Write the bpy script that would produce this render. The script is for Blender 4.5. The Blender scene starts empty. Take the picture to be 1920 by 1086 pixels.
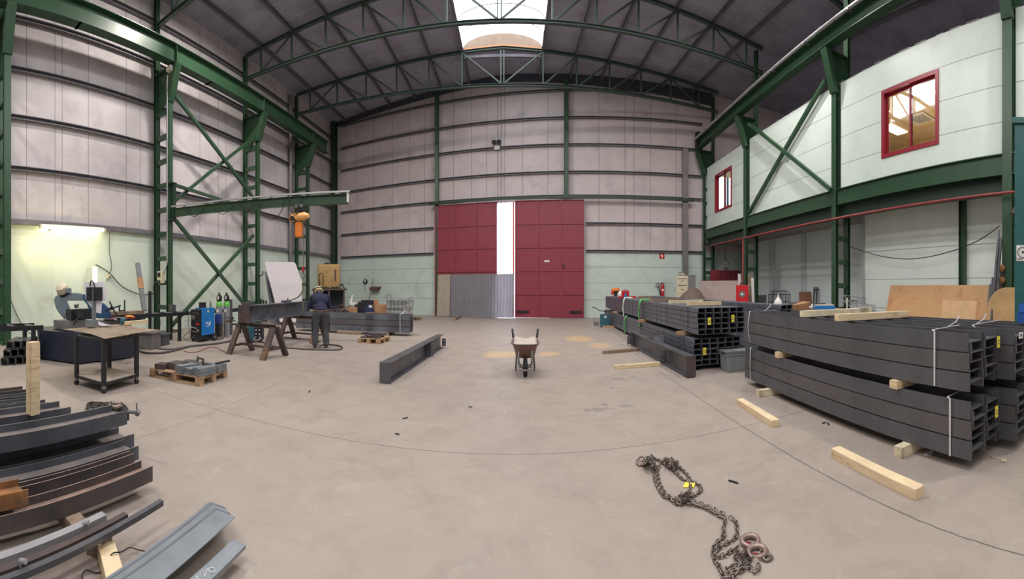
import bpy, bmesh, math, random
from math import sin, cos, tan, pi, atan2, sqrt
from mathutils import Vector, Matrix, Quaternion
S = bpy.context.scene
COL = S.collection
# ---------------------------------------------------------------- camera (panorama, horizon at row 539)
F, CX, CY, HC = 740.0, 960.0, 539.0, 1.6
cam = bpy.data.cameras.new('camera'); cam.type = 'PANO'
cam.panorama_type = 'CENTRAL_CYLINDRICAL'
cam.central_cylindrical_range_u_min = -960 / F; cam.central_cylindrical_range_u_max = 960 / F
cam.central_cylindrical_range_v_min = -(1086 - CY) / F; cam.central_cylindrical_range_v_max = CY / F
cam.central_cylindrical_radius = 1.0
cam.clip_start = 0.05; cam.clip_end = 300
co = bpy.data.objects.new('camera', cam); COL.objects.link(co)
co.location = (0, 0, HC); co.rotation_euler = (pi / 2, 0, 0); S.camera = co
# ---------------------------------------------------------------- light
w = bpy.data.worlds.new('world'); S.world = w; w.use_nodes = True
bg = w.node_tree.nodes['Background']; bg.inputs[0].default_value = (0.88, 0.93, 1.0, 1); bg.inputs[1].default_value = 5.0
S.view_settings.view_transform = 'Standard'; S.view_settings.look = 'None'
S.view_settings.gamma = 1; S.view_settings.use_curve_mapping = False
S.view_settings.exposure = 0.12
S.cycles.use_denoising = True
S.cycles.max_bounces = 8; S.cycles.diffuse_bounces = 4; S.cycles.transparent_max_bounces = 12
S.cycles.sample_clamp_indirect = 6.0
def lamp(name, kind, loc, power, color=(1, 1, 1), size=1.0, sy=None, rot=(0, 0, 0), portal=False, spread=None, spot=None):
    l = bpy.data.lights.new(name, kind); l.energy = power; l.color = color
    if kind == 'AREA':
        l.size = size
        if sy: l.shape = 'RECTANGLE'; l.size_y = sy
        else: l.shape = 'DISK'
        if portal: l.cycles.is_portal = True
        if spread: l.spread = spread
    elif kind == 'SPOT':
        l.shadow_soft_size = size; l.spot_size = spot or 2.6; l.spot_blend = .6
    else: l.shadow_soft_size = size
    o = bpy.data.objects.new(name, l); COL.objects.link(o); o.location = loc; o.rotation_euler = rot
    return o
lamp('skylight_portal', 'AREA', (-.45, 2.3, 12.8), 1, size=3.8, sy=32.6, portal=True)
# high-bay lamps hung from the trusses, just above the view
for lx, ly, pw, lc in ((-7.4, 9.0, 560, (1, .93, .86)), (-3.6, 9.0, 300, (1, .93, .88)), (3.0, 9.0, 300, (1, .93, .88)), (6.9, 9.4, 360, (1, .95, .9)),
                       (-7.4, -2.0, 420, (1, .93, .86)), (-1.0, -3.0, 300, (1, .93, .86)), (6.6, -1.0, 400, (1, .95, .9))):
    lamp('high_bay_light', 'AREA', (lx, ly, 11.9), pw, lc, size=.5)

# ---------------------------------------------------------------- points from image directions
def fl(x, y, z=0.0):
    r = F * (HC - z) / (y - CY); t = (x - CX) / F
    return Vector((r * sin(t), r * cos(t), z))
def at(x, y, r):
    t = (x - CX) / F
    return Vector((r * sin(t), r * cos(t), HC + (CY - y) / F * r))
def rho_y(x, Y): return Y / cos((x - CX) / F)
def atY(x, y, Y): return at(x, y, rho_y(x, Y))
XL, XW = -10.5, -11.4                   # left column line, left wall
def atX(x, y, X): return at(x, y, X / sin((x - CX) / F))
RU = Vector((sin(.088), cos(.088), 0)); RN = Vector((cos(.088), -sin(.088), 0))   # right-hand bay line
def R(d, t, z=0): return RN * d + RU * t + Vector((0, 0, z))
def atR(x, y, d): return at(x, y, d / sin((x - 1025.12) / F))
def tR(x, d=8.3): return d / tan((x - 1025.12) / F)
FK = .19
def farY(X, off=0): return 21.2 - off - FK * X
def atF(x, y, off=0):
    t = (x - CX) / F
    return at(x, y, (21.2 - off) / (cos(t) + FK * sin(t)))
def roofz(X): return 13.02 - .065 * abs(X + .45)

# ---------------------------------------------------------------- materials
def mat(name, color, rough=.6, metal=0.0, var=.12, scale=3.0, color2=None, mix=.5, scale2=1.2, bump=0.0, bscale=40, spec=.5, alpha=None, emit=None, estr=0, stretch=None, hook=None):
    m = bpy.data.materials.new(name); m.use_nodes = True; nt = m.node_tree; N = nt.nodes; L = nt.links
    b = N['Principled BSDF']; b.inputs['Roughness'].default_value = rough; b.inputs['Metallic'].default_value = metal
    b.inputs['Specular IOR Level'].default_value = spec
    tc = N.new('ShaderNodeTexCoord'); v = tc.outputs['Object']
    if stretch:
        mp = N.new('ShaderNodeMapping'); mp.inputs['Scale'].default_value = stretch; L.new(v, mp.inputs['Vector']); v = mp.outputs['Vector']
    def rgb(c): return (c[0], c[1], c[2], 1)
    n1 = N.new('ShaderNodeTexNoise'); n1.inputs['Scale'].default_value = scale; n1.inputs['Detail'].default_value = 6; L.new(v, n1.inputs['Vector'])
    r1 = N.new('ShaderNodeMapRange'); r1.inputs['From Min'].default_value = .3; r1.inputs['From Max'].default_value = .7
    r1.inputs['To Min'].default_value = 1 - var; r1.inputs['To Max'].default_value = 1 + var; L.new(n1.outputs['Fac'], r1.inputs['Value'])
    base = N.new('ShaderNodeMix'); base.data_type = 'RGBA'; base.inputs['A'].default_value = rgb(color); base.inputs['B'].default_value = rgb(color2 or color)
    if color2:
        n2 = N.new('ShaderNodeTexNoise'); n2.inputs['Scale'].default_value = scale2; n2.inputs['Detail'].default_value = 8; n2.inputs['Roughness'].default_value = .65; L.new(v, n2.inputs['Vector'])
        r2 = N.new('ShaderNodeMapRange'); c = 1 - mix; r2.inputs['From Min'].default_value = .3 + .4 * c - .06; r2.inputs['From Max'].default_value = .3 + .4 * c + .12
        L.new(n2.outputs['Fac'], r2.inputs['Value']); L.new(r2.outputs['Result'], base.inputs['Factor'])
    else: base.inputs['Factor'].default_value = 0
    mul = N.new('ShaderNodeVectorMath'); mul.operation = 'SCALE'; L.new(base.outputs['Result'], mul.inputs[0]); L.new(r1.outputs['Result'], mul.inputs['Scale'])
    out = mul.outputs['Vector']
    if hook: out = hook(N, L, tc, out)
    L.new(out, b.inputs['Base Color'])
    if bump:
        n3 = N.new('ShaderNodeTexNoise'); n3.inputs['Scale'].default_value = bscale; n3.inputs['Detail'].default_value = 4; L.new(v, n3.inputs['Vector'])
        bp = N.new('ShaderNodeBump'); bp.inputs['Strength'].default_value = bump; bp.inputs['Distance'].default_value = .01
        L.new(n3.outputs['Fac'], bp.inputs['Height']); L.new(bp.outputs['Normal'], b.inputs['Normal'])
    if emit: b.inputs['Emission Color'].default_value = rgb(emit); b.inputs['Emission Strength'].default_value = estr
    if alpha is not None: b.inputs['Alpha'].default_value = alpha
    return m
def s2l(r, g, b):
    return tuple(((c / 255 + .055) / 1.055) ** 2.4 if c > 10 else c / 255 / 12.92 for c in (r, g, b))
def math_(N, L, op, a, b=None, c=None):
    n = N.new('ShaderNodeMath'); n.operation = op
    for i, q in enumerate((a, b, c)):
        if q is None: continue
        if isinstance(q, (int, float)): n.inputs[i].default_value = q
        else: L.new(q, n.inputs[i])
    return n.outputs[0]
def mixc(N, L, fac, a, col):
    m = N.new('ShaderNodeMix'); m.data_type = 'RGBA'
    L.new(fac, m.inputs['Factor']); L.new(a, m.inputs['A'])
    if isinstance(col, tuple): m.inputs['B'].default_value = (*col, 1)
    else: L.new(col, m.inputs['B'])
    return m.outputs['Result']
def lines(*specs):
    """thin seams: each spec (axis, [positions], half-width, colour, strength, slope of x per y)"""
    def hook(N, L, tc, out):
        sx = N.new('ShaderNodeSeparateXYZ'); L.new(tc.outputs['Object'], sx.inputs[0])
        for ax, pos, hw, colr, st in specs:
            src = sx.outputs[ax]
            for p in pos:
                k = 0.0
                if isinstance(p, tuple): p, k = p
                q = src if not k else math_(N, L, 'SUBTRACT', src, math_(N, L, 'MULTIPLY', sx.outputs[1], k))
                d = math_(N, L, 'ABSOLUTE', math_(N, L, 'SUBTRACT', q, float(p)))
                f = math_(N, L, 'MULTIPLY', math_(N, L, 'LESS_THAN', d, hw), st)
                out = mixc(N, L, f, out, colr)
        return out
    return hook
def scuffs(extra=None, colr=(.12, .11, .11), amt=.7, scale=1.6):
    """scribbled scratches and grime with shapes of their own"""
    def hook(N, L, tc, out):
        n = N.new('ShaderNodeTexNoise'); n.inputs['Scale'].default_value = scale; n.inputs['Detail'].default_value = 2; n.inputs['Distortion'].default_value = 2.5
        L.new(tc.outputs['Object'], n.inputs['Vector'])
        d = math_(N, L, 'ABSOLUTE', math_(N, L, 'SUBTRACT', n.outputs['Fac'], .5))
        thin = math_(N, L, 'LESS_THAN', d, .0025)
        n2 = N.new('ShaderNodeTexNoise'); n2.inputs['Scale'].default_value = scale * .9; n2.inputs['Detail'].default_value = 5; L.new(tc.outputs['Object'], n2.inputs['Vector'])
        m = math_(N, L, 'GREATER_THAN', n2.outputs['Fac'], .6)
        out = mixc(N, L, math_(N, L, 'MULTIPLY', math_(N, L, 'MULTIPLY', thin, m), amt), out, colr)
        return extra(N, L, tc, out) if extra else out
    return hook
def floor_hook(N, L, tc, out):
    sx = N.new('ShaderNodeSeparateXYZ'); L.new(tc.outputs['Object'], sx.inputs[0]); X, Y = sx.outputs[0], sx.outputs[1]
    def noise(sc, det=6, dist=0, rough=.6):
        n = N.new('ShaderNodeTexNoise'); n.inputs['Scale'].default_value = sc; n.inputs['Detail'].default_value = det
        n.inputs['Distortion'].default_value = dist; n.inputs['Roughness'].default_value = rough; L.new(tc.outputs['Object'], n.inputs['Vector']); return n.outputs['Fac']
    def ramp(s, a, b, c=0., d=1.):
        r = N.new('ShaderNodeMapRange'); L.new(s, r.inputs['Value'])
        for k, q in zip(('From Min', 'From Max', 'To Min', 'To Max'), (a, b, c, d)): r.inputs[k].default_value = q
        return r.outputs['Result']
    out = mixc(N, L, ramp(noise(.35, 8, .4), .42, .62, 0, .4), out, s2l(146, 135, 130))
    out = mixc(N, L, ramp(noise(1.9, 12, .3, .75), .48, .75, 0, .55), out, s2l(122, 111, 103))
    out = mixc(N, L, ramp(noise(4.5, 12, .8, .8), .55, .72, 0, .45), out, s2l(190, 181, 170))
    out = mixc(N, L, ramp(noise(16, 6, 0, .8), .68, .78, 0, .55), out, s2l(92, 84, 80))
    out = mixc(N, L, ramp(noise(55, 3, 0, .8), .70, .76, 0, .5), out, s2l(215, 208, 200))
    def blob(x, y, rx, ry, colr, st, nz):
        a = math_(N, L, 'POWER', math_(N, L, 'DIVIDE', math_(N, L, 'SUBTRACT', X, x), rx), 2.0)
        b = math_(N, L, 'POWER', math_(N, L, 'DIVIDE', math_(N, L, 'SUBTRACT', Y, y), ry), 2.0)
        r = math_(N, L, 'ADD', math_(N, L, 'SQRT', math_(N, L, 'ADD', a, b)), ramp(nz, .3, .7, -.5, .5))
        return ramp(r, .6, 1.05, st, 0)
    nz = noise(3, 8, 1, .8); n2 = noise(7, 4, .5)
    for x, y, rx, ry in ((945, 663, .55, .4), (1030, 664, .3, .35), (1085, 635, .5, .8), (1125, 648, .35, .5), (930, 668, .4, .25)):
        p = fl(x, y); out = mixc(N, L, blob(p.x, p.y, rx, ry, 0, .6, nz), out, s2l(206, 172, 122))
    for x, y, rx, ry in ((1122, 768, .22, .09), (1175, 761, .12, .09), (1135, 759, .06, .05), (1157, 710, .12, .08), (1187, 707, .09, .07), (1148, 727, .05, .04), (1160, 735, .05, .04)):
        p = fl(x, y); out = mixc(N, L, blob(p.x, p.y, rx, ry, 0, .5, n2), out, s2l(112, 104, 100))
    for q, p, hw in ((Y, 3.78, .006), (math_(N, L, 'SUBTRACT', X, math_(N, L, 'MULTIPLY', Y, .075)), 2.22, .006), (math_(N, L, 'ADD', X, math_(N, L, 'MULTIPLY', Y, .09)), -3.17, .004), (Y, 9.2, .005), (Y, 14.6, .006)):
        wob = math_(N, L, 'ADD', q, ramp(noise(9, 3), .3, .7, -.006, .006))
        d = math_(N, L, 'ABSOLUTE', math_(N, L, 'SUBTRACT', wob, p))
        out = mixc(N, L, math_(N, L, 'MULTIPLY', math_(N, L, 'LESS_THAN', d, hw), .75), out, s2l(70, 64, 60))
    for x, y, r in ((500, 715, 3.2), (640, 690, 2.2)): pass
    return out

M = {}
def dusty(colr, st):
    def hook(N, L, tc, out):
        g = N.new('ShaderNodeNewGeometry'); sx = N.new('ShaderNodeSeparateXYZ'); L.new(g.outputs['True Normal'], sx.inputs[0])
        n = N.new('ShaderNodeTexNoise'); n.inputs['Scale'].default_value = 7; n.inputs['Detail'].default_value = 8; L.new(tc.outputs['Object'], n.inputs['Vector'])
        f = math_(N, L, 'MULTIPLY', math_(N, L, 'GREATER_THAN', sx.outputs[2], .85), math_(N, L, 'MULTIPLY', n.outputs['Fac'], st * 1.8))
        return mixc(N, L, f, out, colr)
    return hook
M['pile_b'] = mat('dust_topped_blue_steel', s2l(88, 92, 102), rough=.45, metal=.25, var=.18, scale=3, color2=s2l(74, 74, 80), mix=.4, scale2=2, hook=dusty(s2l(150, 138, 130), .75))
M['pile_r'] = mat('dust_topped_brown_steel', s2l(84, 78, 80), rough=.5, metal=.25, var=.2, scale=3, color2=s2l(108, 86, 74), mix=.3, scale2=3, bump=.1, hook=dusty(s2l(168, 140, 126), .8))
M['floor'] = mat('concrete_floor', s2l(160, 149, 139), rough=.55, var=.05, scale=2.5, bump=.15, bscale=60, hook=floor_hook)
M['mint'] = mat('painted_precast', s2l(212, 228, 218), rough=.6, var=.03, scale=1.2)
M['clad'] = mat('cladding_panel', s2l(202, 194, 196), rough=.55, var=.05, scale=1.5)
M['roof'] = mat('roof_sheet', s2l(128, 122, 132), rough=.7, var=.1, scale=1.0)
M['green'] = mat('green_painted_steel', s2l(47, 78, 54), rough=.38, var=.12, scale=4)
M['green_d'] = mat('dark_green_painted_steel', s2l(34, 56, 44), rough=.45, var=.12, scale=4)
M['greentruss'] = mat('grey_green_truss_paint', s2l(66, 84, 76), rough=.5, var=.12, scale=4)
M['girt'] = mat('galvanised_girt', s2l(118, 116, 122), rough=.5, metal=.15, var=.12, scale=3)
M['galv'] = mat('galvanised_steel', s2l(176, 176, 180), rough=.4, metal=.5, var=.12, scale=4)
M['steel'] = mat('mill_scale_steel', s2l(94, 95, 101), rough=.4, metal=.3, var=.2, scale=3, color2=s2l(84, 80, 82), mix=.4, scale2=2, bump=.05)
M['steel_c'] = mat('brownish_mill_scale_steel', s2l(98, 96, 99), rough=.42, metal=.3, var=.2, scale=3, color2=s2l(88, 84, 86), mix=.4, scale2=2, bump=.05)
M['steel_b'] = mat('blue_grey_mill_steel', s2l(108, 112, 122), rough=.4, metal=.3, var=.2, scale=3, color2=s2l(78, 78, 84), mix=.4, scale2=2)
M['steel_edge'] = mat('worn_steel_edge', s2l(150, 146, 142), rough=.4, metal=.4, var=.2)
M['steel_r'] = mat('rust_tinged_steel', s2l(86, 76, 76), rough=.5, metal=.3, var=.22, scale=3, color2=s2l(128, 96, 76), mix=.35, scale2=2.5, bump=.1)
M['plate'] = mat('cut_steel_plate', s2l(136, 143, 150), rough=.38, metal=.4, var=.15, scale=5)
M['plate_r'] = mat('brownish_steel_plate', s2l(100, 90, 92), rough=.4, metal=.35, var=.15, scale=5)
M['rust'] = mat('rusty_steel', s2l(158, 108, 62), rough=.8, metal=.1, var=.25, scale=6, color2=s2l(100, 80, 66), mix=.5, scale2=4, bump=.2)
M['wood'] = mat('pale_sawn_pine', s2l(222, 200, 164), rough=.75, var=.12, scale=4, color2=s2l(190, 156, 116), mix=.35, scale2=3, stretch=(1, 1, 6), bump=.1)
M['wood_p'] = mat('pale_weathered_pine', s2l(218, 206, 176), rough=.8, var=.12, scale=4, color2=s2l(120, 108, 92), mix=.25, scale2=3, bump=.1)
M['wood_d'] = mat('dirty_timber', s2l(148, 128, 108), rough=.85, var=.2, scale=5, color2=s2l(96, 82, 70), mix=.45, scale2=3, bump=.2)
M['pallet'] = mat('pallet_wood', s2l(180, 148, 116), rough=.8, var=.18, scale=5, color2=s2l(128, 100, 76), mix=.35, scale2=3, bump=.15)
M['ply'] = mat('plywood', s2l(216, 172, 124), rough=.6, var=.08, scale=1.5, color2=s2l(190, 138, 96), mix=.45, scale2=1.5)
M['ply_p'] = mat('pinkish_plywood', s2l(166, 146, 142), rough=.7, var=.08, scale=2, color2=s2l(150, 128, 120), mix=.3, scale2=2)
M['red'] = mat('red_painted_steel', s2l(128, 44, 56), rough=.45, var=.08, scale=2)
M['redframe'] = mat('crimson_window_frame', s2l(150, 30, 48), rough=.35, var=.05, scale=2)
M['redbright'] = mat('bright_red_paint', s2l(196, 30, 38), rough=.4, var=.08)
M['redpipe'] = mat('dull_red_pipe', s2l(140, 58, 56), rough=.5, var=.1)
M['black'] = mat('black_paint', s2l(30, 31, 36), rough=.5, var=.2, scale=5)
M['rubber'] = mat('black_rubber', s2l(38, 36, 38), rough=.75, var=.2, scale=5)
M['hose'] = mat('dusty_hose_rubber', s2l(86, 80, 78), rough=.8, var=.2, scale=6)
M['dblue'] = mat('dark_blue_machine_base', s2l(40, 46, 62), rough=.45, var=.2, scale=3)
M['gblue'] = mat('grey_blue_machine_paint', s2l(112, 126, 134), rough=.45, var=.12, scale=3)
M['mblue'] = mat('machine_blue_paint', s2l(44, 82, 122), rough=.4, var=.12, scale=3)
M['blue'] = mat('bright_blue_plastic', s2l(36, 122, 196), rough=.35, var=.05)
M['tealb'] = mat('teal_painted_case', s2l(44, 92, 108), rough=.45, var=.1)
M['white'] = mat('white_plastic', s2l(232, 230, 226), rough=.5, var=.04)
M['cream'] = mat('cream_plastic', s2l(212, 202, 176), rough=.5, var=.06)
M['paper'] = mat('white_paper', s2l(226, 224, 232), rough=.9, var=.03)
M['yellow'] = mat('yellow_tag', s2l(232, 218, 70), rough=.6, var=.05)
M['orange'] = mat('orange_cast_housing', s2l(232, 128, 48), rough=.4, var=.08)
M['orange_c'] = mat('orange_cloth', s2l(230, 158, 54), rough=.9, var=.15, scale=20)
M['strap'] = mat('white_polyester_strap', s2l(206, 204, 208), rough=.5, var=.08)
M['gsling'] = mat('green_webbing', s2l(98, 172, 102), rough=.7, var=.12)
M['wsling'] = mat('white_and_green_webbing', s2l(206, 216, 210), rough=.7, var=.12)
M['ggrey'] = mat('grey_crate_plastic', s2l(128, 134, 138), rough=.5, var=.06)
M['tank'] = mat('grimy_tan_tank', s2l(174, 142, 92), rough=.6, var=.12, scale=2.5, color2=s2l(136, 108, 70), mix=.35, scale2=2.5)
M['cardb'] = mat('cardboard', s2l(176, 132, 98), rough=.85, var=.08)
M['navy'] = mat('navy_carton', s2l(34, 46, 86), rough=.5, var=.1)
M['boxblk'] = mat('black_carton', s2l(28, 30, 42), rough=.5, var=.1)
M['corr_c'] = mat('cream_corrugated_sheet', s2l(222, 214, 198), rough=.5, var=.06, scale=2)
M['corr_g'] = mat('lilac_grey_corrugated_sheet', s2l(176, 174, 182), rough=.45, metal=.1, var=.08, scale=2)
M['board'] = mat('dusty_white_board', s2l(196, 190, 194), rough=.7, var=.05, scale=2)
M['tarp'] = mat('brown_tarpaulin', s2l(112, 96, 88), rough=.8, var=.12)
M['teal'] = mat('teal_column_paint', s2l(34, 92, 92), rough=.4, var=.12, scale=3)
M['chain_d'] = mat('dark_chain_steel', s2l(92, 88, 86), rough=.35, metal=.7, var=.3, scale=12)
M['chain'] = mat('oiled_chain_steel', s2l(136, 126, 118), rough=.3, metal=.75, var=.2, scale=8)
M['hook'] = mat('forged_hook_steel', s2l(150, 130, 122), rough=.4, metal=.5, var=.2)
M['sand'] = mat('sand_mortar', s2l(190, 178, 168), rough=.95, var=.15, scale=25, bump=.4, bscale=30)
M['tub'] = mat('dusty_brown_tub', s2l(134, 104, 92), rough=.6, var=.12)
M['frameg'] = mat('grey_steel_tube', s2l(126, 122, 122), rough=.45, metal=.3, var=.12)
M['skin'] = mat('skin', s2l(178, 128, 104), rough=.6, var=.05)
M['jersey'] = mat('navy_sweatshirt', s2l(34, 38, 64), rough=.9, var=.12, scale=6)
M['trous'] = mat('charcoal_work_trousers', s2l(74, 74, 80), rough=.9, var=.15, scale=6)
M['shoe'] = mat('dusty_work_boot', s2l(96, 88, 84), rough=.8, var=.15)
M['helm'] = mat('cream_helmet_shell', s2l(212, 202, 160), rough=.4, var=.06)
M['belt'] = mat('brown_leather_belt', s2l(92, 66, 58), rough=.7, var=.1)
M['gasg'] = mat('grey_gas_bottle_paint', s2l(136, 138, 142), rough=.4, var=.06)
M['gasgr'] = mat('apple_green_paint', s2l(104, 182, 76), rough=.4, var=.05)
M['purple'] = mat('violet_bottle_plastic', s2l(124, 92, 160), rough=.4, var=.05)
M['beige'] = mat('office_beige_wall', s2l(206, 176, 128), rough=.8, var=.04)
M['asphalt'] = mat('yard_concrete', s2l(190, 190, 190), rough=.9, var=.08)
M['lampcap'] = mat('lamp_end_cap', s2l(200, 196, 180), rough=.5)
M['tube_on'] = mat('lit_fluorescent_tube', (1, .95, .78), emit=(1, .93, .70), estr=10)
M['tube2_on'] = mat('lit_work_lamp_tube', (1, 1, .95), emit=(1, .98, .9), estr=9)
M['panel_on'] = mat('lit_office_ceiling_panel', (1, .97, .88), emit=(1, .95, .82), estr=5)
M['day_on'] = mat('daylit_window', (.9, .95, 1), emit=(.85, .93, 1), estr=1.6)
def transp(name, color, frac):
    m = bpy.data.materials.new(name); m.use_nodes = True; N = m.node_tree.nodes; L = m.node_tree.links; N.clear()
    o = N.new('ShaderNodeOutputMaterial'); t = N.new('ShaderNodeBsdfTransparent'); t.inputs[0].default_value = (*color, 1)
    tr = N.new('ShaderNodeBsdfTranslucent'); tr.inputs[0].default_value = (*color, 1)
    tc = N.new('ShaderNodeTexCoord'); n = N.new('ShaderNodeTexNoise'); n.inputs['Scale'].default_value = 1.5; L.new(tc.outputs['Object'], n.inputs['Vector'])
    r = N.new('ShaderNodeMapRange'); r.inputs['To Min'].default_value = frac - .08; r.inputs['To Max'].default_value = frac + .08; L.new(n.outputs['Fac'], r.inputs['Value'])
    x = N.new('ShaderNodeMixShader'); L.new(r.outputs['Result'], x.inputs[0]); L.new(t.outputs[0], x.inputs[1]); L.new(tr.outputs[0], x.inputs[2]); L.new(x.outputs[0], o.inputs[0])
    return m
M['vault'] = transp('translucent_skylight_sheet', (.95, .91, .89), .3)
def glassm(name, color, gloss=.18):
    m = bpy.data.materials.new(name); m.use_nodes = True; N = m.node_tree.nodes; L = m.node_tree.links; N.clear()
    o = N.new('ShaderNodeOutputMaterial'); t = N.new('ShaderNodeBsdfTransparent'); t.inputs[0].default_value = (*color, 1)
    g = N.new('ShaderNodeBsdfGlossy'); g.inputs['Roughness'].default_value = .03
    tc = N.new('ShaderNodeTexCoord'); n = N.new('ShaderNodeTexNoise'); n.inputs['Scale'].default_value = 2; L.new(tc.outputs['Object'], n.inputs['Vector'])
    r = N.new('ShaderNodeMapRange'); r.inputs['To Min'].default_value = gloss - .03; r.inputs['To Max'].default_value = gloss + .03; L.new(n.outputs['Fac'], r.inputs['Value'])
    x = N.new('ShaderNodeMixShader'); L.new(r.outputs['Result'], x.inputs[0]); L.new(t.outputs[0], x.inputs[1]); L.new(g.outputs[0], x.inputs[2]); L.new(x.outputs[0], o.inputs[0])
    return m
M['glass'] = glassm('window_glass', (.96, .97, .97))
M['film'] = glassm('clear_stretch_film', (.86, .87, .88), .32)

# ---------------------------------------------------------------- mesh building
class MB:
    def __init__(s): s.bm = bmesh.new()
    def box(s, c, size, rz=0, rot=None):
        mtx = Matrix.Translation(Vector(c)) @ (rot.to_4x4() if rot is not None else Matrix.Rotation(rz, 4, 'Z')) @ Matrix.Diagonal((size[0], size[1], size[2], 1))
        bmesh.ops.create_cube(s.bm, size=1, matrix=mtx); return s
    def b2(s, lo, hi): return s.box([(a + b) / 2 for a, b in zip(lo, hi)], [abs(b - a) for a, b in zip(lo, hi)])
    def sweep(s, prof, p0, p1, up=(0, 0, 1), holes=False):
        """closed 2-D profile (right, up) swept from p0 to p1"""
        p0 = Vector(p0); p1 = Vector(p1); d = (p1 - p0).normalized(); up = Vector(up)
        r = d.cross(up)
        if r.length < 1e-4: r = d.cross(Vector((0, 1, 0)))
        r.normalize(); u = r.cross(d).normalized()
        a = [s.bm.verts.new(p0 + r * x + u * y) for x, y in prof]; b = [s.bm.verts.new(p1 + r * x + u * y) for x, y in prof]
        n = len(prof)
        for i in range(n): s.bm.faces.new((a[i], a[(i + 1) % n], b[(i + 1) % n], b[i]))
        if not holes: s.bm.faces.new(a[::-1]); s.bm.faces.new(b)
        return s
    def bar(s, p0, p1, w, h=None, up=(0, 0, 1)):
        h = h or w; return s.sweep([(-w / 2, -h / 2), (w / 2, -h / 2), (w / 2, h / 2), (-w / 2, h / 2)], p0, p1, up)
    def hbeam(s, p0, p1, b, h, tf=.012, tw=.009, up=(0, 0, 1)):
        """I/H section: flanges of width b, depth h along up"""
        B, H = b / 2, h / 2; t = tw / 2
        return s.sweep([(-B, -H), (B, -H), (B, -H + tf), (t, -H + tf), (t, H - tf), (B, H - tf), (B, H), (-B, H), (-B, H - tf), (-t, H - tf), (-t, -H + tf), (-B, -H + tf)], p0, p1, up)
    def chan(s, p0, p1, w, h, t=.01, up=(0, 0, 1), flip=1):
        W, H = w * flip, h / 2; T = t * flip
        return s.sweep([(0, -H), (W, -H), (W, -H + t), (T, -H + t), (T, H - t), (W, H - t), (W, H), (0, H)][::flip], p0, p1, up)
    def angle(s, p0, p1, w, h, t=.008, up=(0, 0, 1)):
        return s.sweep([(0, 0), (w, 0), (w, t), (t, t), (t, h), (0, h)], p0, p1, up)
    def rtube(s, p0, p1, w, h, t=.006, up=(0, 0, 1)):
        """hollow rectangular tube with real wall"""
        p0 = Vector(p0); p1 = Vector(p1); d = (p1 - p0).normalized(); r = d.cross(Vector(up)).normalized(); u = r.cross(d)
        rings = []
        def o8(W, H, c): return ((-W + c, -H), (W - c, -H), (W, -H + c), (W, H - c), (W - c, H), (-W + c, H), (-W, H - c), (-W, -H + c))
        for p in (p0, p1):
            for k, c in ((0, t * 1.2), (t, t * .4)): rings.append([s.bm.verts.new(p + r * x + u * y) for x, y in o8(w / 2 - k, h / 2 - k, c)])
        o0, i0, o1, i1 = rings
        for i in range(8):
            j = (i + 1) % 8
            s.bm.faces.new((o0[i], o0[j], o1[j], o1[i])); s.bm.faces.new((i0[j], i0[i], i1[i], i1[j]))
            s.bm.faces.new((o0[j], o0[i], i0[i], i0[j])); s.bm.faces.new((o1[i], o1[j], i1[j], i1[i]))
        return s
    def cyl(s, p0, p1, r0, r1=None, n=16, cap=True):
        r1 = r0 if r1 is None else r1; p0 = Vector(p0); p1 = Vector(p1); d = (p1 - p0)
        q = d.to_track_quat('Z', 'Y').to_matrix().to_4x4()
        bmesh.ops.create_cone(s.bm, cap_ends=cap, segments=n, radius1=r0, radius2=max(r1, 1e-5), depth=d.length, matrix=Matrix.Translation((p0 + p1) / 2) @ q); return s
    def tube(s, pts, r, n=6, closed=False):
        pts = [Vector(p) for p in pts]; m = len(pts); rings = []
        prev = None
        for i, p in enumerate(pts):
            if closed: d = pts[(i + 1) % m] - pts[i - 1]
            else: d = pts[min(i + 1, m - 1)] - pts[max(i - 1, 0)]
            if d.length < 1e-7: d = Vector((0, 0, 1))
            d.normalize()
            if prev is None:
                a = d.orthogonal().normalized()
            else:
                a = prev - d * prev.dot(d)
                a = a.normalized() if a.length > 1e-5 else d.orthogonal().normalized()
            prev = a; b = d.cross(a)
            rr = r[i] if isinstance(r, (list, tuple)) else r
            rings.append([s.bm.verts.new(p + (a * cos(2 * pi * k / n) + b * sin(2 * pi * k / n)) * rr) for k in range(n)])
        for i in range(m if closed else m - 1):
            A, B = rings[i], rings[(i + 1) % m]
            for k in range(n): s.bm.faces.new((A[k], A[(k + 1) % n], B[(k + 1) % n], B[k]))
        if not closed: s.bm.faces.new(rings[0][::-1]); s.bm.faces.new(rings[-1])
        return s
    def lathe(s, c, prof, n=20, axis=(0, 0, 1), sx=1, sy=1):
        q = Vector(axis).to_track_quat('Z', 'Y').to_matrix() if tuple(axis) != (0, 0, 1) else Matrix.Identity(3); c = Vector(c); rings = []
        for r, z in prof: rings.append([s.bm.verts.new(c + q @ Vector((max(r, 1e-4) * cos(2 * pi * k / n) * sx, max(r, 1e-4) * sin(2 * pi * k / n) * sy, z))) for k in range(n)])
        for A, B in zip(rings, rings[1:]):
            for k in range(n): s.bm.faces.new((A[k], A[(k + 1) % n], B[(k + 1) % n], B[k]))
        s.bm.faces.new(rings[0][::-1]); s.bm.faces.new(rings[-1]); return s
    def poly(s, pts, thick):
        """flat outline given as 3-D points, extruded by the vector thick"""
        a = [s.bm.verts.new(Vector(p)) for p in pts]; b = [s.bm.verts.new(Vector(p) + Vector(thick)) for p in pts]; n = len(a)
        s.bm.faces.new(a); s.bm.faces.new(b[::-1])
        for i in range(n): s.bm.faces.new((a[(i + 1) % n], a[i], b[i], b[(i + 1) % n]))
        return s
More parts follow.
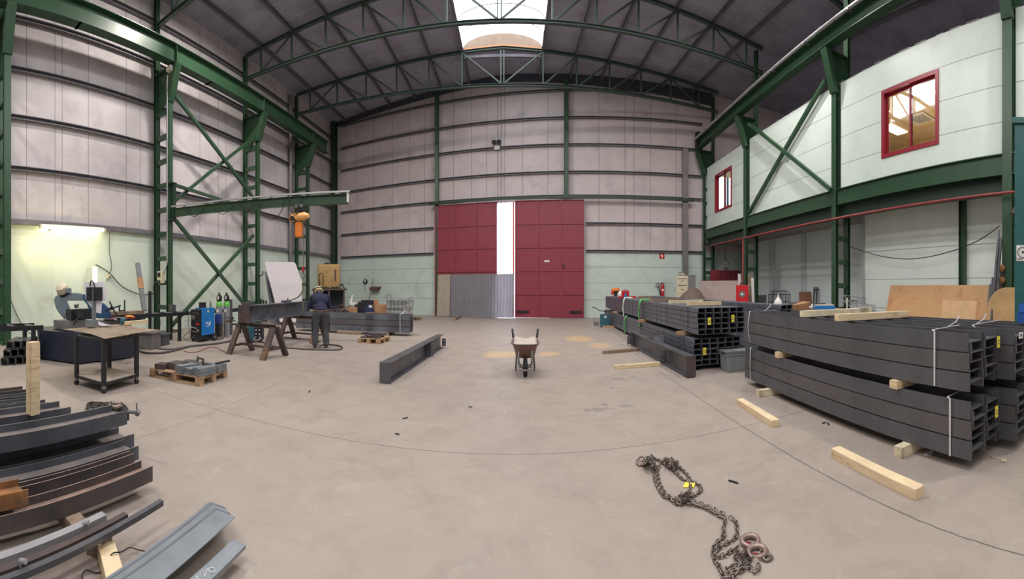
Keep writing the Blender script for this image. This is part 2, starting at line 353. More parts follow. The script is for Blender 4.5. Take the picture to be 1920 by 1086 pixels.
    def slab(s, p00, p10, p11, p01, t): 
        n = (Vector(p10) - Vector(p00)).cross(Vector(p01) - Vector(p00)).normalized() * t
        return s.poly([p00, p10, p11, p01], n)
    def hexa(s, v):
        q = [s.bm.verts.new(Vector(p)) for p in v]
        for f in ((0, 3, 2, 1), (4, 5, 6, 7), (0, 1, 5, 4), (1, 2, 6, 5), (2, 3, 7, 6), (3, 0, 4, 7)): s.bm.faces.new([q[i] for i in f])
        return s
    def grid(s, fn, nu, nv, t=None):
        V = [[s.bm.verts.new(Vector(fn(i / nu, j / nv))) for j in range(nv + 1)] for i in range(nu + 1)]
        for i in range(nu):
            for j in range(nv): s.bm.faces.new((V[i][j], V[i + 1][j], V[i + 1][j + 1], V[i][j + 1]))
        return s
    def ico(s, c, r, sub=2, sc=(1, 1, 1), rot=None):
        bmesh.ops.create_icosphere(s.bm, subdivisions=sub, radius=r, matrix=Matrix.Translation(Vector(c)) @ (rot.to_4x4() if rot is not None else Matrix.Identity(4)) @ Matrix.Diagonal((*sc, 1))); return s
    def jitter(s, a, seed=1):
        rnd = random.Random(seed)
        for v in s.bm.verts: v.co += Vector((rnd.uniform(-a, a), rnd.uniform(-a, a), rnd.uniform(-a, a)))
        return s
    def build(s, name, m, parent=None, smooth=False, bevel=0, world=False, origin='auto', bseg=2):
        bm = s.bm
        bmesh.ops.recalc_face_normals(bm, faces=bm.faces)
        if parent is not None and world:
            bmesh.ops.transform(bm, matrix=parent_matrix(parent).inverted(), verts=bm.verts)
        me = bpy.data.meshes.new(name); loc = Vector((0, 0, 0))
        if parent is None and origin == 'auto' and bm.verts:
            lo = Vector([min(v.co[i] for v in bm.verts) for i in range(3)]); hi = Vector([max(v.co[i] for v in bm.verts) for i in range(3)])
            loc = Vector(((lo.x + hi.x) / 2, (lo.y + hi.y) / 2, lo.z)); bmesh.ops.translate(bm, vec=-loc, verts=bm.verts)
        if bevel:
            bmesh.ops.bevel(bm, geom=[e for e in bm.edges if len(e.link_faces) == 2 and e.calc_face_angle(0) > .6], offset=bevel, segments=bseg, affect='EDGES', profile=.5, clamp_overlap=True)
        bm.to_mesh(me); bm.free(); me.materials.append(M[m] if isinstance(m, str) else m)
        if smooth:
            for p in me.polygons: p.use_smooth = True
            if smooth == 'auto':
                me.set_sharp_from_angle(angle=.7)
        o = bpy.data.objects.new(name, me); COL.objects.link(o); o.location = loc
        if parent is not None: o.parent = parent
        return o
def parent_matrix(o):
    m = Matrix.LocRotScale(o.location, o.rotation_euler, o.scale)
    return parent_matrix(o.parent) @ m if o.parent else m
def tag(o, label, cat, group=None, kind=None):
    o['label'] = label; o['category'] = cat
    if group: o['group'] = group
    if kind: o['kind'] = kind
    return o
def struct(o): o['kind'] = 'structure'; return o
def thing(name, label, cat, loc=(0, 0, 0), rz=0, group=None, kind=None):
    o = bpy.data.objects.new(name, None); COL.objects.link(o); o.empty_display_size = .1
    o.location = loc; o.rotation_euler = (0, 0, rz); return tag(o, label, cat, group, kind)
def dup(root, loc=None, rz=None, label=None, group=None):
    r = root.copy(); COL.objects.link(r)
    if loc is not None: r.location = loc
    if rz is not None: r.rotation_euler = (0, 0, rz)
    if label: r['label'] = label
    if group: r['group'] = group
    for ch in list(root.children):
        c = ch.copy(); COL.objects.link(c); c.parent = r
        for g in ch.children:
            d = g.copy(); COL.objects.link(d); d.parent = c
    return r
def arc(pts, n=6):
    """Catmull-Rom through points"""
    pts = [Vector(p) for p in pts]; out = []
    for i in range(len(pts) - 1):
        p0 = pts[max(i - 1, 0)]; p1 = pts[i]; p2 = pts[i + 1]; p3 = pts[min(i + 2, len(pts) - 1)]
        for k in range(n):
            t = k / n; out.append(.5 * ((2 * p1) + (p2 - p0) * t + (2 * p0 - 5 * p1 + 4 * p2 - p3) * t * t + (3 * p1 - p0 - 3 * p2 + p3) * t ** 3))
    out.append(pts[-1]); return out
def cable(name, pts, r, m, label, cat='cable', n=6, group=None, seg=6, **k):
    return tag(MB().tube(arc(pts, seg), r, n=n).build(name, m, smooth=True), label, cat, group)
# ================================================================ THE SETTING
Z0 = 3.55
YB = -14.0
struct(MB().b2((-14, YB - 1, -.3), (19, 25, 0)).build('floor', 'floor', origin=None))
struct(MB().b2((-60, 24.6, -.35), (60, 90, -.04)).build('ground_outside', 'asphalt'))
# --- left wall (object space: x along the wall normal, y along the hall)
vs = [-9.0 + .62 + k * 1.19 for k in range(30)]
vseam = (1, [1.37, 3.2, 4.05, 5.0, 5.25, 6.2, 7.7, 8.3, 9.9, 11.3, 12.4, 12.9, 14.5, 15.6, 16.7, 17.9, 19.2, 20.4, 21.6, 22.7], .012, s2l(120, 112, 116), .8)
M['clad_left'] = mat('left_cladding', s2l(204, 197, 198), rough=.5, var=.06, scale=1.5, color2=s2l(182, 174, 176), mix=.35, scale2=.8, hook=scuffs(lines(vseam)))
M['mint_left'] = mat('left_painted_wall', s2l(214, 226, 212), rough=.6, var=.04, scale=1.2, color2=s2l(196, 200, 184), mix=.2, scale2=1.0, hook=scuffs(lines((1, [4.9], .006, s2l(150, 160, 150), .5)), colr=s2l(130, 130, 110), amt=.6))
struct(MB().b2((XW - .25, YB, 0), (XW, 23.6, Z0)).build('wall_left_lower', 'mint_left', origin=None))
struct(MB().b2((XW - .25, YB, Z0), (XW - .02, 23.6, 12.8)).build('wall_left_upper', 'clad_left', origin=None))
# --- far wall, slightly out of square
ang = math.atan(-FK)
def farobj(o): return o
FU = Vector((cos(ang), sin(ang), 0)); FN = Vector((-sin(ang), cos(ang), 0)); F0 = Vector((0, 21.2, 0))
def FP(a, z, off=0): return F0 + FU * a - FN * off + Vector((0, 0, z))     # a metres along the wall, off metres in front of it
def fa(px, off=0): p = atF(px, 500, off); return (p - F0).dot(FU)
def farbox(mb, a0, a1, z0, z1, o0, o1):
    return mb.hexa([FP(a0, z0, o0), FP(a1, z0, o0), FP(a1, z0, o1), FP(a0, z0, o1), FP(a0, z1, o0), FP(a1, z1, o0), FP(a1, z1, o1), FP(a0, z1, o1)])
def farlocal(name, m, boxes):
    mb = MB()
    for a0, a1, z0, z1, o0, o1 in boxes: mb.b2((a0, -o1, z0), (a1, -o0, z1))
    o = mb.build(name, m, origin=None); o.location = F0; o.rotation_euler = (0, 0, ang); return struct(o)
A_L, A_R = fa(868), fa(1030)          # clear opening in the wall
ax = [fa(p) for p in (668, 700, 735, 768, 796, 850, 884, 912, 946, 980, 1027, 1074, 1123, 1172, 1189, 1220, 1268)]
M['clad_far'] = mat('far_cladding', s2l(202, 190, 190), rough=.55, var=.06, scale=1.5, color2=s2l(180, 170, 172), mix=.3, scale2=.8, hook=scuffs(lines((0, ax, .014, s2l(112, 104, 108), .8))))
M['mint_far'] = mat('far_painted_wall', s2l(200, 214, 206), rough=.6, var=.05, scale=1.2, color2=s2l(184, 196, 188), mix=.3, scale2=1, hook=scuffs(lines((2, [.95, 1.83, 2.68], .012, s2l(130, 142, 138), .9)), colr=s2l(110, 112, 106)))
farlocal('wall_far_lower', 'mint_far', [(-12.4, A_L, 0, Z0, -.25, 0), (A_R, 19, 0, Z0, -.25, 0)])
farlocal('wall_far_upper', 'clad_far', [(-12.4, A_L, Z0, 13.6, -.25, -.02), (A_R, 19, Z0, 13.6, -.25, -.02), (A_L, A_R, 6.2, 13.6, -.25, -.02)])
struct(MB().b2((-12, YB - .3, 0), (19, YB, 13.6)).build('wall_back', 'clad', origin=None))
struct(MB().hexa([R(15.5, -15, 0), R(15.8, -15, 0), R(15.8, 21, 0), R(15.5, 21, 0), R(15.5, -15, 13), R(15.8, -15, 13), R(15.8, 21, 13), R(15.5, 21, 13)]).build('wall_right', 'clad'))
lamp('door_portal', 'AREA', FP((A_L + A_R) / 2, 3.1, .05), 1, size=3.0, sy=6.1, rot=(pi / 2, 0, ang), portal=True).rotation_euler = (-pi / 2, 0, ang)
# --- roof (ceiling) with the skylight opening
SX0, SX1, SY1 = -2.35, 1.45, 18.75
def roofq(mb, x0, x1, y0, y1):
    a = [(x0, y0), (x1, y0), (x1, y1), (x0, y1)]
    return mb.hexa([(x, y, roofz(x)) for x, y in a] + [(x, y, roofz(x) + .12) for x, y in a])
rsm = (1, [k * 1.02 - 14 for k in range(12, 38)], .014, s2l(205, 202, 214), .6)
M['roof_m'] = mat('ceiling_sheet', s2l(168, 166, 184), rough=.6, var=.1, scale=1.0, color2=s2l(146, 142, 160), mix=.4, scale2=.7, hook=lines(rsm))
rf = MB(); roofq(rf, -11.7, SX0, YB, 25); roofq(rf, SX1, 18.5, YB, 25); roofq(rf, SX0, -.45, SY1, 25); roofq(rf, -.45, SX1, SY1, 25)
struct(rf.build('ceiling', 'roof_m', origin=None))
gb = MB()
for X0, X1, za, zb in ((-11.6, -.45, 12.02, 12.66), (-.45, 10.6, 12.66, 11.66)):
    y0, y1 = farY(X0) - .16, farY(X1) - .16; t0, t1 = roofz(X0) - .01, roofz(X1) - .01
    gb.hexa([(X0, y0, za), (X1, y1, zb), (X1, y1 + .12, zb), (X0, y0 + .12, za), (X0, y0, t0), (X1, y1, t1), (X1, y1 + .12, t1), (X0, y0 + .12, t0)])
struct(gb.build('trim_5', mat('dark_gable_beam', s2l(60, 62, 74), rough=.6), origin=None))
# skylight: barrel vault on a curb
sk = struct(MB().b2((SX0 - .06, YB, roofz(SX0)), (SX0, SY1, roofz(SX0) + .16)).b2((SX1, YB, roofz(SX1)), (SX1 + .06, SY1, roofz(SX1) + .16))
            .build('window_skylight', 'frameg', origin=None))
vc = (SX0 + SX1) / 2; vr = 1.9
def vault(u, v):
    a = pi * u; return (vc - vr * cos(a), YB + (SY1 - YB) * v, roofz(SX0) + .06 + .72 * sin(a))
MB().grid(vault, 20, 4).build('pane', 'vault', sk, smooth=True)
rb = MB()
for k in range(33):
    y = SY1 - .02 - k * 1.0
    rb.tube([(vc - vr * cos(pi * i / 16), y, roofz(SX0) + .06 + .70 * sin(pi * i / 16)) for i in range(17)], .018, n=4)
rb.build('rib', mat('rib_alu', s2l(110, 96, 92), rough=.6), sk)
te = MB().poly([(vc - vr * cos(pi * i / 16), SY1 - .05, roofz(SX0) + .05 + .71 * sin(pi * i / 16)) for i in range(17)], (0, .03, 0)).build('end_panel', mat('vault_end_sheet', s2l(132, 112, 94), rough=.6), sk)
MB().bar((SX0, SY1 - .07, roofz(SX0) + .03), (vc, SY1 - .07, roofz(vc) + .05), .05, .06).bar((vc, SY1 - .07, roofz(vc) + .05), (SX1, SY1 - .07, roofz(SX1) + .03), .05, .06).build('end_rail', mat('orange_sealant', s2l(190, 120, 70), rough=.6), sk)

# --- columns on the left row
def zcol(z0, z1): return z0, z1
CYL = [3.15, 8.9, 13.97, 18.44]
def ladder_column(name, label, base, out, zfront, ztop, mm, group, depth=.7, rung=.86, w=.2, corbel=1, zb=9.24):
    """two chords joined by rungs; out = unit vector towards the wall. The hall-side chord stops under the crane beam."""
    t = thing(name, label, 'column', base, atan2(out.y, out.x), group, 'thing')        # local x points to the wall
    MB().hbeam((0, 0, .012), (0, 0, zfront), w, .12, .014, .01, up=(1, 0, 0)).build('chord', mm, t)
    MB().hbeam((depth, 0, .012), (depth, 0, ztop), w, .12, .014, .01, up=(1, 0, 0)).build('chord', mm, t)
    z = .9
    while z < zfront - .3:
        MB().box((depth / 2, 0, z), (depth - .12, .12, .16)).build('rung', mm, t); z += rung
    MB().box((depth / 2, 0, .012), (depth + .25, .34, .024)).build('base_plate', mm, t)
    if corbel:
        MB().poly([(depth - .06, -.01, zfront - .55), (depth - .06, -.01, zb), (-.42, -.01, zb), (-.42, -.01, zb - .3), (-.06, -.01, zfront - .05)], (0, .02, 0)).build('gusset_plate', mm, t)
        MB().hexa([(-.1, -.13, zfront - .25), (.04, -.13, zfront - .25), (.04, .13, zfront - .25), (-.1, .13, zfront - .25),
                   (-.5, -.13, zb - .03), (-.26, -.13, zb - .03), (-.26, .13, zb - .03), (-.5, .13, zb - .03)]).build('corbel', mm, t)
        MB().b2((-.46, -.12, zb - .04), (depth - .06, .12, zb)).build('bearing_plate', mm, t)
    return t
lw = Vector((-1, 0, 0))
names = ['green ladder column at the edge by the conveyor', 'green ladder column carrying the jib crane', 'green ladder column beside the leaning white board', 'green ladder column behind the orange hoist']
for y, nm in zip(CYL, names):
    ladder_column('steel_column', nm, (XL, y, 0), lw, 8.3, roofz(XL) - .3, 'green', 'green ladder columns under the left crane beam')
tag(MB().hbeam((-11.1, 22.95, 0), (-11.1, 22.95, 12.3), .3, .3, .02, .014).build('steel_column', 'green_d'), 'dark green corner post where the side wall meets the door wall', 'column', kind='thing')
TR = [3.53, 9.27, 15.05, 20.3]
rnames = ['green ladder column with two rusty discs and leaning bars', 'green ladder column beside the large red window', 'green ladder column behind the red hose cabinet', 'green ladder column at the door wall end of the office']
for t_, nm in zip(TR, rnames):
    p = R(8.3, t_)
    if t_ > 20: p = R(8.3, 19.7)
    ladder_column('steel_column', nm, p, RN, 7.95, roofz(p.x) - .3 if t_ < 20 else 12, 'green', 'green ladder columns along the office side', depth=.52, rung=.75, w=.24 if t_ < 4 else .2, zb=8.98)

# --- crane beams
cb = thing('crane_beam', 'long green crane runway beam high on the column row by the cladding wall', 'beam', (XL + .25, 0, 9.25), kind='thing')
MB().hbeam((0, YB + .1, .33), (0, 20.2, .33), .34, .66, .025, .016).build('girder', 'green', cb)
MB().bar((0, YB + .1, .69), (0, 20.2, .69), .06, .05).build('rail', 'green_d', cb)
for y in CYL: MB().b2((-.15, y - .01, .03), (.15, y + .01, .63)).build('stiffener', 'green', cb)
for y in (5.2, 10.6, 16.0, 19.6): MB().b2((-.21, y, .0), (.16, y + .08, .035)).build('stop_plate', 'green_d', cb)
cb = thing('crane_beam', 'green crane runway beam with a grey rail above the office wall', 'beam', R(7.95, 0, 9.0), -.088, kind='thing')
MB().hbeam((0, -14, .24), (0, 19.6, .24), .3, .48, .02, .014).build('girder', 'green', cb)
MB().cyl((-.22, -13.9, .5), (-.22, 19.6, .5), .06, n=10).build('conductor_rail', 'galv', cb, smooth='auto')
MB().b2((-.16, 19.5, .1), (.16, 19.75, .9)).build('end_stop', 'black', cb)
for k in range(0, 10): MB().b2((-.3, k * 2.0, .42), (-.1, k * 2.0 + .06, .49)).build('rail_clip', 'girt', cb)

# --- trusses
HX = 1.6
nodesL = [-2.35 - HX * k for k in range(6)]; nodesR = [1.45 + HX * k for k in range(6)]
def truss(Y, label, xr_end):
    t = thing('roof_truss', label, 'truss', (-.45, Y, 11.05), group='steel roof trusses across the hall')
    up = lambda x: roofz(x) - .22 - 11.05
    def loc(x, z): return Vector((x + .45, 0, z))
    ends = (XL - .7, xr_end)
    MB().hbeam(loc(ends[0], 0), loc(ends[1], 0), .14, .12, .012, .01).build('bottom_chord', 'greentruss', t)
    MB().hbeam(loc(ends[0], up(ends[0])), loc(-.45, up(-.45)), .14, .12, .012, .01).build('top_chord', 'greentruss', t)
    MB().hbeam(loc(-.45, up(-.45)), loc(ends[1], up(ends[1])), .14, .12, .012, .01).build('top_chord', 'greentruss', t)
    for nodes, s in ((nodesL, 1), (nodesR, -1)):
        for i, x in enumerate(nodes):
            if (s > 0 and x < ends[0]) or (s < 0 and x > ends[1]): continue
            MB().bar(loc(x, .05), loc(x, up(x) - .05), .07, .07).build('vertical_member', 'greentruss', t)
            xi = nodes[i - 1] if i else -.45
            if i < 5: MB().bar(loc(x + .04 * s, up(x) - .06), loc(xi - .05 * s, .06), .06, .06).build('diagonal_member', 'greentruss', t)
            else: MB().bar(loc(x, .05), loc(xi, up(xi) - .06), .06, .06).build('diagonal_member', 'greentruss', t)
    for dx in (-.07, .07): MB().bar(loc(-.45 + dx, .05), loc(-.45 + dx, up(-.45) - .05), .05, .06).build('vertical_member', 'greentruss', t)
    return t
truss(8.9, 'roof truss on the jib crane column, its end meeting the side wall', 10.0)
truss(14.0, 'roof truss in front of the open skylight, crossing the white panes', 10.3)
truss(18.44, 'roof truss just under the arched end of the skylight', 10.6)
for Y in (3.1, -2.7, -8.5):
    tr = MB().b2((-11.2, Y - .07, 11.0), (10, Y + .07, 11.12)).b2((-11.2, Y - .07, 12.4), (10, Y + .07, 12.5))
    tag(tr.build('roof_truss', 'greentruss'), 'roof truss over the near part of the hall', 'truss', 'steel roof trusses across the hall')
# purlins
pur_l = ['purlin below the roof, %s from the skylight toward the cladding wall' % q for q in ('first', 'second', 'third', 'fourth', 'fifth', 'sixth')]
pur_r = ['purlin below the roof, %s from the skylight toward the office' % q for q in ('first', 'second', 'third', 'fourth', 'fifth', 'sixth')]
for nodes, labs in ((nodesL, pur_l), (nodesR, pur_r)):
    for x, lb in zip(nodes, labs):
        z = roofz(x) - .1
        tag(MB().hbeam((x, YB + .1, z), (x, farY(x) - .1, z), .1, .18, .01, .008).build('roof_purlin', 'girt'), 'dark steel ' + lb, 'purlin', 'steel purlins under the roof', 'thing')
tag(MB().hbeam((12.5, YB + .1, roofz(12.5) - .1), (12.5, farY(12.5) - .1, roofz(12.5) - .1), .1, .18).build('roof_purlin', 'girt'), 'dark steel purlin far above the office roof', 'purlin', 'steel purlins under the roof', 'thing')
tag(MB().hbeam((SX0, SY1 + .2, roofz(SX0) - .14), (SX1, SY1 + .2, roofz(SX1) - .14), .1, .2).build('roof_trimmer', 'girt'), 'short dark trimmer beam below the arched end of the skylight', 'beam', kind='thing')
# --- girts, left wall
for z, n_ in ((3.58, 'lowest'), (5.2, 'second'), (6.75, 'third'), (8.2, 'fourth'), (9.75, 'fifth, partly behind the crane beam'), (11.3, 'topmost')):
    big = z < 4
    tag(MB().sweep([(0, -.08), (.14, -.08), (.14, .08), (0, .08)] if big else [(0, -.07), (.12, -.07), (.12, -.05), (.02, -.05), (.02, .05), (.12, .05), (.12, .07), (0, .07)], (XW, YB + .05, z), (XW, 23.2, z)).build('wall_rail', 'girt'),
        'horizontal steel rail on the side cladding wall, %s of six' % n_, 'wall rail', 'horizontal rails on the side cladding wall', 'thing')
# girts, far wall
for i, (z, n_) in enumerate(((3.52, 'lowest'), (4.97, 'second'), (6.42, 'third, over the red doors'), (7.68, 'fourth'), (9.12, 'fifth'), (10.55, 'sixth'), (12.0, 'topmost'))):
    prof = [(0, -.06), (.12, -.06), (.12, -.04), (.02, -.04), (.02, .04), (.12, .04), (.12, .06), (0, .06)]
    spans = [(fa(640), fa(813)), (fa(1099), fa(1316))] if z < 6 else [(fa(640), fa(1316))]
    for a, b in spans:
        sfx = '' if z > 6 else [' (tank side)', ' (office side)'][a > 0]
        tag(MB().sweep(prof, FP(a, z, 0), FP(b, z, 0)).build('wall_rail', 'girt'), 'horizontal steel rail on the door wall, %s up%s' % (n_, sfx), 'wall rail', 'horizontal rails on the door wall', 'thing')
for px, z0, lb in ((822, 0, 'slim green post rising beside the far edge of the dark red door'), (1062, 6.3, 'slim green post above the closed red door leaf')):
    a = fa(px); tag(MB().hbeam(FP(a, z0, .235), FP(a, 12.5, .235), .2, .2, .014, .01).build('steel_post', 'green'), lb, 'post', kind='thing')
a = fa(1282.5); tag(MB().box(FP(a, 5.6, .25), (.28, .2, 6.9), rz=ang).build('steel_post', 'frameg'), 'grey box post on the door wall above the drawer cabinet', 'post', kind='thing')
mb = MB(); farbox(mb, fa(810), fa(1296), 6.2, 6.35, .36, .5); tag(mb.build('door_track', 'green_d'), 'dark green overhead track for the red sliding doors', 'door track')
a = fa(1092); 
# --- red sliding doors
def leaf(nm, lb, px0, px1, off, mm):
    a0, a1 = fa(px0, off), fa(px1, off); W = a1 - a0; z0, z1 = .015, 6.16
    t = bpy.data.objects.new(nm, None); COL.objects.link(t); t.location = FP(a0, 0, off); t.rotation_euler = (0, 0, ang); t['kind'] = 'structure'
    MB().b2((0, 0, z0), (W, .05, z1)).build('panel', mm, t)
    for k in range(4): MB().b2((W * k / 3 - .05 * (k > 0), -.05, z0), (W * k / 3 + .05 * (k < 3), 0, z1)).build('stile', mm, t)
    for k in range(6):
        z = z0 + (z1 - z0) * k / 5; MB().b2((.05, -.04, z - .04 * (k > 0)), (W - .05, 0, z + .04 * (k < 5))).build('rail', mm, t)
    for x in (.1, W - .75): MB().b2((x, -.07, z0 + .25), (x + .65, -.05, z0 + .37)).build('wheel_guard', 'black', t)
    return t
M['red_door'] = mat('red_door_paint', s2l(142, 54, 70), rough=.5, var=.06, scale=2, hook=lines((0, [k * .13 for k in range(32)], .006, s2l(112, 36, 52), .6)))
d = leaf('door_1', '', 966, 1095, .32, 'red_door')
o = MB().b2((1.55, -.012, 2.92), (1.82, -.002, 3.02)).build('notice', 'paper', d)
MB().b2((2.52, -.09, 2.6), (2.58, -.04, 2.8)).build('door_handle', 'black', d)
leaf('door_2', '', 816, 932, .32, 'red_door')
mb = MB(); farbox(mb, fa(963.5), fa(966), .05, 6.1, .25, .36); struct(mb.build('trim_1', 'redbright'))
# --- office on the right: upper panel wall with window openings
def rpanel(mb, d0, d1, t0, t1, z0, z1):
    return mb.hexa([R(d0, t0, z0), R(d1, t0, z0), R(d1, t1, z0), R(d0, t1, z0), R(d0, t0, z1), R(d1, t0, z1), R(d1, t1, z1), R(d0, t1, z1)])
M['mint_off'] = mat('office_wall_panel', s2l(218, 230, 222), rough=.55, var=.025, scale=1.0, color2=s2l(208, 218, 210), mix=.3, scale2=.8, hook=scuffs(lines((2, [5.46, 6.32, 7.19], .012, s2l(140, 150, 146), .8)), colr=s2l(150, 156, 150), amt=.6))
W1 = (5.48, 7.41, 5.25, 7.16); W2 = (16.6, 18.5, 5.42, 7.36)
TRc = [3.53, 9.27, 15.05]
mb = MB(); pts = sorted([-13.2, 19.55, W1[0], W1[1], W2[0], W2[1]] + [t_ + s_ for t_ in TRc for s_ in (-.14, .14)]); Zt = 8.03
for a, b in zip(pts, pts[1:]):
    if any(abs((a + b) / 2 - t_) < .05 for t_ in TRc): continue
    win = W1 if abs(a - W1[0]) < .01 else W2 if abs(a - W2[0]) < .01 else None
    if win: rpanel(mb, 8.42, 8.58, a, b, 4.6, win[2]); rpanel(mb, 8.42, 8.58, a, b, win[3], Zt)
    else: rpanel(mb, 8.42, 8.58, a, b, 4.6, Zt)
struct(mb.build('wall_office_upper', 'mint_off', origin=None))
for t_ in TRc: mb = MB(); rpanel(mb, 8.38, 8.41, t_ - .15, t_ + .15, 4.65, 7.5); struct(mb.build('trim_6', 'green_d', origin=None))
mb = MB(); rnd = random.Random(4)
for k in range(46):
    t0 = -4 + k * .52; rpanel(mb, 8.4 + rnd.uniform(0, .02), 8.6, t0, t0 + rnd.uniform(.15, .5), Zt, Zt + rnd.uniform(.01, .05))
struct(mb.build('trim_2', 'frameg'))
# office rooms behind the windows
mb = MB(); rpanel(mb, 9.2, 13.5, -13, 20.0, 7.7, 7.8); rpanel(mb, 13.4, 13.5, -13, 20.0, 4.62, 7.7); rpanel(mb, 9.2, 13.4, 12.6, 12.7, 4.62, 7.7); rpanel(mb, 9.2, 13.4, 2.4, 2.5, 4.62, 7.7); rpanel(mb, 8.6, 9.2, 3.75, 9.05, 7.7, 7.8); rpanel(mb, 8.6, 9.2, 9.5, 14.8, 7.7, 7.8); rpanel(mb, 8.6, 9.2, 15.3, 19.4, 7.7, 7.8)
struct(mb.build('wall_office_inside', 'beige'))
mb = MB(); rpanel(mb, 9.2, 15.4, -13, 19.4, 7.85, 8.0); struct(mb.build('ceiling_office', 'girt'))
mb = MB(); rpanel(mb, 9.15, 15.4, -13, 19.9, 4.0, 4.6)
for a, b in ((-13, 3.35), (3.7, 9.1), (9.44, 14.9), (15.2, 19.4)): rpanel(mb, 8.74, 9.15, a, b, 4.0, 4.6)
for a, b in ((-13, 3.35), (3.7, 9.1), (9.44, 14.9), (15.2, 19.4)): rpanel(mb, 8.42, 8.74, a, b, 4.3, 4.59)
struct(mb.build('floor_office', mat('slab_soffit', s2l(150, 142, 136), rough=.8)))
def redwin(n, Wn, style):
    t0, t1, z0, z1 = Wn; o = bpy.data.objects.new('window_%d' % n, None); COL.objects.link(o); o.location = R(8.42, t0, z0); o.rotation_euler = (0, 0, -.088); o['kind'] = 'structure'
    W, H = t1 - t0, z1 - z0     # local y along the wall, local x into the wall
    f = MB()
    for a in ((0, W, 0, .1), (0, W, H - .1, H), (0, .1, .1, H - .1), (W - .1, W, .1, H - .1)): f.b2((-.03, a[0], a[2]), (.0, a[1], a[3]))
    for a in ((.06, W - .06, .06, .1), (.06, W - .06, H - .1, H - .06), (.06, .1, .1, H - .1), (W - .1, W - .06, .1, H - .1)): f.b2((0, a[0], a[2]), (.16, a[1], a[3]))
    f.build('window_frame', 'redframe', o)
    for y0, y1, x in ((.1, W / 2 + .03, .06), (W / 2 - .03, W - .1, .1)):
        s_ = MB()
        for a in ((y0, y1, .1, .15), (y0, y1, H - .15, H - .1), (y0, y0 + .05, .15, H - .15), (y1 - .05, y1, .15, H - .15)): s_.b2((x, a[0], a[2]), (x + .04, a[1], a[3]))
        sh = s_.build('sash', 'redframe', o)
        MB().b2((x + .015, y0 + .05, .15), (x + .022, y1 - .05, H - .15)).build('pane', 'glass', sh)
    return o
redwin(1, W1, 0); redwin(2, W2, 1)
for k, (px, y, s_) in enumerate(((1722, 166, .55), (1677, 244, .5), (1640, 205, .5))):
    p = fl(px, y, 7.66); o = tag(MB().box((p.x, p.y, 7.68), (s_ * 2, s_, .03), rz=-.088).build('ceiling_light', 'panel_on'), ['lit office ceiling panel seen high in the large red window', 'lit office ceiling panel seen low in the large red window', 'lit office ceiling panel hidden beside the window frame'][k], 'light', 'office ceiling lights')
ac = thing('ceiling_air_unit', 'square ceiling air grille behind the large red window', 'air unit', (fl(1725, 224, 7.62).x, fl(1725, 224, 7.62).y, 7.62), -.088)
MB().b2((-.4, -.4, .02), (.4, .4, .07)).build('frame', 'cream', ac)
g = MB()
for k in range(7): g.b2((-.3, -.3 + k * .09, 0), (.3, -.27 + k * .09, .02))
g.build('grille', 'frameg', ac)
lamp('office_fill_light', 'POINT', R(10.8, 8, 5.9), 130, (1, .86, .66), size=.3)  # added fill point without a fixture, brightens the office ceiling
mb = MB(); rpanel(mb, 8.7, 11.2, 19.5, 19.52, 5.3, 7.65); struct(mb.build('window_3', 'day_on'))
mb = MB(); mb.bar(R(9.6, 19.46, 5.3), R(9.6, 19.46, 7.65), .08); struct(mb.build('trim_3', 'mblue'))
# office floor edge beams
for i, (a, b) in enumerate(((-13, 3.4), (3.65, 9.15), (9.4, 14.93), (15.18, 19.55))):
    lb = ['deep green edge beam under the office, toward the teal column', 'deep green edge beam under the large red window', 'deep green edge beam under the crossed office braces', 'deep green edge beam under the small red window'][i]
    t = thing('floor_edge_beam', lb, 'beam', R(8.3, a, 3.78), -.088, 'green beams under the office floor', 'thing')
    MB().b2((0, 0, .42), (.1, b - a, .86)).build('web', 'green', t)
    MB().b2((-.06, 0, .86), (.12, b - a, .885)).b2((-.06, 0, .395), (.14, b - a, .42)).build('flange', 'green', t)
    MB().hbeam((.16, 0, .18), (.16, b - a, .18), .16, .4, .016, .01).build('lower_beam', 'green_d', t)
# ground-floor walls under the office
M['mint_gr'] = mat('ground_floor_panel', s2l(232, 242, 236), rough=.6, var=.03, scale=1.2, hook=scuffs(lines((2, [.95, 1.85, 2.75], .012, s2l(140, 152, 146), .8)), colr=s2l(150, 160, 150)))
mb = MB(); rpanel(mb, 9.35, 9.5, -13.5, 9.1, 0, 4.0); struct(mb.build('wall_ground_front', 'mint_gr', origin=None))
M['grey_gr'] = mat('recess_panel', s2l(224, 236, 238), rough=.6, var=.03, scale=1.2)
mb = MB(); rpanel(mb, 10.6, 10.75, 9.1, 19.6, 0, 4.0); rpanel(mb, 9.35, 10.75, 8.95, 9.1, 0, 4.0); struct(mb.build('wall_ground_recess', 'grey_gr', origin=None))
mb = MB()
for t_, w_ in ((11.1, .5), (13.7, .35), (16.2, .5)): rpanel(mb, 10.54, 10.6, t_, t_ + w_, 0, 4.0)
struct(mb.build('trim_4', mat('grey_pilaster', s2l(196, 206, 208), rough=.6)))
p = R(9.25, tR(1805, 9.25)); tag(MB().hbeam(p, p + Vector((0, 0, 3.95)), .18, .16, .012, .01).build('steel_post', 'green'), 'green post on the pale wall behind the plywood sheet', 'post', kind='thing')
mb = MB(); rpanel(mb, 8.6, 9.3, 2.9, 3.0, 0, 4.0); 
mb.bm.free()
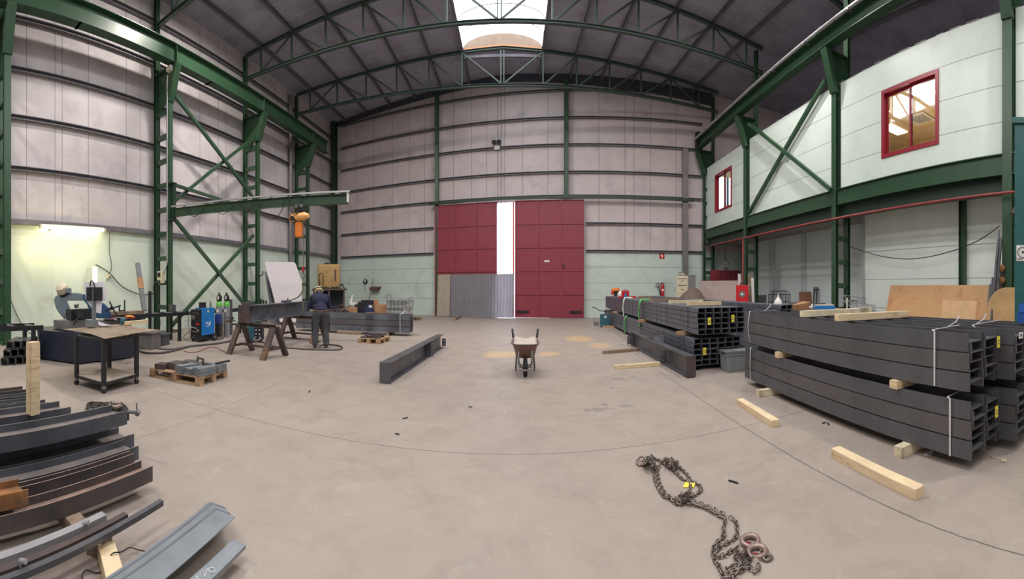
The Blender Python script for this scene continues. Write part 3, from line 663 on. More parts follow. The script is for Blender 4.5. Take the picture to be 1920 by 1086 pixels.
# --- braces
def brace(lb, p0, p1, w=.1, grp=None, m='green'):
    tag(MB().bar(p0, p1, w, w).build('brace_bar', m), lb, 'brace', grp, 'thing')
BX = XL - .02
def L_(px, y, dx=0): return atX(px, y, BX + dx)
g1 = 'crossed braces beside the jib crane column'
brace('green diagonal brace falling from the crane corbel to the next column, upper cross', L_(328, 179), Vector((BX, 13.85, 5.4)), .11, g1)
brace('green diagonal brace rising from the jib arm to the next column, upper cross', Vector((BX - .135, 9.02, 4.5)), Vector((BX - .135, 13.85, 8.2)), .11, g1)
brace('green horizontal strut crossing just above the jib arm', L_(327, 347), Vector((BX - .05, 13.85, 4.95)), .1)
brace('green diagonal brace falling from the jib foot toward the gas bottles', L_(329, 413), Vector((BX, 13.85, .25)), .11, g1)
brace('green diagonal brace rising behind the blue welder, lower cross', Vector((BX - .135, 9.02, .15)), Vector((BX - .135, 13.85, 3.9)), .11, g1)
def Rp(px, y, d=8.28): return atR(px, y, d)
g2 = 'crossed braces in front of the office wall'
brace('green brace rising from the office floor beam to the crane corbel by the large window', Rp(1404, 400), Rp(1548, 150), .12, g2)
brace('green brace falling across the office wall to the foot of the large window bay', Rp(1404, 232, 8.13), Rp(1558, 356, 8.13), .12, g2)
# ================================================================ LEFT SIDE: lamps, cables, saw, conveyors
ORD = ['first', 'second', 'third', 'fourth', 'fifth', 'sixth', 'seventh', 'eighth', 'ninth', 'tenth']
def place(rz_from, p): pass
# lamps
a = atX(76, 425, -11.2); b = atX(196, 432, -11.2)
t = thing('fluorescent_lamp', 'long lit fluorescent batten fixed under the lowest wall rail', 'lamp', (a + b) / 2)
d = (b - a).normalized()
MB().cyl(a, b, .045, n=12).build('lit_tube', 'tube_on', t, world=True, smooth='auto')
MB().bar(a + Vector((-.05, 0, .05)), b + Vector((-.05, 0, .05)), .1, .07).build('housing', 'lampcap', t, world=True)
for p in (a, b): MB().cyl(p - d * .04, p + d * .04, .055, n=12).build('end_cap', 'lampcap', t, world=True, smooth='auto')
MB().b2(a + Vector((-.12, .3, .0)), a + Vector((0, .34, -.1))).build('hanger', 'frameg', t, world=True)
for k in (.1, .5, .9): lamp('fluorescent_glow', 'POINT', a + (b - a) * k + Vector((.5, -.3, -.6)), [20, 11, 5][int(k * 2.2)], (1, .82, .36), size=.15)
a = atX(178, 530, -10.9); b = atX(178, 502, -10.9)
t = thing('work_lamp', 'short upright lit lamp behind the papers at the saw', 'lamp', a)
MB().cyl(a, b, .07, n=12).build('lit_tube', 'tube2_on', t, world=True, smooth='auto')
MB().cyl(b, b + Vector((0, 0, .07)), .085, .05, n=12).build('cap', 'cream', t, world=True, smooth='auto')
MB().bar(a + Vector((-.08, 0, 0)), b + Vector((-.08, 0, 0)), .05, .12, up=(0, 1, 0)).bar(b + Vector((-.5, 0, 0)), b + Vector((-.05, 0, 0)), .02).build('reflector', 'cream', t, world=True)
# cables and boxes on the side wall
WX = -11.33
def wx(*pp): return [atX(x, y, WX) for x, y in pp]
cable('power_cable', wx((206, 436), (205, 470), (209, 495), (208, 508), (204, 514)), .012, 'rubber', 'thin dark cable dropping from the long lamp to the wall socket')
cable('power_cable', wx((175, 502), (180, 497), (190, 502), (206, 513), (230, 538), (262, 552), (286, 551), (297, 545)), .016, 'rubber', 'sagging dark cable from the upright lamp to the column switch box')
cable('power_cable', wx((17.5, 548), (22, 568), (38, 603)) + [atX(52, 622, -10.8), atX(74, 636.5, -9.2)], .012, 'rubber', 'dark cable crossing the yellow-lit wall beside the edge column')
t = thing('socket_box', 'small cream socket box on the wall beside the upright lamp', 'socket', atX(204, 519, WX))
c = atX(204, 518.5, WX); MB().box(c, (.1, .12, .14)).build('housing', 'cream', t, world=True, bevel=.01)
MB().cyl(c + Vector((.04, 0, 0)), c + Vector((.09, 0, -.03)), .03, n=10).build('plug', 'frameg', t, world=True)
c = Vector((XL + .12, 8.72, 0)); cz = at(318, 132, c.length).z
t = thing('junction_box', 'grey box under the crane beam at the head of the conduit', 'junction box', (c.x, c.y, cz))
MB().box((c.x + .1, c.y, cz), (.2, .16, .17)).build('housing', 'cream', t, world=True, bevel=.01)
MB().b2((c.x + .19, c.y - .09, cz - .09), (c.x + .21, c.y + .09, cz + .09)).build('cover', 'frameg', t, world=True)
cable('conduit_pipe', [(XL + .12, 8.72, 8.9), (XL + .1, 8.72, 8.8), (XL + .05, 8.74, 8.4), (XL + .04, 8.76, 8.2), (XL + .04, 8.76, 4.0), (XL + .04, 8.76, 2.6), (XL + .02, 8.76, 2.4), (XL - .1, 8.72, 2.1)], .022, 'galv', 'pale conduit running down the jib crane column', 'conduit')
c = Vector((XL - .25, 8.72, at(302, 520, 13.9).z))
t = thing('switch_box', 'cream switch box with plugs hung on the jib crane column', 'switch box', (c.x, c.y, c.z - .2))
MB().box(c, (.24, .18, .42)).build('housing', 'cream', t, world=True, bevel=.015)
MB().box(c + Vector((0, -.1, .08)), (.14, .02, .16)).build('window', 'black', t, world=True)
for k in (-.06, .05): MB().cyl(c + Vector((k, -.05, -.1)), c + Vector((k - .03, -.18, -.2)), .035, n=10).build('plug', 'black', t, world=True, smooth='auto')
cable('power_cable', [c + Vector((-.08, -.16, -.2)), c + Vector((-.25, -.15, -.35)), c + Vector((-.2, -.1, -.6)), c + Vector((-.02, -.1, -.5)), c + Vector((0, -.1, -1.2)), (c.x + .1, 8.6, .4), (c.x + .3, 8.4, .03)], .014, 'rubber', 'black cable looping under the cream switch box')
# green column stub things
# ---- band saw
rs = 8.75
t = thing('band_saw', 'grey-blue horizontal band saw with a dark base and beige motor', 'saw', (-7.9, 4.3, 0))
B_ = MB()
A0, A1, A2, A3 = Vector((-8.12, 3.2, 0)), Vector((-7.22, 3.68, 0)), Vector((-7.3, 5.22, 0)), Vector((-8.6, 5.3, 0))
foot = [A0, A1, Vector((-7.3, 4.15, 0)), Vector((-7.2, 4.3, 0)), A2, A3, Vector((-8.75, 3.4, 0))]
def scl(p, k, z): c0 = Vector((-7.95, 4.3, 0)); return c0 + (p - c0) * k + Vector((0, 0, z))
bmv = B_.bm; lo = [bmv.verts.new(scl(p, .97, .03)) for p in foot]; hi = [bmv.verts.new(scl(p, 1.04, .66)) for p in foot]
bmv.faces.new(lo); bmv.faces.new(hi)
for i in range(len(foot)): bmv.faces.new((lo[i], lo[(i + 1) % 7], hi[(i + 1) % 7], hi[i]))
bs = B_.build('base', 'dblue', t, world=True)
MB().box(at(220, 632, 8.62) + Vector((.14, 0, 0)), (.01, .07, .06)).build('warning_label', 'yellow', bs, world=True)
MB().b2((-8.3, 3.6, .68), (-7.5, 5.2, .86)).build('table', 'frameg', t, world=True)
def pl(pts, r, th): 
    v = [at(x, y, r) for x, y in pts]; c0 = sum(v, Vector()) / len(v); dv = Vector((c0.x, c0.y, 0)).normalized() * th
    return v, dv
bow = [(100.5, 562), (104, 556), (111, 552), (120, 549.8), (130, 549), (143, 549), (155, 551), (157, 564), (125.5, 564), (129, 573), (133.5, 582), (127, 590), (124, 596), (121.5, 600), (116, 594), (109, 585), (104.5, 577)]
v, dv = pl(bow, rs, .28); MB().poly(v, dv).build('bow', 'gblue', t, world=True, bevel=.02)
bow2 = [(155, 551), (166, 554.5), (176, 561), (188, 566.5), (196, 570), (204, 578), (208, 588), (209, 597), (182, 597), (172, 590), (166.5, 580), (163, 571), (157, 564)]
v, dv = pl(bow2, rs - .02, .3); MB().poly(v, dv).build('blade_cover', 'mblue', t, world=True, bevel=.02)
p = at(114, 537, rs); q = at(121, 550, rs + .1); mo = MB().cyl(q, p, .14, n=18).cyl(p, p + (p - q).normalized() * .04, .12, .07, n=18).build('motor', 'cream', t, world=True, smooth='auto')
MB().cyl(q + (p - q) * .05, q + (p - q) * .3, .155, n=18).build('motor_flange', 'black', mo, world=True, smooth='auto')
MB().box(at(126, 545, rs), (.14, .14, .1)).build('gear_housing', 'gblue', t, world=True)
c = at(148, 590, rs - .1); MB().box(c, (.25, .5, .24)).box(c + Vector((0, -.12, -.02)), (.35, .14, .18)).cyl(c + Vector((.1, -.1, 0)), c + Vector((.28, -.1, .02)), .08, n=12).build('vise', 'black', t, world=True)
c = at(164, 588, rs); MB().box(c, (.25, .3, .22)).build('vise_jaw', 'dblue', t, world=True)
c = at(211.5, 578, rs - .15); hw = MB().cyl(c, c + Vector((.03, -.06, 0)), .04, n=10)
for k in range(4):
    a_ = k * pi / 2 + .4; e = c + Vector((-.5 * 0, .87, 0)) * 0 + Vector((.33 * cos(a_) * .4, .9 * cos(a_) * .16, .16 * sin(a_))); hw.tube([c, e], .016, n=8)
hw.cyl(c, at(204, 580, rs), .025, n=8).build('hand_wheel', 'black', t, world=True, smooth='auto')
MB().tube(arc([at(138, 609, 8.3), at(143, 600, 8.3), at(149, 593, 8.35), at(146, 585, 8.4)]), .02).build('coolant_hose', 'rubber', t, world=True, smooth=True)
MB().cyl(at(143, 571, rs - .1), at(144, 578, rs - .1), .06, .04).build('blade_guide', 'frameg', t, world=True, smooth='auto')
# ---- roller conveyors
def conveyor(name_label, x0, x1, y0, y1, z, nroll, legs, m='black'):
    t = thing('roller_conveyor', name_label, 'conveyor', ((x0 + x1) / 2, (y0 + y1) / 2, 0), kind='thing')
    for x in (x0, x1): MB().b2((x - .02, y0, z - .1), (x + .02, y1, z)).build('side_rail', m, t, world=True)
    for k in range(nroll):
        y = y0 + (y1 - y0) * (k + .5) / nroll; MB().cyl((x0, y, z - .03), (x1, y, z - .03), .035, n=10).build('roller', 'girt', t, world=True, smooth='auto')
    for y in legs:
        for x in (x0, x1): MB().bar((x, y, 0), (x, y, z - .1), .08, .08).build('leg', m, t, world=True)
        MB().bar((x0, y, .3), (x1, y, .3), .05).build('cross_bar', m, t, world=True)
    return t
conveyor('black roller conveyor feeding the saw from the edge column', -8.3, -7.75, -.6, 3.12, .8, 9, (-.2, 2.9))
conveyor('dark outfeed conveyor running from the saw behind the welder', -9.15, -8.75, 5.4, 11.2, .86, 12, (5.8, 7.8, 10.6))
c = fl(345, 586, .86); tag(MB().rtube((-8.95, 7.7, .87), (-8.95, 7.7, 1.08), .16, .16, .01, up=(0, 1, 0)).build('tube_offcut', 'steel'), 'square tube offcut standing upright on the outfeed conveyor', 'offcut')
tag(MB().b2((-9.1, 5.6, .87), (-8.75, 6.5, .95)).build('timber_block', 'wood_d'), 'dirty timber block on the outfeed conveyor by the leaning bar', 'timber')
ub = MB().bar((-8.9, 5.95, .96), (-8.9, 5.95, 1.25), .03).bar((-8.9, 5.78, .96), (-8.9, 5.78, 1.1), .03).bar((-8.9, 5.76, .97), (-8.9, 5.97, .97), .03); tag(ub.build('fork_bracket', 'black'), 'small black two-pronged bracket standing on the timber block', 'bracket')
p0 = atX(271, 583, -9.0); p1 = atX(258, 494, -9.6)
t = thing('leaning_bar', 'tall dark steel bar with a brown paper sleeve leaning over the conveyor', 'bar', p0)
MB().bar(p0, p1, .13, .09).build('bar', 'steel', t, world=True); pm = p0 + (p1 - p0) * .45; pn = p0 + (p1 - p0) * .68
MB().bar(pm, pn, .15, .11).build('sleeve', 'cardb', t, world=True)
p0 = atX(281, 600, -9.3); tag(MB().bar(Vector((p0.x, p0.y, 0)), p0 + Vector((0, 0, .85)), .07).build('upright_bar', 'black'), 'short black upright bar just past the tall leaning bar', 'bar')
for i, (px, y, w_, h_, m_) in enumerate(((279, 655, .42, .42, 'frameg'), (301, 648, .35, .3, 'steel'))):
    c = fl(px, y); tag(MB().box(c + Vector((-.1, .1, h_ / 2)), (w_, w_, h_), rz=.3).box(c + Vector((-.1, .1, h_ + .01)), (w_ + .1, w_ + .1, .04), rz=.3).build('machine_stand', m_), ['grey cast stand on the floor behind the trolley', 'dark cast stand under the switch box'][i], 'stand')
# scrap tubes near the edge column
rnd = random.Random(7); k = 0
g = 'short tube offcuts heaped beside the edge column'
for lay, (n_, z_) in enumerate(((5, 0), (4, .17), (3, .34))):
    for j in range(n_):
        c = fl(8 + j * 14 + lay * 5, 686 - j * 1.2, 0); k += 1
        dr = Vector((-.75, .45 + rnd.uniform(-.12, .12), 0)).normalized()
        o = MB().rtube(c + Vector((0, 0, z_ + .08)), c + dr * rnd.uniform(.7, 1.0) + Vector((0, 0, z_ + .08)), .15, .15, .01).build('tube_offcut', 'steel')
        tag(o, 'dark square tube offcut, %s layer of the heap, %s from the edge column' % (['floor', 'middle', 'upper'][lay], ORD[j]), 'offcut', g)
c = fl(30, 655); tag(MB().slab(atX(8, 658, -7.9), atX(40, 654, -7.9), atX(38, 652, -8.4), atX(8, 657, -8.4), .012).build('sheet_scrap', 'wood_d'), 'brownish sheet scrap lying over the heaped tube offcuts', 'sheet')
c = fl(52, 668); b_ = MB().lathe(c, [(.11, 0), (.17, .28), (.155, .28), (.1, .02)], n=18); t = tag(b_.build('metal_bucket', 'black', smooth='auto'), 'small black bucket on the floor behind the upright timber', 'bucket')
MB().tube([Vector((.165 * cos(a), 0, .27 + .13 * sin(a))) for a in [pi * i / 10 for i in range(11)]], .006).build('handle', 'frameg', t)
# ---- upright timber
p = at(60, 776, 4.05); p.z = .31; q = at(64, 642, 4.0)
tag(MB().box((p + q) / 2, (.09, .11, (q - p).length), rz=.3).box((p + q) / 2 + Vector((.03, -.052, 0)), (.03, .012, (q - p).length - .02), rz=.3).build('timber_post', 'wood'), 'pale pine post standing upright among the dark beams', 'timber')
# ---- trolley
t = thing('trolley_table', 'black wheeled trolley with a bent wooden sheet on top', 'trolley', (-5.55, 3.36, 0))
Fc, Lc, Rc, Bc = Vector((-5.11, 3.04, 0)), Vector((-5.78, 2.92, 0)), Vector((-5.33, 3.80, 0)), Vector((-6.0, 3.68, 0))
for p in (Fc, Lc, Rc, Bc):
    lg = MB().bar(p + Vector((0, 0, .12)), p + Vector((0, 0, .82)), .06, .06).build('leg', 'black', t, world=True)
    cs = MB().box(p + Vector((0, 0, .095)), (.05, .05, .05)).build('caster_fork', 'frameg', t, world=True)
    MB().cyl(p + Vector((-.018, 0, .04)), p + Vector((.018, 0, .04)), .04, n=16).build('caster_wheel', 'rubber', cs, world=True, smooth='auto')
for a, b in ((Fc, Lc), (Fc, Rc), (Lc, Bc), (Rc, Bc)):
    MB().bar(a + Vector((0, 0, .14)), b + Vector((0, 0, .14)), .05, .04).build('lower_rail', 'black', t, world=True)
    MB().bar(a + Vector((0, 0, .8)), b + Vector((0, 0, .8)), .05, .04).build('upper_rail', 'black', t, world=True)
MB().poly([Fc + Vector((0, 0, .16)), Rc + Vector((0, 0, .16)), Bc + Vector((0, 0, .16)), Lc + Vector((0, 0, .16))], (0, 0, .012)).build('shelf', mat('grey_shelf', s2l(170, 158, 146), rough=.7), t, world=True)
f0, f1, f2, f3 = Vector((-5.02, 3.0, .85)), Vector((-6.5, 3.0, .86)), Vector((-6.6, 4.3, .86)), Vector((-5.35, 4.35, .86))
def sheet(u, v):
    p = (f0 * (1 - u) + f1 * u) * (1 - v) + (f3 * (1 - u) + f2 * u) * v
    p.z += .03 * sin(5 * u + 3 * v) * .4 - .05 * max(0, .25 - u) * (1 if v < .4 else .4) - .03 * max(0, u - .8); return p
sh = MB().grid(sheet, 16, 16); bmesh.ops.solidify(sh.bm, geom=sh.bm.faces[:], thickness=.012)
sh.build('table_top', mat('old_plywood_top', s2l(196, 178, 158), rough=.7, color2=s2l(150, 128, 108), mix=.4, scale2=3), t, world=True)
# things on the trolley
ZT = .872
def tt(x, y, z=ZT): return fl(x, y, z)
c = tt(172, 612.5); 
t = thing('angle_stand', 'grey steel upright with a dark square plate standing on the trolley', 'stand', c)
MB().b2(c + Vector((-.09, -.09, 0)), c + Vector((.09, .09, .13))).build('foot_block', 'plate', t, world=True)
MB().angle(c + Vector((0, 0, .02)), c + Vector((0, 0, .7)), .08, .08, .012, up=(1, -.3, 0)).build('upright', 'plate', t, world=True)
q = at(177, 551.5, c.xy.length - .03); MB().box(q, (.02, .30, .25), rz=-.5).build('square_plate', 'black', t, world=True)
MB().tube(arc([at(169, 537, c.xy.length), at(169.5, 530, c.xy.length), at(172, 526.5, c.xy.length), at(175.5, 530, c.xy.length), at(178, 540, c.xy.length)]), .012).build('wire_loop', 'black', t, world=True, smooth=True)
rp = c.xy.length + .05
v, dv = pl([(157, 529.5), (193, 528.5), (200, 540), (203, 560), (197, 565), (161, 562)], rp, .004); tag(MB().poly(v, dv).build('paper_sheet', 'paper'), 'large white paper clipped behind the dark square plate', 'paper')
v, dv = pl([(162, 565), (191, 563), (190, 588), (178, 586)], rp - .03, .004); tag(MB().poly(v, dv).build('paper_sheet', 'paper'), 'white drawing paper hanging below the dark square plate', 'paper')
c = tt(190, 611); pp = MB().grid(lambda u, v: c + Vector((-.14 + .28 * u + .02 * v, -.08 + .26 * v, .012 + .1 * (1 - u) ** 2 * (1 - v))), 8, 6); bmesh.ops.solidify(pp.bm, geom=pp.bm.faces[:], thickness=.002)
tag(pp.build('paper_sheet', 'paper', smooth=True), 'curled white paper lying at the foot of the angle stand', 'paper')
g0 = tt(205, 605); 
def grinder(lb, p, rz, col_, sc=1.0):
    t = thing('angle_grinder', lb, 'grinder', p, rz)
    MB().cyl((0, 0, .035), (.2 * sc, 0, .035), .03, .034, n=14).build('body', col_, t, smooth='auto')
    MB().cyl((.2 * sc, 0, .04), (.27 * sc, 0, .04), .036, .03, n=14).build('gear_head', 'frameg', t, smooth='auto')
    MB().cyl((.25 * sc, 0, .012), (.25 * sc, 0, .018), .06, n=20).build('disc', 'black', t, smooth='auto')
    MB().cyl((-.02, 0, .035), (0, 0, .035), .015, n=8).build('cord_grip', 'rubber', t)
    MB().cyl((.24 * sc, .03, .045), (.24 * sc, .13, .06), .014, n=8).build('side_handle', 'black', t)
grinder('black angle grinder beside the curled paper on the trolley', tt(196, 603), .9, 'black')
grinder('red and black angle grinder in the middle of the trolley', tt(208, 602), 2.2, 'redbright')
grinder('grey angle grinder lying by the tool tray', tt(219, 600), .2, 'frameg')
c = tt(231, 608.5); tag(MB().lathe(c, [(.05, 0), (.062, .02), (.062, .1), (.05, .12), (.02, .125)], n=20).build('tape_roll_can', 'tealb', smooth='auto'), 'round blue-grey can at the front of the trolley tools', 'can')
c = tt(244, 601); t = thing('tool_tray', 'shallow black tool tray at the back of the trolley', 'tray', c, .45)
MB().b2((-.3, -.16, 0), (.3, .16, .012)).build('tray_base', 'black', t)
for q in ((-.3, -.16, .3, -.15), (-.3, .15, .3, .16), (-.3, -.15, -.29, .15), (.29, -.15, .3, .15)): MB().b2((q[0], q[1], .012), (q[2], q[3], .06)).build('tray_side', 'black', t)
rnd = random.Random(3)
for i, lb in enumerate(('chisel-like steel tool in the tray', 'thin round file in the tray', 'short spanner in the tray', 'long spanner across the tray')):
    a_ = rnd.uniform(0, 3); L_n = .12 + .04 * i; cc = c + Vector((-.15 + .08 * i, -.02 * i, .02 + .012 * i)); dd = Vector((cos(a_), sin(a_), 0)) * L_n / 2
    tag(MB().cyl(cc - dd, cc + dd, .009, n=8).cyl(cc + dd, cc + dd * 1.25, .018, n=6).build('hand_tool', ['frameg', 'black', 'steel', 'redbright'][i]), lb + ' on the trolley', 'tool', 'hand tools on the trolley')
c = tt(241, 597); gl = MB()
gl.ico(c + Vector((0, 0, .04)), .07, 2, (1.1, 1.3, .5))
for k in range(5): gl.tube([c + Vector((.02, -.06 + .03 * k, .05)), c + Vector((.09, -.1 + .045 * k, .045)), c + Vector((.15 - .02 * abs(k - 2), -.12 + .05 * k, .025))], [.018, .016, .011], n=8)
tag(gl.build('work_glove', 'orange_c', smooth=True), 'orange work glove dropped on the tool tray', 'glove')
a = tt(235, 610.5); b = tt(276, 606); tag(MB().bar(a + Vector((0, 0, .04)), b + Vector((0, 0, .04)), .06, .07).build('timber_offcut', 'wood'), 'pale timber offcut along the front edge of the trolley top', 'timber')
# ---- welder
t = thing('welding_machine', 'bright blue wheeled welder with a black control face', 'welder', fl(366, 641), .04)
MB().b2((-.18, .0, .22), (.22, .62, .95)).build('case', 'black', t, bevel=.01)
MB().b2((.22, .03, .2), (.235, .6, .98)).build('side_panel', 'blue', t, bevel=.004)
MB().b2((-.185, .2, .95), (.235, .62, .985)).build('lid', 'blue', t, bevel=.006)
MB().b2((-.17, -.02, .05), (.2, .66, .22)).build('undercarriage', 'black', t, bevel=.01)
fp = MB().b2((-.16, -.012, .24), (.2, 0, .93)).build('control_panel', 'black', t)
MB().b2((-.14, -.016, .66), (0, -.01, .78)).build('display', 'frameg', fp); MB().b2((.04, -.016, .5), (.17, -.01, .56)).build('red_display', 'redbright', fp)
for i, (x, z) in enumerate(((-.1, .84), (0, .84), (.08, .85), (.14, .82), (-.12, .42), (-.06, .42), (.0, .41), (.05, .4), (.1, .36), (.15, .35), (-.06, .3), (.02, .29), (.1, .3))):
    MB().cyl((x, -.012, z), (x, -.035, z), .017 if i < 4 else .013, n=10).build('knob', 'frameg' if i < 4 else 'white', fp, smooth='auto')
MB().b2((.236, .28, .86), (.239, .33, .93)).build('warning_label', 'yellow', t)
lg = MB()
for pts in ([(.2, .58), (.24, .52), (.28, .56), (.3, .6)], [(.27, .53), (.33, .5), (.36, .56)], [(.34, .56), (.38, .5), (.42, .6)], [(.2, .47), (.28, .44), (.36, .47), (.4, .52)]):
    lg.tube(arc([Vector((.237, y, z)) for y, z in pts]), .008, n=5)
lg.build('logo', 'white', t)
for x in (-.22, .24):
    w_ = MB().cyl((x - .03, .58, .11), (x + .03, .58, .11), .11, n=22).build('wheel', 'rubber', t, smooth='auto'); MB().cyl((x + .025, .58, .11), (x + .035, .58, .11), .05, n=14).build('hub', 'frameg', w_, smooth='auto')
for x in (-.13, .16): MB().cyl((x - .015, .05, .035), (x + .015, .05, .035), .035, n=14).build('caster', 'rubber', t, smooth='auto')
MB().tube(arc([(-.2, -.02, .9), (-.22, -.06, .6), (-.2, -.04, .3), (-.18, 0, .2)]), .012).build('handle_bar', 'frameg', t, smooth=True)
wp = fl(366, 641)
c = wp + Vector((-.02, .32, .99)); tag(MB().cyl(c, c + Vector((0, 0, .16)), .11, n=18).cyl(c - Vector((0, 0, .0)), c + Vector((0, 0, .03)), .116, n=18).build('black_tin', 'black', smooth='auto'), 'round black tin on top of the blue welder', 'tin')
c = wp + Vector((.1, .55, .99)); tag(MB().lathe(c, [(.035, 0), (.035, .12), (.015, .16), (.015, .21)], n=14).build('spray_can', 'frameg', smooth='auto'), 'slim dark spray can on the rear of the welder lid', 'can')
c = fl(406, 639); t = thing('wire_feeder', 'deep blue wire feeder box between the welder and the gas bottles', 'wire feeder', c, .4); MB().b2((-.1, .12, .5), (.06, .4, .78)).build('feeder_case', mat('deep_blue_case', s2l(30, 60, 130), rough=.45), t); MB().b2((-.1, .14, .1), (.06, .4, .5)).build('stand', 'black', t); (MB().b2((-.12, .1, 0), (.08, .45, .1)).build('stand_base', 'frameg', t))
def bottle(lb, px, y):
    p = fl(px, y); t = thing('gas_bottle', lb, 'gas bottle', p, group='gas bottles beside the welder')
    MB().lathe((0, 0, 0), [(.1, 0), (.105, .02), (.105, 1.0)], n=22).build('body', 'gasg', t, smooth='auto')
    MB().lathe((0, 0, 0), [(.105, 1.0), (.104, 1.05), (.09, 1.12), (.05, 1.17), (.03, 1.18)], n=22).build('shoulder', 'gasgr', t, smooth='auto')
    gd = MB().lathe((0, 0, 0), [(.055, 1.15), (.085, 1.19), (.088, 1.3), (.06, 1.36), (.03, 1.37), (.028, 1.41), (.045, 1.415), (.045, 1.425), (.01, 1.43)], n=18).build('valve_guard', 'black', t, smooth='auto')
    MB().box((.03, -.082, 1.27), (.05, .012, .1)).build('guard_window', 'white', gd)
    MB().lathe((.03, -.102, .86), [(.0, 0), (.05, 0), (.05, .006), (0, .006)], n=20, axis=(.25, -1, 0)).build('round_label', 'white', t)
bottle('grey gas bottle with green shoulder, right behind the welder wheel', 411, 634)
bottle('grey gas bottle with green shoulder, farther from the welder', 425, 632.5)
tag(MB().rtube(fl(432, 628) , fl(432, 628) + Vector((0, 0, 1.2)), .1, .1, .006, up=(0, 1, 0)).build('upright_bar', 'steel'), 'dark square post standing behind the gas bottles', 'bar')
# hoses on the floor
def fh(name, pts, r, m, lb, cat='hose', **k): return cable(name, [fl(x, y, r) for x, y in pts], r, m, lb, cat, **k)
fh('welding_hose', [(262, 651), (264, 659), (282, 662), (308, 661), (335, 655), (358, 649), (400, 645), (425, 641), (440, 637)], .028, 'hose', 'thick grey hose curving from the trolley past the blue welder')
fh('welding_hose', [(268, 654), (290, 653.5), (318, 655), (345, 651), (365, 648)], .02, 'hose', 'second grey hose lying inside the thick one near the saw')
fh('earth_cable', [(344, 657), (350, 660), (370, 660), (382, 655), (390, 652), (405, 652), (414, 656), (422, 660), (432, 660)], .009, 'redpipe', 'thin reddish cable snaking to the trestle foot')
fh('welding_hose', [(484, 640), (500, 644), (518, 650), (560, 654), (600, 656), (632, 656), (642, 652), (634, 648), (615, 646), (600, 648)], .02, 'hose', 'dark hose looping around the feet of the worker')
fh('welding_hose', [(532, 632), (560, 635), (585, 637), (600, 641)], .016, 'hose', 'short dark hose running to the worker from the far trestle')
for k, (px, y) in enumerate(((353, 640), (366, 642))):
    c = fl(px, y - 2); tag(MB().tube([c + Vector((.14 * cos(a) + .02 * sin(3 * a), .12 * sin(a), .03 + .03 * k + .12 * (1 + sin(a * 1 + k)))) for a in [2 * pi * i / 20 for i in range(20)]], .012, closed=True).build('cable_loop', 'frameg', smooth=True), ['coiled grey lead in front of the welder casters', 'second coiled lead under the welder face'][k], 'cable')
# ---- wire feeder below trestle
c = fl(474, 642)
t = thing('small_welder', 'small blue and black welding set under the trestle', 'welder', c, .45)
MB().b2((-.2, .0, .05), (.05, .4, .45)).build('side_case', 'tealb', t, bevel=.01); MB().b2((.05, 0, .05), (.26, .4, .45)).build('front_case', 'black', t, bevel=.01)
for x, z in ((.1, .36), (.2, .36), (.1, .25), (.2, .24)): MB().cyl((x, 0, z), (x, -.03, z), .02, n=10).build('knob', 'white', t, smooth='auto')
MB().tube(arc([(.1, -.02, .15), (.05, -.12, .1), (.15, -.2, .08), (.25, -.1, .12), (.2, -.02, .16)]), .03).build('connector', 'frameg', t, smooth=True)
# ---- trestles and the beam on them
def trestle(lb, cx, cy, W, rz, grp='rusty steel trestles'):
    t = thing('steel_trestle', lb, 'trestle', (cx, cy, 0), rz, grp); H = .74
    for x in (-W / 2, W / 2):
        for s in (-1, 1): MB().chan((x, s * .4, 0), (x, s * .05, H - .04), .06, .15, .01, up=(1, 0, 0)).build('leg', 'steel_r', t)
        MB().bar((x, -.3, .2), (x, .3, .2), .05, .05).build('side_tie', 'steel_r', t)
    MB().hbeam((-W / 2 - .06, 0, H - .03), (W / 2 + .06, 0, H - .03), .12, .09).build('top_bar', 'steel_r', t)
    MB().bar((-W / 2, .0, .22), (W / 2, .0, .22), .05, .05).build('cross_tie', 'steel_r', t)
    return t
trestle('rusty steel trestle under the end-plated end of the work beam', -5.62, 7.42, 1.1, -.12)
trestle('rusty steel trestle farther back, half behind the worker', -6.0, 10.2, 1.15, -.06)
pA, pB = Vector((-5.86, 7.25, .97)), Vector((-6.15, 10.75, .97)); dd = (pB - pA).normalized()
t = thing('steel_beam', 'long dark steel beam lying across the two trestles', 'beam', (pA + pB) / 2 - Vector((0, 0, .21)), kind='thing')
MB().hbeam(pA, pB, .28, .4, .018, .012).build('beam_body', 'steel_b', t, world=True)
MB().bar(pA - dd * .012, pA + dd * .01, .3, .42).build('end_plate', 'steel_r', t, world=True)
for k, y in enumerate((7.5, 9.4)):
    c = Vector((-5.98 - .1 * k, y + .05, 1.172)); tag(MB().box(c + Vector((0, 0, .03)), (.2, .3, .05), rz=.2).cyl(c + Vector((.05, 0, .05)), c + Vector((.05, 0, .12)), .02).build('clamp_block', 'steel'), ['steel block resting on the work beam above the near trestle', 'steel block resting on the work beam beside the sling'][k], 'block')
c = Vector((-6.35, 7.3, .745)); sc_ = MB()
for k in range(6): sc_.bar(c + Vector((rnd.uniform(-.15, .15), rnd.uniform(-.05, .1), .015 + .02 * k)), c + Vector((rnd.uniform(-.15, .15), rnd.uniform(-.05, .1), .02 + .02 * k)), .1, .02)
tag(sc_.build('scrap_plates', 'steel_r'), 'small heap of scrap plates at the trestle end', 'scrap')
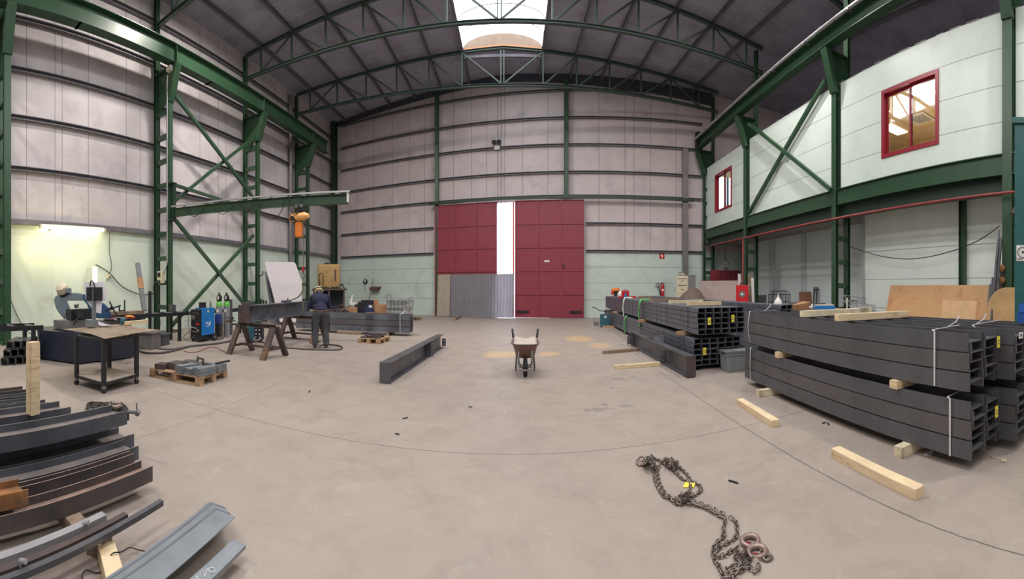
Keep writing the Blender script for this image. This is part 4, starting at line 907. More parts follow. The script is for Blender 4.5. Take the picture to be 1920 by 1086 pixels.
# ---- jib crane and hoist
J0, J1 = Vector((XL + .18, 8.95, 4.18)), Vector((-4.66, 10.56, 4.18)); jd = (J1 - J0).normalized()
t = thing('jib_crane', 'green jib crane arm reaching out from the ladder column', 'crane', (XL + .1, 8.95, 3.9), kind='thing')
MB().hbeam(J0, J1, .16, .28, .014, .01).build('arm', 'green', t, world=True)
MB().bar((XL + .16, 8.95, 3.9), (XL + .16, 8.95, 5.2), .12, .12).build('pivot_post', 'green_d', t, world=True)
for z_ in (5.2, 3.92): MB().box((XL + .1, 8.9, z_), (.3, .25, .04)).build('pivot_bracket', 'green_d', t, world=True)
MB().bar(J0 + Vector((0, -.12, .2)), J1 + Vector((.1, -.1, .2)), .05, .05).build('cable_track', 'galv', t, world=True)
MB().b2(J1 + Vector((.0, -.1, -.1)), J1 + Vector((.05, -.05, .2))).build('end_stop', 'white', t, world=True)
for k in range(6): q = J0 + jd * (.5 + k * 1.02); MB().box(q + Vector((0, -.09, .16)), (.08, .12, .05)).build('track_bracket', 'galv', t, world=True)
def jp(s, dz=0): return J0 + jd * s + Vector((0, -.12, dz))
for i, (s0, s1, dp) in enumerate(((.55, 1.3, .22), (1.6, 2.35, .24), (2.6, 3.05, .2), (3.2, 4.0, .52), (4.15, 4.55, .42))):
    cable('festoon_cable', [jp(s0, .12), jp(s0 + .1 * (s1 - s0), .12 - dp * .8), jp((s0 + s1) / 2, -dp), jp(s1 - .1 * (s1 - s0), .12 - dp * .8), jp(s1, .12)], .012, 'rubber', 'black festoon cable loop under the jib arm, %s from the column' % ORD[i], group='festoon cable loops on the jib arm')
hx = Vector((-6.03, 10.16, 0))
t = thing('chain_hoist', 'orange electric chain hoist hanging from the jib arm', 'hoist', (hx.x, hx.y, 3.1))
MB().b2(hx + Vector((-.12, -.1, 3.86)), hx + Vector((.12, .1, 4.02))).build('trolley', 'black', t, world=True)
for s_ in (-1, 1): MB().cyl(hx + Vector((.08 * s_, -.12, 4.02)), hx + Vector((.08 * s_, -.06, 4.02)), .05).build('trolley_wheel', 'frameg', t, world=True, smooth='auto')
MB().cyl(hx + Vector((-.28, 0, 3.72)), hx + Vector((.16, 0, 3.72)), .13, n=20).cyl(hx + Vector((.16, 0, 3.72)), hx + Vector((.28, 0, 3.72)), .11, .07, n=20).build('motor_body', mat('pale_orange_housing', s2l(232, 176, 110), rough=.4), t, world=True, smooth='auto', bevel=.01)
MB().cyl(hx + Vector((-.34, 0, 3.70)), hx + Vector((-.28, 0, 3.70)), .1, n=18).build('brake_cover', 'orange', t, world=True, smooth='auto')
MB().cyl(hx + Vector((-.24, -.02, 3.62)), hx + Vector((-.2, -.03, 3.74)), .12).build('control_box', 'black', t, world=True, smooth='auto')
MB().b2(hx + Vector((-.16, -.09, 3.1)), hx + Vector((.05, .09, 3.56))).build('chain_bag', 'orange', t, world=True, bevel=.04)
ch = MB().tube([hx + Vector((.09, 0, z)) for z in (3.6, 2.2)], .013, n=6); chn = ch.build('load_chain', 'chain', t, world=True)
MB().cyl(hx + Vector((.09, 0, 2.2)), hx + Vector((.09, 0, 2.08)), .04).build('hook_block', 'redbright', t, world=True, smooth='auto')
MB().tube(arc([hx + Vector((.09, 0, 2.08)), hx + Vector((.09, 0, 2.0)), hx + Vector((.14, 0, 1.95)), hx + Vector((.1, 0, 1.89)), hx + Vector((.04, 0, 1.93))]), .016).build('hook', 'steel', t, world=True, smooth=True)
cable('pendant_cable', [hx + Vector((.2, 0, 3.6)), hx + Vector((.22, 0, 3.0)), hx + Vector((.24, -.02, 2.3)), hx + Vector((.2, .0, 1.6)), hx + Vector((.22, 0, 1.25))], .012, 'rubber', 'thin black pendant cable hanging beside the hoist chain')
sl = MB().tube(arc([hx + Vector((.09, 0, 1.92)), hx + Vector((.12, 0, 1.7)), hx + Vector((.04, -.02, 1.42)), hx + Vector((-.12, -.05, 1.28)), hx + Vector((-.2, -.3, 1.21))]), .022, n=6)
sl.tube(arc([hx + Vector((.13, -.1, 1.2)), hx + Vector((.14, -.1, 1.0)), hx + Vector((.1, -.1, .8)), hx + Vector((-.1, -.1, .745)), hx + Vector((-.25, -.1, .8)), hx + Vector((-.25, -.1, 1.1)), hx + Vector((-.2, -.3, 1.21))]), .02, n=6)
tag(sl.build('lifting_sling', mat('olive_webbing', s2l(110, 116, 88), rough=.8), smooth=True), 'olive lifting sling wrapped round the work beam', 'sling')
# ---- leaning sheets by the second column
def lean(name, m, pts, r0, r1, th, lb, cat, ybot=None, **k):
    ys = [p[1] for p in pts]; y0, y1 = min(ys), max(ys)
    v = [at(x, y, r1 + (r0 - r1) * (y - y0) / (y1 - y0)) for x, y in pts]
    c0 = sum(v, Vector()) / len(v); dv = Vector((c0.x, c0.y, 0)).normalized() * th
    return tag(MB().poly(v, dv).build(name, m), lb, cat, **k)
lean('leaning_board', 'board', [(496, 491), (550, 491.5), (554, 494), (566, 528), (567, 604), (525, 604)], 16.6, 17.3, .03, 'big dusty white board with a cut corner leaning near the hoist', 'board')
for i, (x, w_) in enumerate(((499, 4), (505, 5), (511, 5))):
    lean('leaning_sheet', 'steel', [(x - 3, 510 + 8 * i), (x - 3 + w_, 509 + 8 * i), (x + 16 + w_, 606), (x + 12, 606)], 17.3 + .1 * i, 17.9 + .1 * i, .02, 'dark steel sheet edge behind the white board, %s from the column' % ORD[i], 'sheet', group='dark sheets behind the white board')
for i in range(3):
    p = fl(489 + 5 * i, 603); tag(MB().cyl(p, p + Vector((0, 0, 1.05 - .04 * i)), .045, n=10).build('upright_tube', 'black', smooth='auto'), 'short black tube standing behind the work beam, %s from the column' % ORD[i], 'tube', 'short black tubes behind the work beam')
cable('wall_hook', [(XL, 13.82, 2.1), (XL + .25, 13.8, 2.1), (XL + .38, 13.8, 2.14), (XL + .42, 13.8, 2.3)], .025, 'black', 'black bent hook arm sticking out of the second ladder column', 'hook')
tag(MB().cyl((-11.25, 17.9, 0), (-11.25, 17.9, 11.9), .11, n=14).build('down_pipe', 'frameg', smooth='auto'), 'tall grey rainwater pipe beside the third ladder column', 'pipe')
# ---- corner: tank on its rack, boxes, wrapped pallet
RT = 20.2
c = at(617, 539, RT); c.z = 0
rk = thing('storage_rack', 'dark rusty rack under the tan tank', 'rack', c, .46)
for x in (-.75, .0, .75):
    for y in (-.4, .4): MB().bar((x, y, 0), (x, y, 1.5), .08, .08).build('post', 'steel_r', rk)
MB().b2((-.85, -.5, 1.46), (.9, .5, 1.54)).build('top_shelf', 'steel_r', rk); MB().b2((-.8, -.45, .4), (.8, .45, .44)).build('lower_shelf', 'steel_r', rk)
MB().b2((-.72, .38, .05), (.72, .42, 1.45)).build('back_panel', 'dblue', rk)
tk = thing('plastic_tank', 'grimy tan plastic tank standing on the dark rack', 'tank', c + Vector((0, 0, 1.55)), .46)
MB().b2((-.57, -.45, 0), (.57, .45, 1.22)).build('tank_body', 'tank', tk, bevel=.12, smooth='auto', bseg=4)
MB().cyl((-.1, 0, 1.22), (-.1, 0, 1.3), .12, n=18).build('cap', 'black', tk, smooth='auto')
for z in (.35, .62): MB().b2((-.3, -.47, z), (-.1, -.44, z + .04)).build('rib', 'tank', tk)
MB().b2((.28, -.47, .35), (.36, -.44, .95)).build('level_slot', 'belt', tk)
for i in range(6):
    q = c + Vector((-.05 + .16 * i, -.42 + .07 * i, 1.545)); tag(MB().tube(arc([q + Vector((-.12, 0, .01)), q + Vector((0, .03, .12 + .1 * (i % 2))), q + Vector((.1, -.03, .06)), q + Vector((.16, 0, .015))]), .03, n=6).build('welding_torch', ['black', 'frameg', 'black'][i % 3], smooth=True), 'tangled torch and lead on the rack edge, %s from the tank' % ORD[i], 'torch', 'torches and leads on the rack edge')
for i, (px, y, h_, m_) in enumerate(((597, 557, .5, 'purple'), (594, 562, .35, 'blue'))):
    q = at(px, 545, 18.6); q.z = 0; tag(MB().lathe(q + Vector((0, 0, .0)), [(.12, 0), (.12, .9 + h_), (.05, 1.1 + h_), (.05, 1.15 + h_)], n=14).build('tall_bottle', m_, smooth='auto'), ['slim violet cylinder behind the worker helmet', 'slim bright blue cylinder behind the worker shoulder'][i], 'cylinder')
tag(MB().tube(arc([at(600, 541, 19.7), at(598, 520, 19.5), at(602, 512, 19.5), at(606, 520, 19.5), at(605, 541, 19.7)]), .02).build('hung_cable', 'black', smooth=True), 'black cable loop standing up in front of the tan tank edge', 'cable')
bx = [  # px, base z, ρ, w, d, h, material, label
 (650, 0, 18.4, .45, .4, .62, 'cardb', 'brown carton at the rack end of the carton row'), (661, 0, 18.6, .45, .4, .66, 'cardb', 'brown carton second from the rack'),
 (654, 0, 17.6, .5, .35, .42, 'cardb', 'low brown carton in front of the first two'), (671, 0, 17.5, .5, .4, .38, 'cardb', 'low pale carton in front of the black ones'),
 (672, 0, 19.0, .5, .4, .5, 'boxblk', 'black carton at the bottom beside the brown ones'), (683, 0, 19.0, .55, .4, .5, 'boxblk', 'black carton at the bottom in the middle'),
 (677, .5, 19.0, .6, .4, .28, 'boxblk', 'black carton on the second layer'), (688, .5, 19.0, .5, .4, .32, 'navy', 'navy carton with a white corner on the second layer'),
 (681, .78, 19.0, .5, .4, .12, 'boxblk', 'flat black carton topping the second layer'), (689, .82, 19.1, .6, .4, .16, 'boxblk', 'long black carton at the very top'),
 (693, 0, 18.2, .42, .4, .46, 'cardb', 'brown carton standing under the navy carton'), (692, .46, 18.2, .44, .4, .2, 'navy', 'blue carton lying on the brown one'),
 (703, 0, 19.2, .36, .36, 1.0, 'cardb', 'tall brown carton at the back'), (714, 0, 18.8, .55, .4, .78, 'cardb', 'wide brown carton beside the wrapped pallet'),
 (706, 0, 18.0, .24, .3, .32, 'navy', 'small dark blue carton at the front'), (713, 0, 17.9, .2, .3, .28, 'navy', 'smaller dark blue carton by the wrapped pallet'),
 (721, 0, 18.1, .32, .3, .34, 'cardb', 'small carton with a white label beside the pallet')]
for i, (px, z, r, w_, d_, h_, m_, lb) in enumerate(bx):
    q = at(px, 539, r); q.z = z; t = thing('carton', lb, 'carton', q, -(px - 960) / F + .05 * (i % 3 - 1), 'cartons in front of the door wall')
    MB().b2((-w_ / 2, -d_ / 2, .002), (w_ / 2, d_ / 2, h_)).build('carton_body', m_, t)
    MB().b2((-w_ / 2 - .001, -.025, h_ - .002), (w_ / 2 + .001, .025, h_ + .003)).build('tape', 'tank', t)
    if i in (7, 16, 10): MB().b2((w_ / 2 - .16, -d_ / 2 - .004, h_ * .3), (w_ / 2 - .02, -d_ / 2, h_ * .8)).build('white_label', 'white', t)
q = at(750, 539, 18.6); q.z = 0
t = thing('wrapped_pallet', 'pallet of silvery goods wrapped in clear film near the door wall', 'pallet load', q, .28)
MB().b2((-.62, -.42, 0), (.62, .42, .1)).build('pallet', 'pallet', t)
for j in range(2):
    gd = MB()
    for a_ in range(7):
        for b_ in range(4): gd.lathe((-.52 + a_ * .173, -.32 + b_ * .21, .12 + j * .46), [(.075, 0), (.08, .05), (.08, .3), (.05, .4), (.05, .43)], n=10)
    gd.build('jar_layer', mat('silvery_goods_%d' % j, s2l(176, 180, 176), rough=.35, var=.3, scale=9), t, smooth='auto')
def filmf(u, v):
    s = 4 * u; k = int(s) % 4; f = s - int(s); A = [(-.63, -.43), (.63, -.43), (.63, .43), (-.63, .43)]; p = A[k]; q = A[(k + 1) % 4]; o_ = .012 * sin(40 * u) + .01 * sin(13 * v + 9 * u)
    return ((p[0] + (q[0] - p[0]) * f) * (1 + o_), (p[1] + (q[1] - p[1]) * f) * (1 + o_), .1 + .9 * v)
MB().grid(filmf, 48, 8).build('film', 'film', t)
MB().grid(lambda u, v: (-.63 + 1.26 * u, -.43 + .86 * v, 1.0 + .03 * sin(9 * u) * sin(8 * v)), 12, 8).build('film_top', 'film', t)
for q_ in ([(-.6, -.3, 1.05), (-.62, -.3, 1.25), (-.5, -.3, 1.28), (-.35, -.3, 1.05)], [(.35, -.3, 1.05), (.5, -.3, 1.13), (.62, -.35, 1.08), (.6, -.4, .8)]): MB().tube(arc(q_), .03).build('film_twist', 'film', t, smooth=True)
# bits against the door wall
q = atF(685, 528, .05); cl = MB()
for k in range(6): cl.tube([q + Vector(((.15 - .008 * k) * cos(a), -.02 - .01 * k, (.16 - .01 * k) * sin(a) + .01 * k)) for a in [2 * pi * i / 18 for i in range(18)]], .009, n=5, closed=True)
cl.tube(arc([q + Vector((0, -.03, -.14)), q + Vector((-.04, -.04, -.3)), q + Vector((.0, -.04, -.45)), q + Vector((-.04, -.04, -.65))]), .012)
tag(cl.build('wire_coil', 'rubber', smooth=True), 'coil of dark wire hung on the door wall above the cartons', 'wire coil')
q = atF(707, 541, .0); t = thing('wall_tray', 'brown open tray projecting from the door wall', 'tray', q, ang)
MB().hexa([(-.32, -.02, -.1), (.22, -.02, -.1), (.22, -.4, -.1), (-.32, -.4, -.1), (-.24, -.02, .12), (.3, -.02, .12), (.3, -.4, .06), (-.3, -.4, .06)]).build('tray_body', 'belt', t)
for x in (-.2, .15): MB().bar((x, 0, -.25), (x, -.3, -.1), .02).build('bracket', 'black', t)
a = atF(700, 523, .06); b = atF(690, 570, .3); tag(MB().tube([a, b], .014).build('leaning_rod', 'black'), 'thin dark rod leaning on the door wall beside the brown tray', 'rod')
q = at(657, 572, 19.6); q.z = 0; f_ = MB().lathe(q, [(.16, 0), (.16, .03), (.03, .05), (.03, .8), (.05, .82)], n=16).cyl(q + Vector((0, 0, .8)), q + Vector((.12, 0, 1.2)), .07, .05).box(q + Vector((.18, -.02, .8)), (.34, .2, .12))
tag(f_.build('floor_stand', 'white'), 'white pedestal tool standing between the rack and the cartons', 'stand')
q = at(632, 575, 17.5); 
for i in range(5):
    a = at(618 + 7 * i, 585, 17.0 + .15 * i); a.z = .02 + 0 * i; h_ = .42 + .12 * (i % 3)
    tag(MB().box(a + Vector((0, 0, h_ / 2)), (.3, .35, h_), rz=.4 * i).tube([a + Vector((-.3, 0, h_ + .03)), a + Vector((.25, .1, h_ + .12 + .02 * i))], .025).build('steel_fixture', ['black', 'steel', 'steel_r'][i % 3]), 'dark steel fixture heaped behind the beam bundle, %s from the worker' % ORD[i], 'fixture', 'dark fixtures heaped beside the worker')
# ---- beam bundle behind the worker (webs level, flanges upright)
def nested(prefix, P, u, v, cols, L, b, h, z0, n, hb=.965, tf=.012, grp='', off=None, mname='steel', w='the floor'):
    """columns of nested H beams: P near-end corner, u along, v across"""
    for c in range(cols):
        for k in range(n):
            s = tf * (k % 2); o = P + v * (c * (h + .016) + h / 2 + s + (k - n + 1) * -.005 * (k % 2 == 0) * -1) + Vector((0, 0, z0 + b / 2 + k * b / 2 * 1.03)) + u * (0 if off is None else off(c, k))
            tag(MB().hbeam(o, o + u * L, b * hb, h, tf, .008, up=v).build('steel_beam', [mname, mname, 'steel_c', mname, mname][(k + c) % 5]), '%s, %s row, %s up' % (prefix, ['outer', 'second', 'third', 'fourth'][c], ORD[k]), 'beam', grp, 'thing')
nested('dark steel beam in the banded bundle behind the worker', Vector((-3.28, 12.45, 0)), Vector((-1, 0, 0)), Vector((0, 1, 0)), 2, 4.3, .2, .24, .1, 5, hb=.9, grp='banded beam bundle behind the worker', off=lambda c, k: .04 * ((k * 3 + c) % 3), mname='steel_b')
q = Vector((-3.62, 12.43, .09)); tag(MB().tube([q, q + Vector((0, -.004, .62)), q + Vector((0, .25, .63)), q + Vector((0, .52, .62)), q + Vector((0, .54, .0))], .012, n=4).tube(arc([q + Vector((0, 0, .62)), q + Vector((.08, 0, .68)), q + Vector((.15, .1, .75)), q + Vector((.17, .1, .66))]), .012, n=4).build('binding_strap', 'strap'), 'white binding strap round the bundle behind the worker', 'strap')
a = fl(633, 626); b = fl(679, 628); tag(MB().bar(a + Vector((0, 0, .05)), b + Vector((0, 0, .05)), .1, .1).build('timber_bearer', 'wood_d'), 'brown timber lying along the foot of the bundle behind the worker', 'timber')
for i, x in enumerate((-4.1, -6.6)): tag(MB().b2((x, 12.42, 0), (x + .1, 13.1, .098)).build('timber_bearer', 'wood_d'), ['timber bearer under the banded end of that bundle', 'timber bearer under the worker end of that bundle'][i], 'timber')
# ---- pallets with plates
def pallet(lb, P, ux, uy, Lx, Ly):
    rz = atan2(ux.y, ux.x); t = thing('wooden_pallet', lb, 'pallet', P, rz)
    for k in range(5): y = Ly * (k + .5) / 5; MB().b2((0, y - .06, .12), (Lx, y + .06, .142)).build('deck_board', 'pallet', t)
    for x in (.06, Lx / 2, Lx - .06):
        MB().b2((x - .05, 0, .098), (x + .05, Ly, .12)).build('stringer_board', 'pallet', t)
        for y in (.06, Ly / 2, Ly - .06): MB().b2((x - .05, y - .06, .022), (x + .05, y + .06, .098)).build('block', 'pallet', t)
    for y in (.06, Ly / 2, Ly - .06): MB().b2((0, y - .05, 0), (Lx, y + .05, .022)).build('bottom_board', 'pallet', t)
    return t
P1 = fl(280, 705.5); P1e = fl(375.6, 725); ux = (P1e - P1).normalized(); uy = Vector((-ux.y, ux.x, 0))
pallet('wooden pallet loaded with stacks of cut steel plates near the trolley', P1, ux, uy, (P1e - P1).length, .82)
def pstack(x, y, n_, w_, d_, rz, m_, lb, top=None, th=.022, z0=.144):
    q = P1 + ux * x + uy * y; rnd = random.Random(int(x * 100 + y * 7))
    for k in range(n_):
        tag(MB().box(q + Vector((rnd.uniform(-.006, .006), rnd.uniform(-.006, .006), z0 + th * (k + .5))), (w_, d_, th - .002), rz=atan2(ux.y, ux.x) + rz + rnd.uniform(-.03, .03)).build('steel_plate', m_), '%s, %s plate from the bottom' % (lb, ORD[k]), 'plate', 'cut plates stacked on the pallet')
pstack(.18, .16, 4, .2, .22, .2, 'plate_r', 'small brownish plate stack at the outer end of the pallet')
pstack(.36, .34, 5, .24, .3, .1, 'plate_r', 'tall brownish plate stack behind the outer end')
pstack(.4, .68, 4, .26, .26, .4, 'plate_r', 'brownish plate stack at the rear board')
pstack(.68, .62, 4, .22, .26, -.1, 'plate_r', 'grey-brown plate stack in the rear middle')
pstack(.70, .2, 6, .17, .36, -.25, 'plate', 'blue-grey plate stack, first of the front three')
pstack(.89, .21, 5, .17, .36, -.25, 'plate', 'blue-grey plate stack, second of the front three')
pstack(1.07, .22, 6, .17, .36, -.25, 'plate', 'blue-grey plate stack at the front corner of the pallet')
pstack(1.02, .62, 5, .28, .26, .0, 'plate', 'blue-grey plate stack at the far corner of the pallet')
q = P1 + ux * .86 + uy * .46 + Vector((0, 0, .26)); tag(MB().bar(q, q + ux * .14, .03).bar(q + Vector((0, 0, 0)), q + Vector((0, 0, .09)), .03).bar(q + Vector((0, 0, .09)), q - ux * .12 + Vector((0, 0, .09)), .03).cyl(q - ux * .12 + Vector((0, 0, .12)), q - ux * .12 + Vector((0, 0, .03)), .018).bar(q + ux * .14 - Vector((0, 0, .03)), q + ux * .14 + Vector((0, 0, .02)), .05).build('screw_clamp', 'plate_r'), 'steel screw clamp lying on the plates', 'clamp')
q = P1 + ux * 1.05 + uy * .56 + Vector((0, 0, .27)); tag(MB().bar(q, q + ux * .18 + Vector((0, .16, .05)), .05, .025).build('slotted_bar', 'black'), 'short black slotted bar lying across the plates', 'bar')
P2 = fl(670, 643); P2e = fl(710.6, 646); ux, uy = (P2e - P2).normalized(), None; uy = Vector((-ux.y, ux.x, 0))
pallet('small wooden pallet with flat plates in front of the banded bundle', P2, ux, uy, .7, .78)
for i, (x, y, w_, d_, z_) in enumerate(((.2, .25, .3, .36, .144), (.48, .25, .3, .34, .144), (.3, .55, .5, .3, .144), (.34, .3, .36, .3, .19), (.45, .5, .3, .26, .19), (.36, .4, .3, .3, .23))):
    q = P2 + ux * x + uy * y; tag(MB().box(q + Vector((0, 0, z_ + .018)), (w_, d_, .034), rz=.2 * i).build('steel_plate', 'plate_r'), 'dark flat plate on the small pallet, %s laid' % ORD[i], 'plate', 'plates on the small pallet')
# ---- fabricated beam standing on the floor left of centre
A = fl(722, 719.5); Bv = Vector((-1.9, 10.35, 0)); dd = (Bv - A).normalized(); sd = Vector((dd.y, -dd.x, 0))
t = thing('fabricated_beam', 'dark fabricated beam alone on the floor between the worker and the wheelbarrow', 'beam', A, kind='thing')
MB().hbeam(A + Vector((0, 0, .175)), Bv + Vector((0, 0, .175)), .18, .35, .015, .01).build('beam_body', 'steel', t, world=True)
MB().bar(A - dd * .012 + Vector((0, 0, .175)), A + dd * .003 + Vector((0, 0, .175)), .19, .352).build('end_plate', 'steel', t, world=True)
L = (Bv - A).length
for s in (.62, .68): MB().bar(A + dd * L * s + sd * .05 + Vector((0, 0, .016)), A + dd * L * s + sd * .05 + Vector((0, 0, .334)), .08, .012, up=dd).build('stiffener', 'steel', t, world=True)
cl = MB().box(A + dd * (L * .965) + sd * .13 + Vector((0, 0, .16)), (.1, .012, .2)).build('cleat', 'steel', t, world=True)
for k in range(4): q = A + dd * (L * .965) + sd * (.11 + .05 * (k % 2)) + Vector((0, -.008, .11 + .1 * (k // 2))); MB().cyl(q, q + Vector((0, -.004, 0)), .013, n=10).build('bolt_hole', 'galv', cl, world=True)
MB().cyl(A + dd * (L * .66) + sd * .1 + Vector((0, 0, .02)), A + dd * (L * .66) + sd * .1 + Vector((0, 0, .3)), .055, n=12).build('welded_pipe', 'steel', t, world=True, smooth='auto')
# ---- corrugated sheets against the door leaf
def corr(lb, px0, px1, y0, y1, off, m_):
    p0, p1 = atF(px0, 560, off), atF(px1, 560, off); u = (p1 - p0); W = u.length; u.normalize()
    z0 = .02; z1 = 2.3; n_ = int(W / .17); n2 = Vector((u.y, -u.x, 0)); prof = []
    for k in range(n_ + 1):
        x = W * k / n_; prof += [(x, 0), (min(W, x + .1), 0), (min(W, x + .12), .03), (min(W, x + .15), .03)] if k < n_ else [(W, 0)]
    mb = MB(); V = [[mb.bm.verts.new(p0 * 1 + u * x + n2 * (d_ + .18 * (1 - (z - z0) / (z1 - z0))) + Vector((0, 0, z - p0.z))) for z in (z0, z1)] for x, d_ in prof]
    for a_, b_ in zip(V, V[1:]): 
        if (a_[0].co - b_[0].co).length > 1e-4: mb.bm.faces.new((a_[0], b_[0], b_[1], a_[1]))
    bmesh.ops.solidify(mb.bm, geom=mb.bm.faces[:], thickness=.006)
    tag(mb.build('corrugated_sheet', m_), lb, 'sheet', 'corrugated sheets leaning on the red doors')
corr('narrow cream corrugated sheet leaning on the door', 821, 845, 511, 588, .45, 'corr_c')
corr('grey corrugated sheet in the middle leaning on the door', 846, 905, 511, 590, .5, 'corr_g')
corr('grey corrugated sheet standing across the open doorway', 905, 964, 511, 590, .55, 'corr_g')
a = fl(852, 601); b = fl(862, 596); tag(MB().bar(a + Vector((0, 0, .06)), b + Vector((0, 0, .06)), .12, .1).build('timber_offcut', 'wood_d'), 'short dirty timber on the floor before the corrugated sheets', 'timber')
a = fl(778, 600); b = fl(788, 599); tag(MB().bar(a + Vector((0, 0, .06)), b + Vector((0, 0, .06)), .2, .12).build('timber_offcut', 'wood_d'), 'dark timber block on the floor beyond the wrapped pallet', 'timber')
# twin floodlight + wires on the door wall
q = atF(932, 281, .1); t = thing('twin_floodlight', 'twin floodlight standing on a rail high above the doors', 'floodlight', q, ang)
MB().b2((-.15, -.05, 0), (.15, .05, .22)).build('bracket_box', 'galv', t)
for x in (-.13, .13): MB().cyl((x, -.02, .4), (x, -.16, .36), .1, .13, n=16).build('lamp_head', 'black', t, smooth='auto'); MB().bar((x, 0, .2), (x, -.02, .36), .03).build('stem', 'black', t)
for px in (933, 939.5): cable('hanging_wire', [atF(px, 160, .12), atF(px, 280, .12), atF(px, 388, .3)], .012, 'frameg', ['thin wire down the door wall, on the side of the dark leaf', 'thin wire down the door wall, on the side of the closed leaf'][px > 935], group='wires hanging above the doorway')
# ================================================================ steel on the floor at the left
DL = Vector((.1, -.995, 0)).normalized()
def lb_(lb, X, Y, z0, b, h, kind_='h', m_='pile_b', L=3.2, tf=.009):
    """beam lying web level, its hall-side flange at X; end at Y; runs toward the camera"""
    P = Vector((X, Y, z0 + b / 2)); v = Vector((-.995, -.1, 0)); mb = MB()
    if kind_ == 'h': mb.hbeam(P + v * h / 2, P + v * h / 2 + DL * L, b, h, tf, .007, up=v)
    elif kind_ == 'c': mb.chan(P + v * h / 2, P + v * h / 2 + DL * L, b, h, tf, up=v, flip=1)
    else: mb.angle(P - Vector((0, 0, b / 2)), P - Vector((0, 0, b / 2)) + DL * L, .1, b, tf)
    return tag(mb.build('steel_beam', m_), lb, 'beam', 'loose steel beams by the rear hall edge', 'thing')
lb_('front beam of the floor pile, on timber blocks', -2.42, 1.88, .095, .118, .14, m_='pile_r')
lb_('narrow brown beam tucked behind the front beam', -2.70, 1.90, .1, .11, .07, 'h', 'pile_r')
lb_('blue-grey beam third from the front of the floor pile', -2.80, 2.02, .095, .12, .2)
lb_('blue-grey beam directly in front of the raised beam', -3.04, 2.14, .095, .125, .24, m_='pile_b')
lb_('dark lower beam carrying the raised beam', -3.33, 2.0, .095, .125, .22)
lb_('dark middle beam under the raised beam', -3.14, 1.94, .225, .12, .2)
lb_('raised wide beam with a clamp on its end', -2.98, 2.02, .35, .125, .23, m_='pile_b')
lb_('flat-lying beam just behind the raised beam', -3.86, 1.88, .17, .13, .26, m_='pile_b')
lb_('beam second behind the raised beam', -4.12, 1.74, .18, .12, .12)
lb_('beam third behind the raised beam', -4.28, 1.68, .18, .12, .12, m_='pile_b')
lb_('beam fourth behind the raised beam', -4.46, 1.7, .19, .12, .12)
lb_('rearmost beam of the floor pile', -4.64, 1.66, .2, .13, .16, m_='pile_r')
lb_('short rusty orange beam lying on top of the front beams', -2.36, .85, .216, .1, .16, m_='rust', L=1.6)
for i, (X, Y, w_) in enumerate(((-2.2, 1.16, .7), (-3.7, 1.3, 1.2))):
    for z_, n_ in ((0, 'on the floor'),):
        tag(MB().b2((X - w_, Y - .06, 0), (X, Y + .05, .093 + .07 * i)).build('timber_block', 'wood_d'), ['dirty timber block under the front beam', 'long dirty timber under the rear floor beams'][i], 'timber')
p = fl(243, 769, .46); t = thing('screw_clamp', 'screw clamp gripping the end of the raised beam', 'clamp', p)
MB().cyl((-.05, 0, -.03), (.07, .04, -.01), .017, n=10).build('screw', 'frameg', t, smooth='auto'); MB().tube([(.065, .04, -.04), (.055, .04, .07)], .007).build('tommy_bar', 'frameg', t); MB().cyl((.06, .035, -.03), (.085, .045, .0), .026, n=10).build('nut', 'frameg', t, smooth='auto')
MB().box((-.06, 0, -.06), (.05, .04, .1)).build('clamp_frame', 'black', t)
# chains
def link_chain(mb, pts, pitch=.033, r=.005, wid=.0135, seed=0, jit=.25):
    path = arc([Vector(p) for p in pts], 8); seg = [0]
    for a, b in zip(path, path[1:]): seg.append(seg[-1] + (b - a).length)
    n = int(seg[-1] / pitch); rnd = random.Random(seed); j = 0
    for k in range(n):
        s = (k + .5) * pitch
        while j < len(seg) - 2 and seg[j + 1] < s: j += 1
        f = (s - seg[j]) / max(1e-6, seg[j + 1] - seg[j]); c = path[j].lerp(path[j + 1], f); d = (path[j + 1] - path[j]).normalized()
        up = Vector((0, 0, 1)); side = d.cross(up)
        if side.length < .1: side = Vector((1, 0, 0))
        side.normalize(); up2 = side.cross(d)
        a = (pi / 4 if k % 2 else -pi / 4) + rnd.uniform(-jit, jit); wv = side * cos(a) + up2 * sin(a)
        hl = pitch * .5 - 0 * r; ring = []
        for q in range(10):
            t = 2 * pi * q / 10; ring.append(c + d * (hl * cos(t) + (pitch * .22 if cos(t) > .3 else -pitch * .22 if cos(t) < -.3 else 0)) + wv * wid * sin(t))
        mb.tube(ring, r, n=5, closed=True)
    return mb
def cpx(pts, sx, sy, ox, oy, z=.012): return [fl(ox + x / sx, oy + y / sy, z) for x, y in pts]
cc = lambda pts, z=.012: cpx(pts, 4.243, 4.243, 1180, 830, z)
t = thing('lifting_chain', 'long multi-leg lifting chain with hooks sprawled on the open floor', 'chain', fl(1300, 940))
mb = MB()
link_chain(mb, cc([(175, 150), (205, 200), (200, 280), (225, 350), (262, 415), (320, 450), (400, 495), (460, 470), (540, 500), (640, 535), (720, 585), (775, 590)]), seed=1)
link_chain(mb, cc([(240, 180), (222, 240), (240, 320), (280, 400), (340, 435), (420, 455), (520, 470), (620, 505), (700, 545), (770, 580)]), seed=2)
link_chain(mb, cc([(220, 190), (212, 300), (250, 380), (310, 430), (380, 460), (480, 490), (580, 510), (680, 560), (760, 600), (745, 690), (750, 740), (690, 810), (668, 860), (680, 930), (725, 1010), (760, 1075), (830, 1060), (900, 1010), (960, 1000), (1010, 1020), (1035, 960)]), seed=3)
link_chain(mb, cc([(800, 595), (845, 630), (855, 700), (850, 750), (790, 790), (720, 830), (690, 870), (730, 905), (780, 880), (840, 840), (870, 830)]), seed=4)
